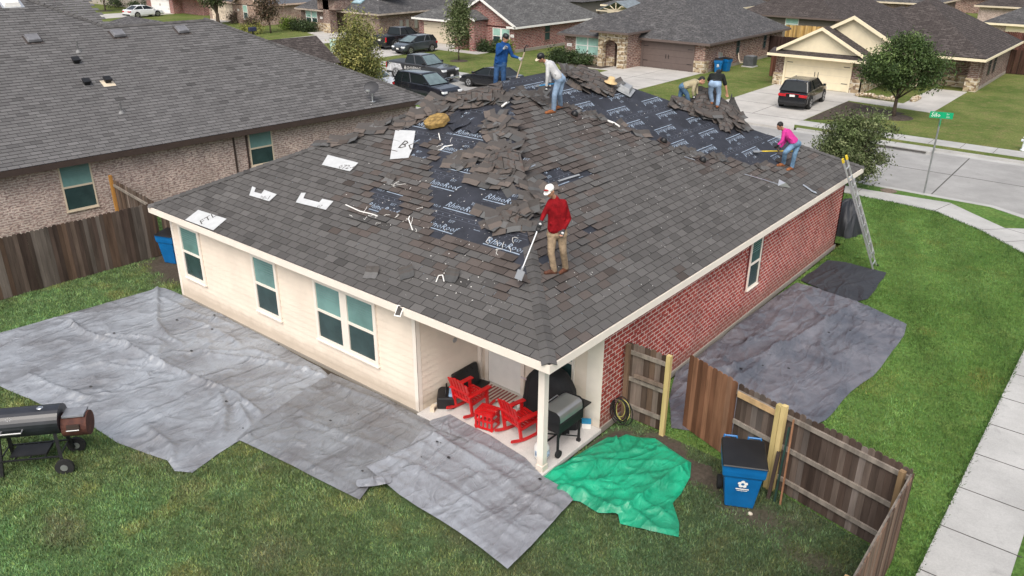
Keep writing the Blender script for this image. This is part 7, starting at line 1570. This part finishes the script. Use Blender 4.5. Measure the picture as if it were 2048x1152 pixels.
tb = min(np.linspace(0, 1, 200), key=lambda t: abs((lambda q: 1024+FPX*(q@CR)/(q@CD))(hipP(t)-CP)-1370)); RB = hipP(tb)+np.array([0.1, .30, -.10])
be, jb_ = person('man in a beige shirt and dark jeans bending at the far roof end', RB, {'head': (1404, 161, .02), 'neck': (1395, 164, .0), 'shL': (1390, 166, -.14), 'shR': (1393, 163, .14), 'elL': (1386, 182, -.18), 'haL': (1387, 191, -.16), 'elR': (1393, 180, .10), 'haR': (1394, 190, .06),
    'hipL': (1364, 174, -.08), 'hipR': (1366, 172, .08), 'knL': (1374, 189, -.10), 'anL': (1378, 207, -.04), 'toeL': (1388, 213, -.04), 'knR': (1361, 190, .06), 'anR': (1357, 206, .04), 'toeR': (1366, 211, .04)},
    cloth('beige_shirt', (.36, .31, .20), .1), M_jeans3, M_brownboot, (.85, -.2, -.45), None, (M_glove, M_gpatch), curls=(1.2, 1.2))
hb_ = MB(); c_ = jb_['head']; hb_.ell(c_+Vector(RGT)*-.09+Vector((0, 0, .02)), (.05, .05, .05), 12, 8); hb_.build('hair_bun', M_hair, be, smooth=True)
tb = min(np.linspace(0, 1, 200), key=lambda t: abs((lambda q: 1024+FPX*(q@CR)/(q@CD))(hipP(t)-CP)-1430)); RK = hipP(tb)+np.array([-.05, .10, .02])
bk, jk = person('man in black short sleeved shirt and light jeans bending away', RK, {'head': (1436, 147, .62), 'neck': (1436, 146, .48), 'shL': (1422, 151, .34), 'shR': (1446, 152, .36), 'elL': (1417, 162, .36), 'haL': (1418, 169, .48), 'elR': (1452, 174, .30), 'haR': (1454, 187, .28),
    'hipL': (1423, 169, -.04), 'hipR': (1437, 170, -.04), 'knL': (1421, 185, .05), 'anL': (1424, 202, .12), 'toeL': (1425, 203, .28), 'knR': (1438, 187, .0), 'anR': (1435, 209, -.02), 'toeR': (1436, 209, .15)},
    cloth('black_shirt', (.016, .018, .018), .3), M_jeans2, M_tanboot, (0, .7, -.7), capgear(M_black), None, sleeves='short', curls=(1., 1.2))
mb = MB(); a_ = jk['hipL'].lerp(jk['hipR'], .5); 
def belt(t, j):
    b = MB(); hc = (j['hipL']+j['hipR'])/2; up = ((j['shL']+j['shR'])/2-hc).normalized(); c = hc+up*.11; ax = (j['hipR']-j['hipL']).normalized(); fr = up.cross(ax)
    b.tube([c+ax*math.cos(q)*.185+fr*math.sin(q)*.125 for q in np.linspace(0, 2*PI, 25)], .017, 6); b.build('belt', M_black, t, smooth=True)
belt(bk, jk)
bz = np.array([-7.75, 8.15, 0]); bz[2] = ZT+PT*(bz[0]-E0)+.02
M_bluesh = cloth('blue_hoodie', (.012, .06, .20), .25)
bu, ju = person('man in blue hoodie and black beanie beside the roof peak, holding a pole', bz, {'head': (1011, 76, -.02), 'neck': (1007, 86, .0), 'shL': (996, 91, -.02), 'shR': (1016, 91, .03), 'elL': (995, 109, -.10), 'haL': (1008, 97, -.20), 'elR': (1025, 112, .0), 'haR': (1038, 116, -.04),
    'hipL': (994, 130, 0), 'hipR': (1007, 130, 0), 'knL': (992, 156, -.03), 'anL': (990, 179, .02), 'toeL': (998, 184, -.06), 'knR': (1007, 156, 0), 'anR': (1007, 178, .04), 'toeR': (1016, 182, 0)},
    M_bluesh, cloth('navy_trousers', (.035, .085, .19), .3), M_brownboot, (.75, -.55, -.35), beanie(M_black), (mat('pale_glove', (.30, .33, .36), var=.2), None), curls=(1.0, 1.3))
a = ju['haR']+Vector(bz)+Vector(RGT)*.09; pt = thing('pole_tool', 'wooden pole tool with black hook held by the man in blue', 'tool', tuple(a)); mb = MB(); top = Vector(RGT)*.07+Vector((0, 0, .17)); bot = Vector(RGT)*-.20+Vector((0, 0, -.72)); mb.cyl(top, bot, .017, n=8); mb.build('pole', mat('pole_wood', (.45, .36, .26)), pt)
mb = MB(); mb.tube([top, top+Vector((0, 0, .10))+Vector(RGT)*.0, top+Vector((0, 0, .19))+Vector(RGT)*.06, top+Vector((0, 0, .14))+Vector(RGT)*.11], .018, 8); mb.build('hook', M_black, pt)
# ================================================================ vehicles
def paint(n, c, rough=.22, var=.05, metal=.2): return mat(n, c, rough=rough, metal=metal, var=var, scale=2, coat=.6, spec=.5)
M_cglass = mat('car_glass', (.012, .016, .018), rough=.22, var=.1, spec=.35); M_wshield = mat('windscreen', (.14, .19, .20), rough=.12, var=.25, scale=1.2, spec=.5)
M_rim = mat('alloy_rim', (.55, .56, .57), rough=.3, metal=.8, var=.1); M_tail = mat('tail_light', (.45, .015, .02), rough=.2); M_head = mat('head_light', (.75, .77, .78), rough=.12)
def car(label, loc, heading, kind, pm, name='parked_car', group=None, lower=None, plate_=True):
    t = thing(name, label, {'pickup': 'pickup truck', 'suv': 'suv'}.get(kind, 'car'), loc, heading, group)
    K = {  # body top line (x,z), half width, glasshouse base x0,x1, roof x0,x1, belt z, roof z, wheel r, wheel x
        'suv': ([(-2.42, .55), (-2.38, .98), (-2.2, 1.10), (-.5, 1.10), (1.05, 1.08), (1.3, 1.05), (2.1, .96), (2.36, .82), (2.42, .52)], .93, (-2.30, 1.15), (-1.98, .28), 1.09, 1.68, .37, (-1.48, 1.50)),
        'hatch': ([(-2.05, .50), (-2.02, .92), (-1.9, 1.02), (-.4, 1.00), (1.0, .96), (1.25, .92), (1.85, .80), (2.05, .68), (2.10, .48)], .87, (-1.95, 1.20), (-1.62, .22), .99, 1.47, .32, (-1.28, 1.30)),
        'sedan': ([(-2.35, .48), (-2.33, .88), (-2.2, .98), (-1.6, 1.0), (-.4, .97), (1.0, .93), (1.25, .90), (2.05, .76), (2.30, .64), (2.36, .45)], .90, (-1.85, 1.15), (-1.05, .20), .96, 1.42, .33, (-1.38, 1.42)),
        'pickup': ([(-2.85, .62), (-2.84, 1.10), (-2.80, 1.22), (-.92, 1.22), (-.90, 1.22), (1.10, 1.20), (1.35, 1.18), (2.45, 1.10), (2.72, .98), (2.78, .60)], .98, (-.95, 1.22), (-.80, .55), 1.21, 1.82, .41, (-1.75, 1.78))}[kind]
    top, hw, (g0, g1), (r0, r1), zb, zr, wr, wx = K; sill = wr*.72
    mb = MB(); rows = []
    for i, (x, z) in enumerate(top):
        e = min(1., .90+.10*min((x-top[0][0])/.5, (top[-1][0]-x)/.6)); w_ = hw*e; zl = sill if 0 < i < len(top)-1 else sill+.12
        rows.append([(x, -w_*.90, zl), (x, -w_, zl+.10), (x, -w_, zl+(z-zl)*.55), (x, -w_*.965, z-.05), (x, -w_*.90, z), (x, w_*.90, z), (x, w_*.965, z-.05), (x, w_, zl+(z-zl)*.55), (x, w_, zl+.10), (x, w_*.90, zl)])
    m_ = 10; vs = [p for r_ in rows for p in r_]; fs = []
    for i in range(len(rows)-1):
        for a in range(m_): b = (a+1) % m_; fs.append((i*m_+a, i*m_+b, (i+1)*m_+b, (i+1)*m_+a))
    fs.append(tuple(range(m_))[::-1]); fs.append(tuple((len(rows)-1)*m_+a for a in range(m_))); mb.add(vs, [f[::-1] for f in fs])
    bd = mb.build('body', pm, t, bevel=.025, smooth=False)
    wb, wt = hw*.90, hw*.72
    mb = MB(); B = [(g0, -wb, zb), (g1, -wb, zb), (g1, wb, zb), (g0, wb, zb)]; T4 = [(r0, -wt, zr-.02), (r1, -wt, zr-.02), (r1, wt, zr-.02), (r0, wt, zr-.02)]
    for i in (0, 2): j = (i+1) % 4; mb.face([B[i], B[j], T4[j], T4[i]])
    mb.face(T4); mb.build('side_windows', M_cglass, t)
    mb = MB(); mb.face([(g1+.004, -wb*.93, zb+.02), (g1+.004, wb*.93, zb+.02), (r1+.006, wt*.93, zr-.04), (r1+.006, -wt*.93, zr-.04)]); mb.build('windscreen', M_wshield, t)
    mb = MB(); mb.face([(g0-.004, wb*.93, zb+.02), (g0-.004, -wb*.93, zb+.02), (r0-.006, -wt*.93, zr-.04), (r0-.006, wt*.93, zr-.04)]); mb.build('rear_window', M_cglass, t)
    mb = MB(); n = 6; P_ = np.array([[(r0+(r1-r0)*i/n, -wt*1.04+2.08*wt*j/n, zr-.015+.045*math.sin(PI*min(max(i/n, .0), 1))**.5*math.sin(PI*j/n)**.5) for j in range(n+1)] for i in range(n+1)]); mb.grid(P_); rf_ = mb.build('roof', pm, t, smooth=True, solid=.03)
    mb = MB()
    for s in (-1, 1):
        for (a, b) in (((g1, s*wb, zb), (r1, s*wt, zr-.02)), ((g0, s*wb, zb), (r0, s*wt, zr-.02)), (((g0+g1)/2-.05, s*(wb+.003), zb), ((r0+r1)/2-.05, s*(wt+.003), zr-.02))): mb.beam(a, b, .07, .05)
        if kind in ('suv', 'hatch'): mb.beam((g0+.72, s*(wb+.003), zb), (r0+.50, s*(wt+.003), zr-.02), .08, .05)
    mb.build_split('pillar', pm, t)
    for s in (-1, 1):
        for x in wx:
            mb = MB(); mb.cyl((x, s*(hw*.80), wr+.02), (x, s*(hw+.004), wr+.02), wr*1.17, n=22); mb.build('wheel_arch', M_rubber, t)
            mb = MB(); mb.cyl((x, s*(hw*.78), wr), (x, s*(hw+.02), wr), wr, n=22); w_ = mb.build('wheel', M_rubber, t)
            mb = MB(); y = s*(hw+.024); mb.cyl((x, s*(hw+.0), wr), (x, y, wr), wr*.66, n=18)
            mb.build('rim', M_rim, w_)
            mb = MB()
            for k in range(5): a = k*2*PI/5+.3; mb.box((-.03*1, -.002, wr*.16), (.03, .002, wr*.60), Matrix.Translation((x, y+s*.003, wr)) @ Matrix.Rotation(a+PI/5, 4, 'Y'))
            mb.build('rim_gap', M_rubber, w_)
        mb = MB(); mb.box((g1-.32, s*(hw+.02)-.02, zb+.02), (g1-.14, s*(hw+.16), zb+.16)) if s > 0 else mb.box((g1-.32, -(hw+.16), zb+.02), (g1-.14, -(hw+.0), zb+.16)); mb.build('wing_mirror', pm if kind != 'pickup' else M_black, t, bevel=.02)
        xf = top[-2][0]; zf = top[-2][1]; mb = MB(); mb.box((xf-.22, min(s*hw*.52, s*hw*.91), zf-.13), (xf+.055, max(s*hw*.52, s*hw*.91), zf+.005)); mb.build('headlight', M_head, t, bevel=.02)
        xr = top[0][0]; zr_ = top[1][1]; mb = MB(); mb.box((xr-.02, min(s*hw*.42, s*hw*.93), zr_-.20), (xr+.20, max(s*hw*.42, s*hw*.93), zr_-.04)) if kind != 'pickup' else mb.box((xr-.015, min(s*hw*.78, s*hw*.93), .72), (xr+.06, max(s*hw*.78, s*hw*.93), 1.12)); mb.build('tail_light', M_tail, t, bevel=.015)
        mb = MB()
        for k, x in enumerate((g0+(g1-g0)*.33, g0+(g1-g0)*.62)): mb.box((x, s*(hw+.0)-.012, zb-.14), (x+.16, s*(hw+.0)+.012, zb-.115))
        mb.build('door_handle', pm, t)
    xf = top[-1][0]; mb = MB(); mb.box((xf-.05, -hw*.5, sill+.20), (xf+.02, hw*.5, top[-2][1]-.10)); mb.build('grille', M_black, t, bevel=.01)
    mb = MB(); mb.box((xf-.04, -hw*.86, sill+.02), (xf+.05, hw*.86, sill+.16)); mb.box((top[0][0]-.06, -hw*.86, sill+.06), (top[0][0]+.04, hw*.86, sill+.22)); mb.build_split('bumper', lower or M_black, t, bevel=.03)
    mb = MB(); mb.box((top[0][0]-.035, -.16, .80), (top[0][0]-.02, .16, .93)); mb.box((xf+.021, -.16, sill+.19), (xf+.03, .16, sill+.31)); mb.build_split('number_plate', M_white, t)
    if kind == 'pickup':
        mb = MB(); mb.box((-2.72, -hw*.82, 1.225), (-1.02, hw*.82, 1.232)); mb.build('bed_liner', M_black, t)
    return t
dg = car('black suv parked on the driveway in front of the cream double garage', (-10.55, 41.15, .02), math.radians(95), 'suv', paint('black_paint', (.014, .015, .018)))
mb = MB(); mb.box((-2.49, -.42, .96), (-2.44, .42, .985)); mb.build('light_bar', M_tail, dg); mb = MB(); mb.box((-1.9, -.02, 1.69), (-1.8, .02, 1.76)); mb.build('antenna', M_black, dg)
tr_ = car('dark pickup truck with white lettering parked at the far kerb', (-35.9, 32.35, -.095), math.radians(4), 'pickup', paint('charcoal_paint', (.075, .078, .083), metal=.5), lower=M_chrome)
vs, fs = text_mesh('ROOFING', .36); mb = MB(); T_ = Matrix.Translation((-.95, -1.0, .78)) @ Matrix.Rotation(PI/2, 4, 'X'); mb.add(vs, fs, T=T_); vs, fs = text_mesh('200 104 0722', .22); mb.add(vs, fs, T=Matrix.Translation((-.95, -1.0, .50)) @ Matrix.Rotation(PI/2, 4, 'X')); mb.build('door_lettering', M_white, tr_)
for s in (-1, 1): mb = MB(); mb.add([(-2.8, s*1.0, .55), (-1.9, s*1.0, .55), (-1.1, s*1.0, .75), (-1.3, s*1.0, 1.12), (-2.4, s*1.0, 1.16)], [(0, 1, 2, 3, 4)] if s < 0 else [(4, 3, 2, 1, 0)]); mb.build('side_graphic', mat('grey_graphic', (.50, .50, .51), var=.35, scale=5), tr_)
car('dark blue black suv parked at the near kerb below the pickup', (-30.1, 27.0, -.095), math.radians(-2), 'suv', paint('midnight_paint', (.012, .014, .022)))
car('white car parked at the near kerb partly hidden by the yellow green tree', (-35.6, 27.0, -.095), math.radians(0), 'sedan', paint('white_car_paint', (.72, .73, .74), metal=0))
car('black sedan at the far kerb behind the man in blue', (-29.8, 33.15, -.095), math.radians(181), 'sedan', paint('black_paint', (.014, .015, .018)))
car('dark grey hatchback nose down on the driveway of the maroon brick house', (-46.6, 42.0, .02), math.radians(-92), 'hatch', paint('slate_paint', (.055, .065, .075)))
bp_ = car('black pickup parked facing the tan garage beside the hatchback', (-50.3, 43.8, .02), math.radians(92), 'pickup', paint('black_paint', (.014, .015, .018)), name='pickup_truck')
car('white sedan on a driveway near the top left corner', (-96.4, 42.5, .02), math.radians(95), 'sedan', paint('white_car_paint', (.72, .73, .74), metal=0))
car('red car at the top edge left of the white sedan', (-125.5, 44.4, .02), math.radians(150), 'sedan', paint('crimson_paint', (.28, .01, .015)))
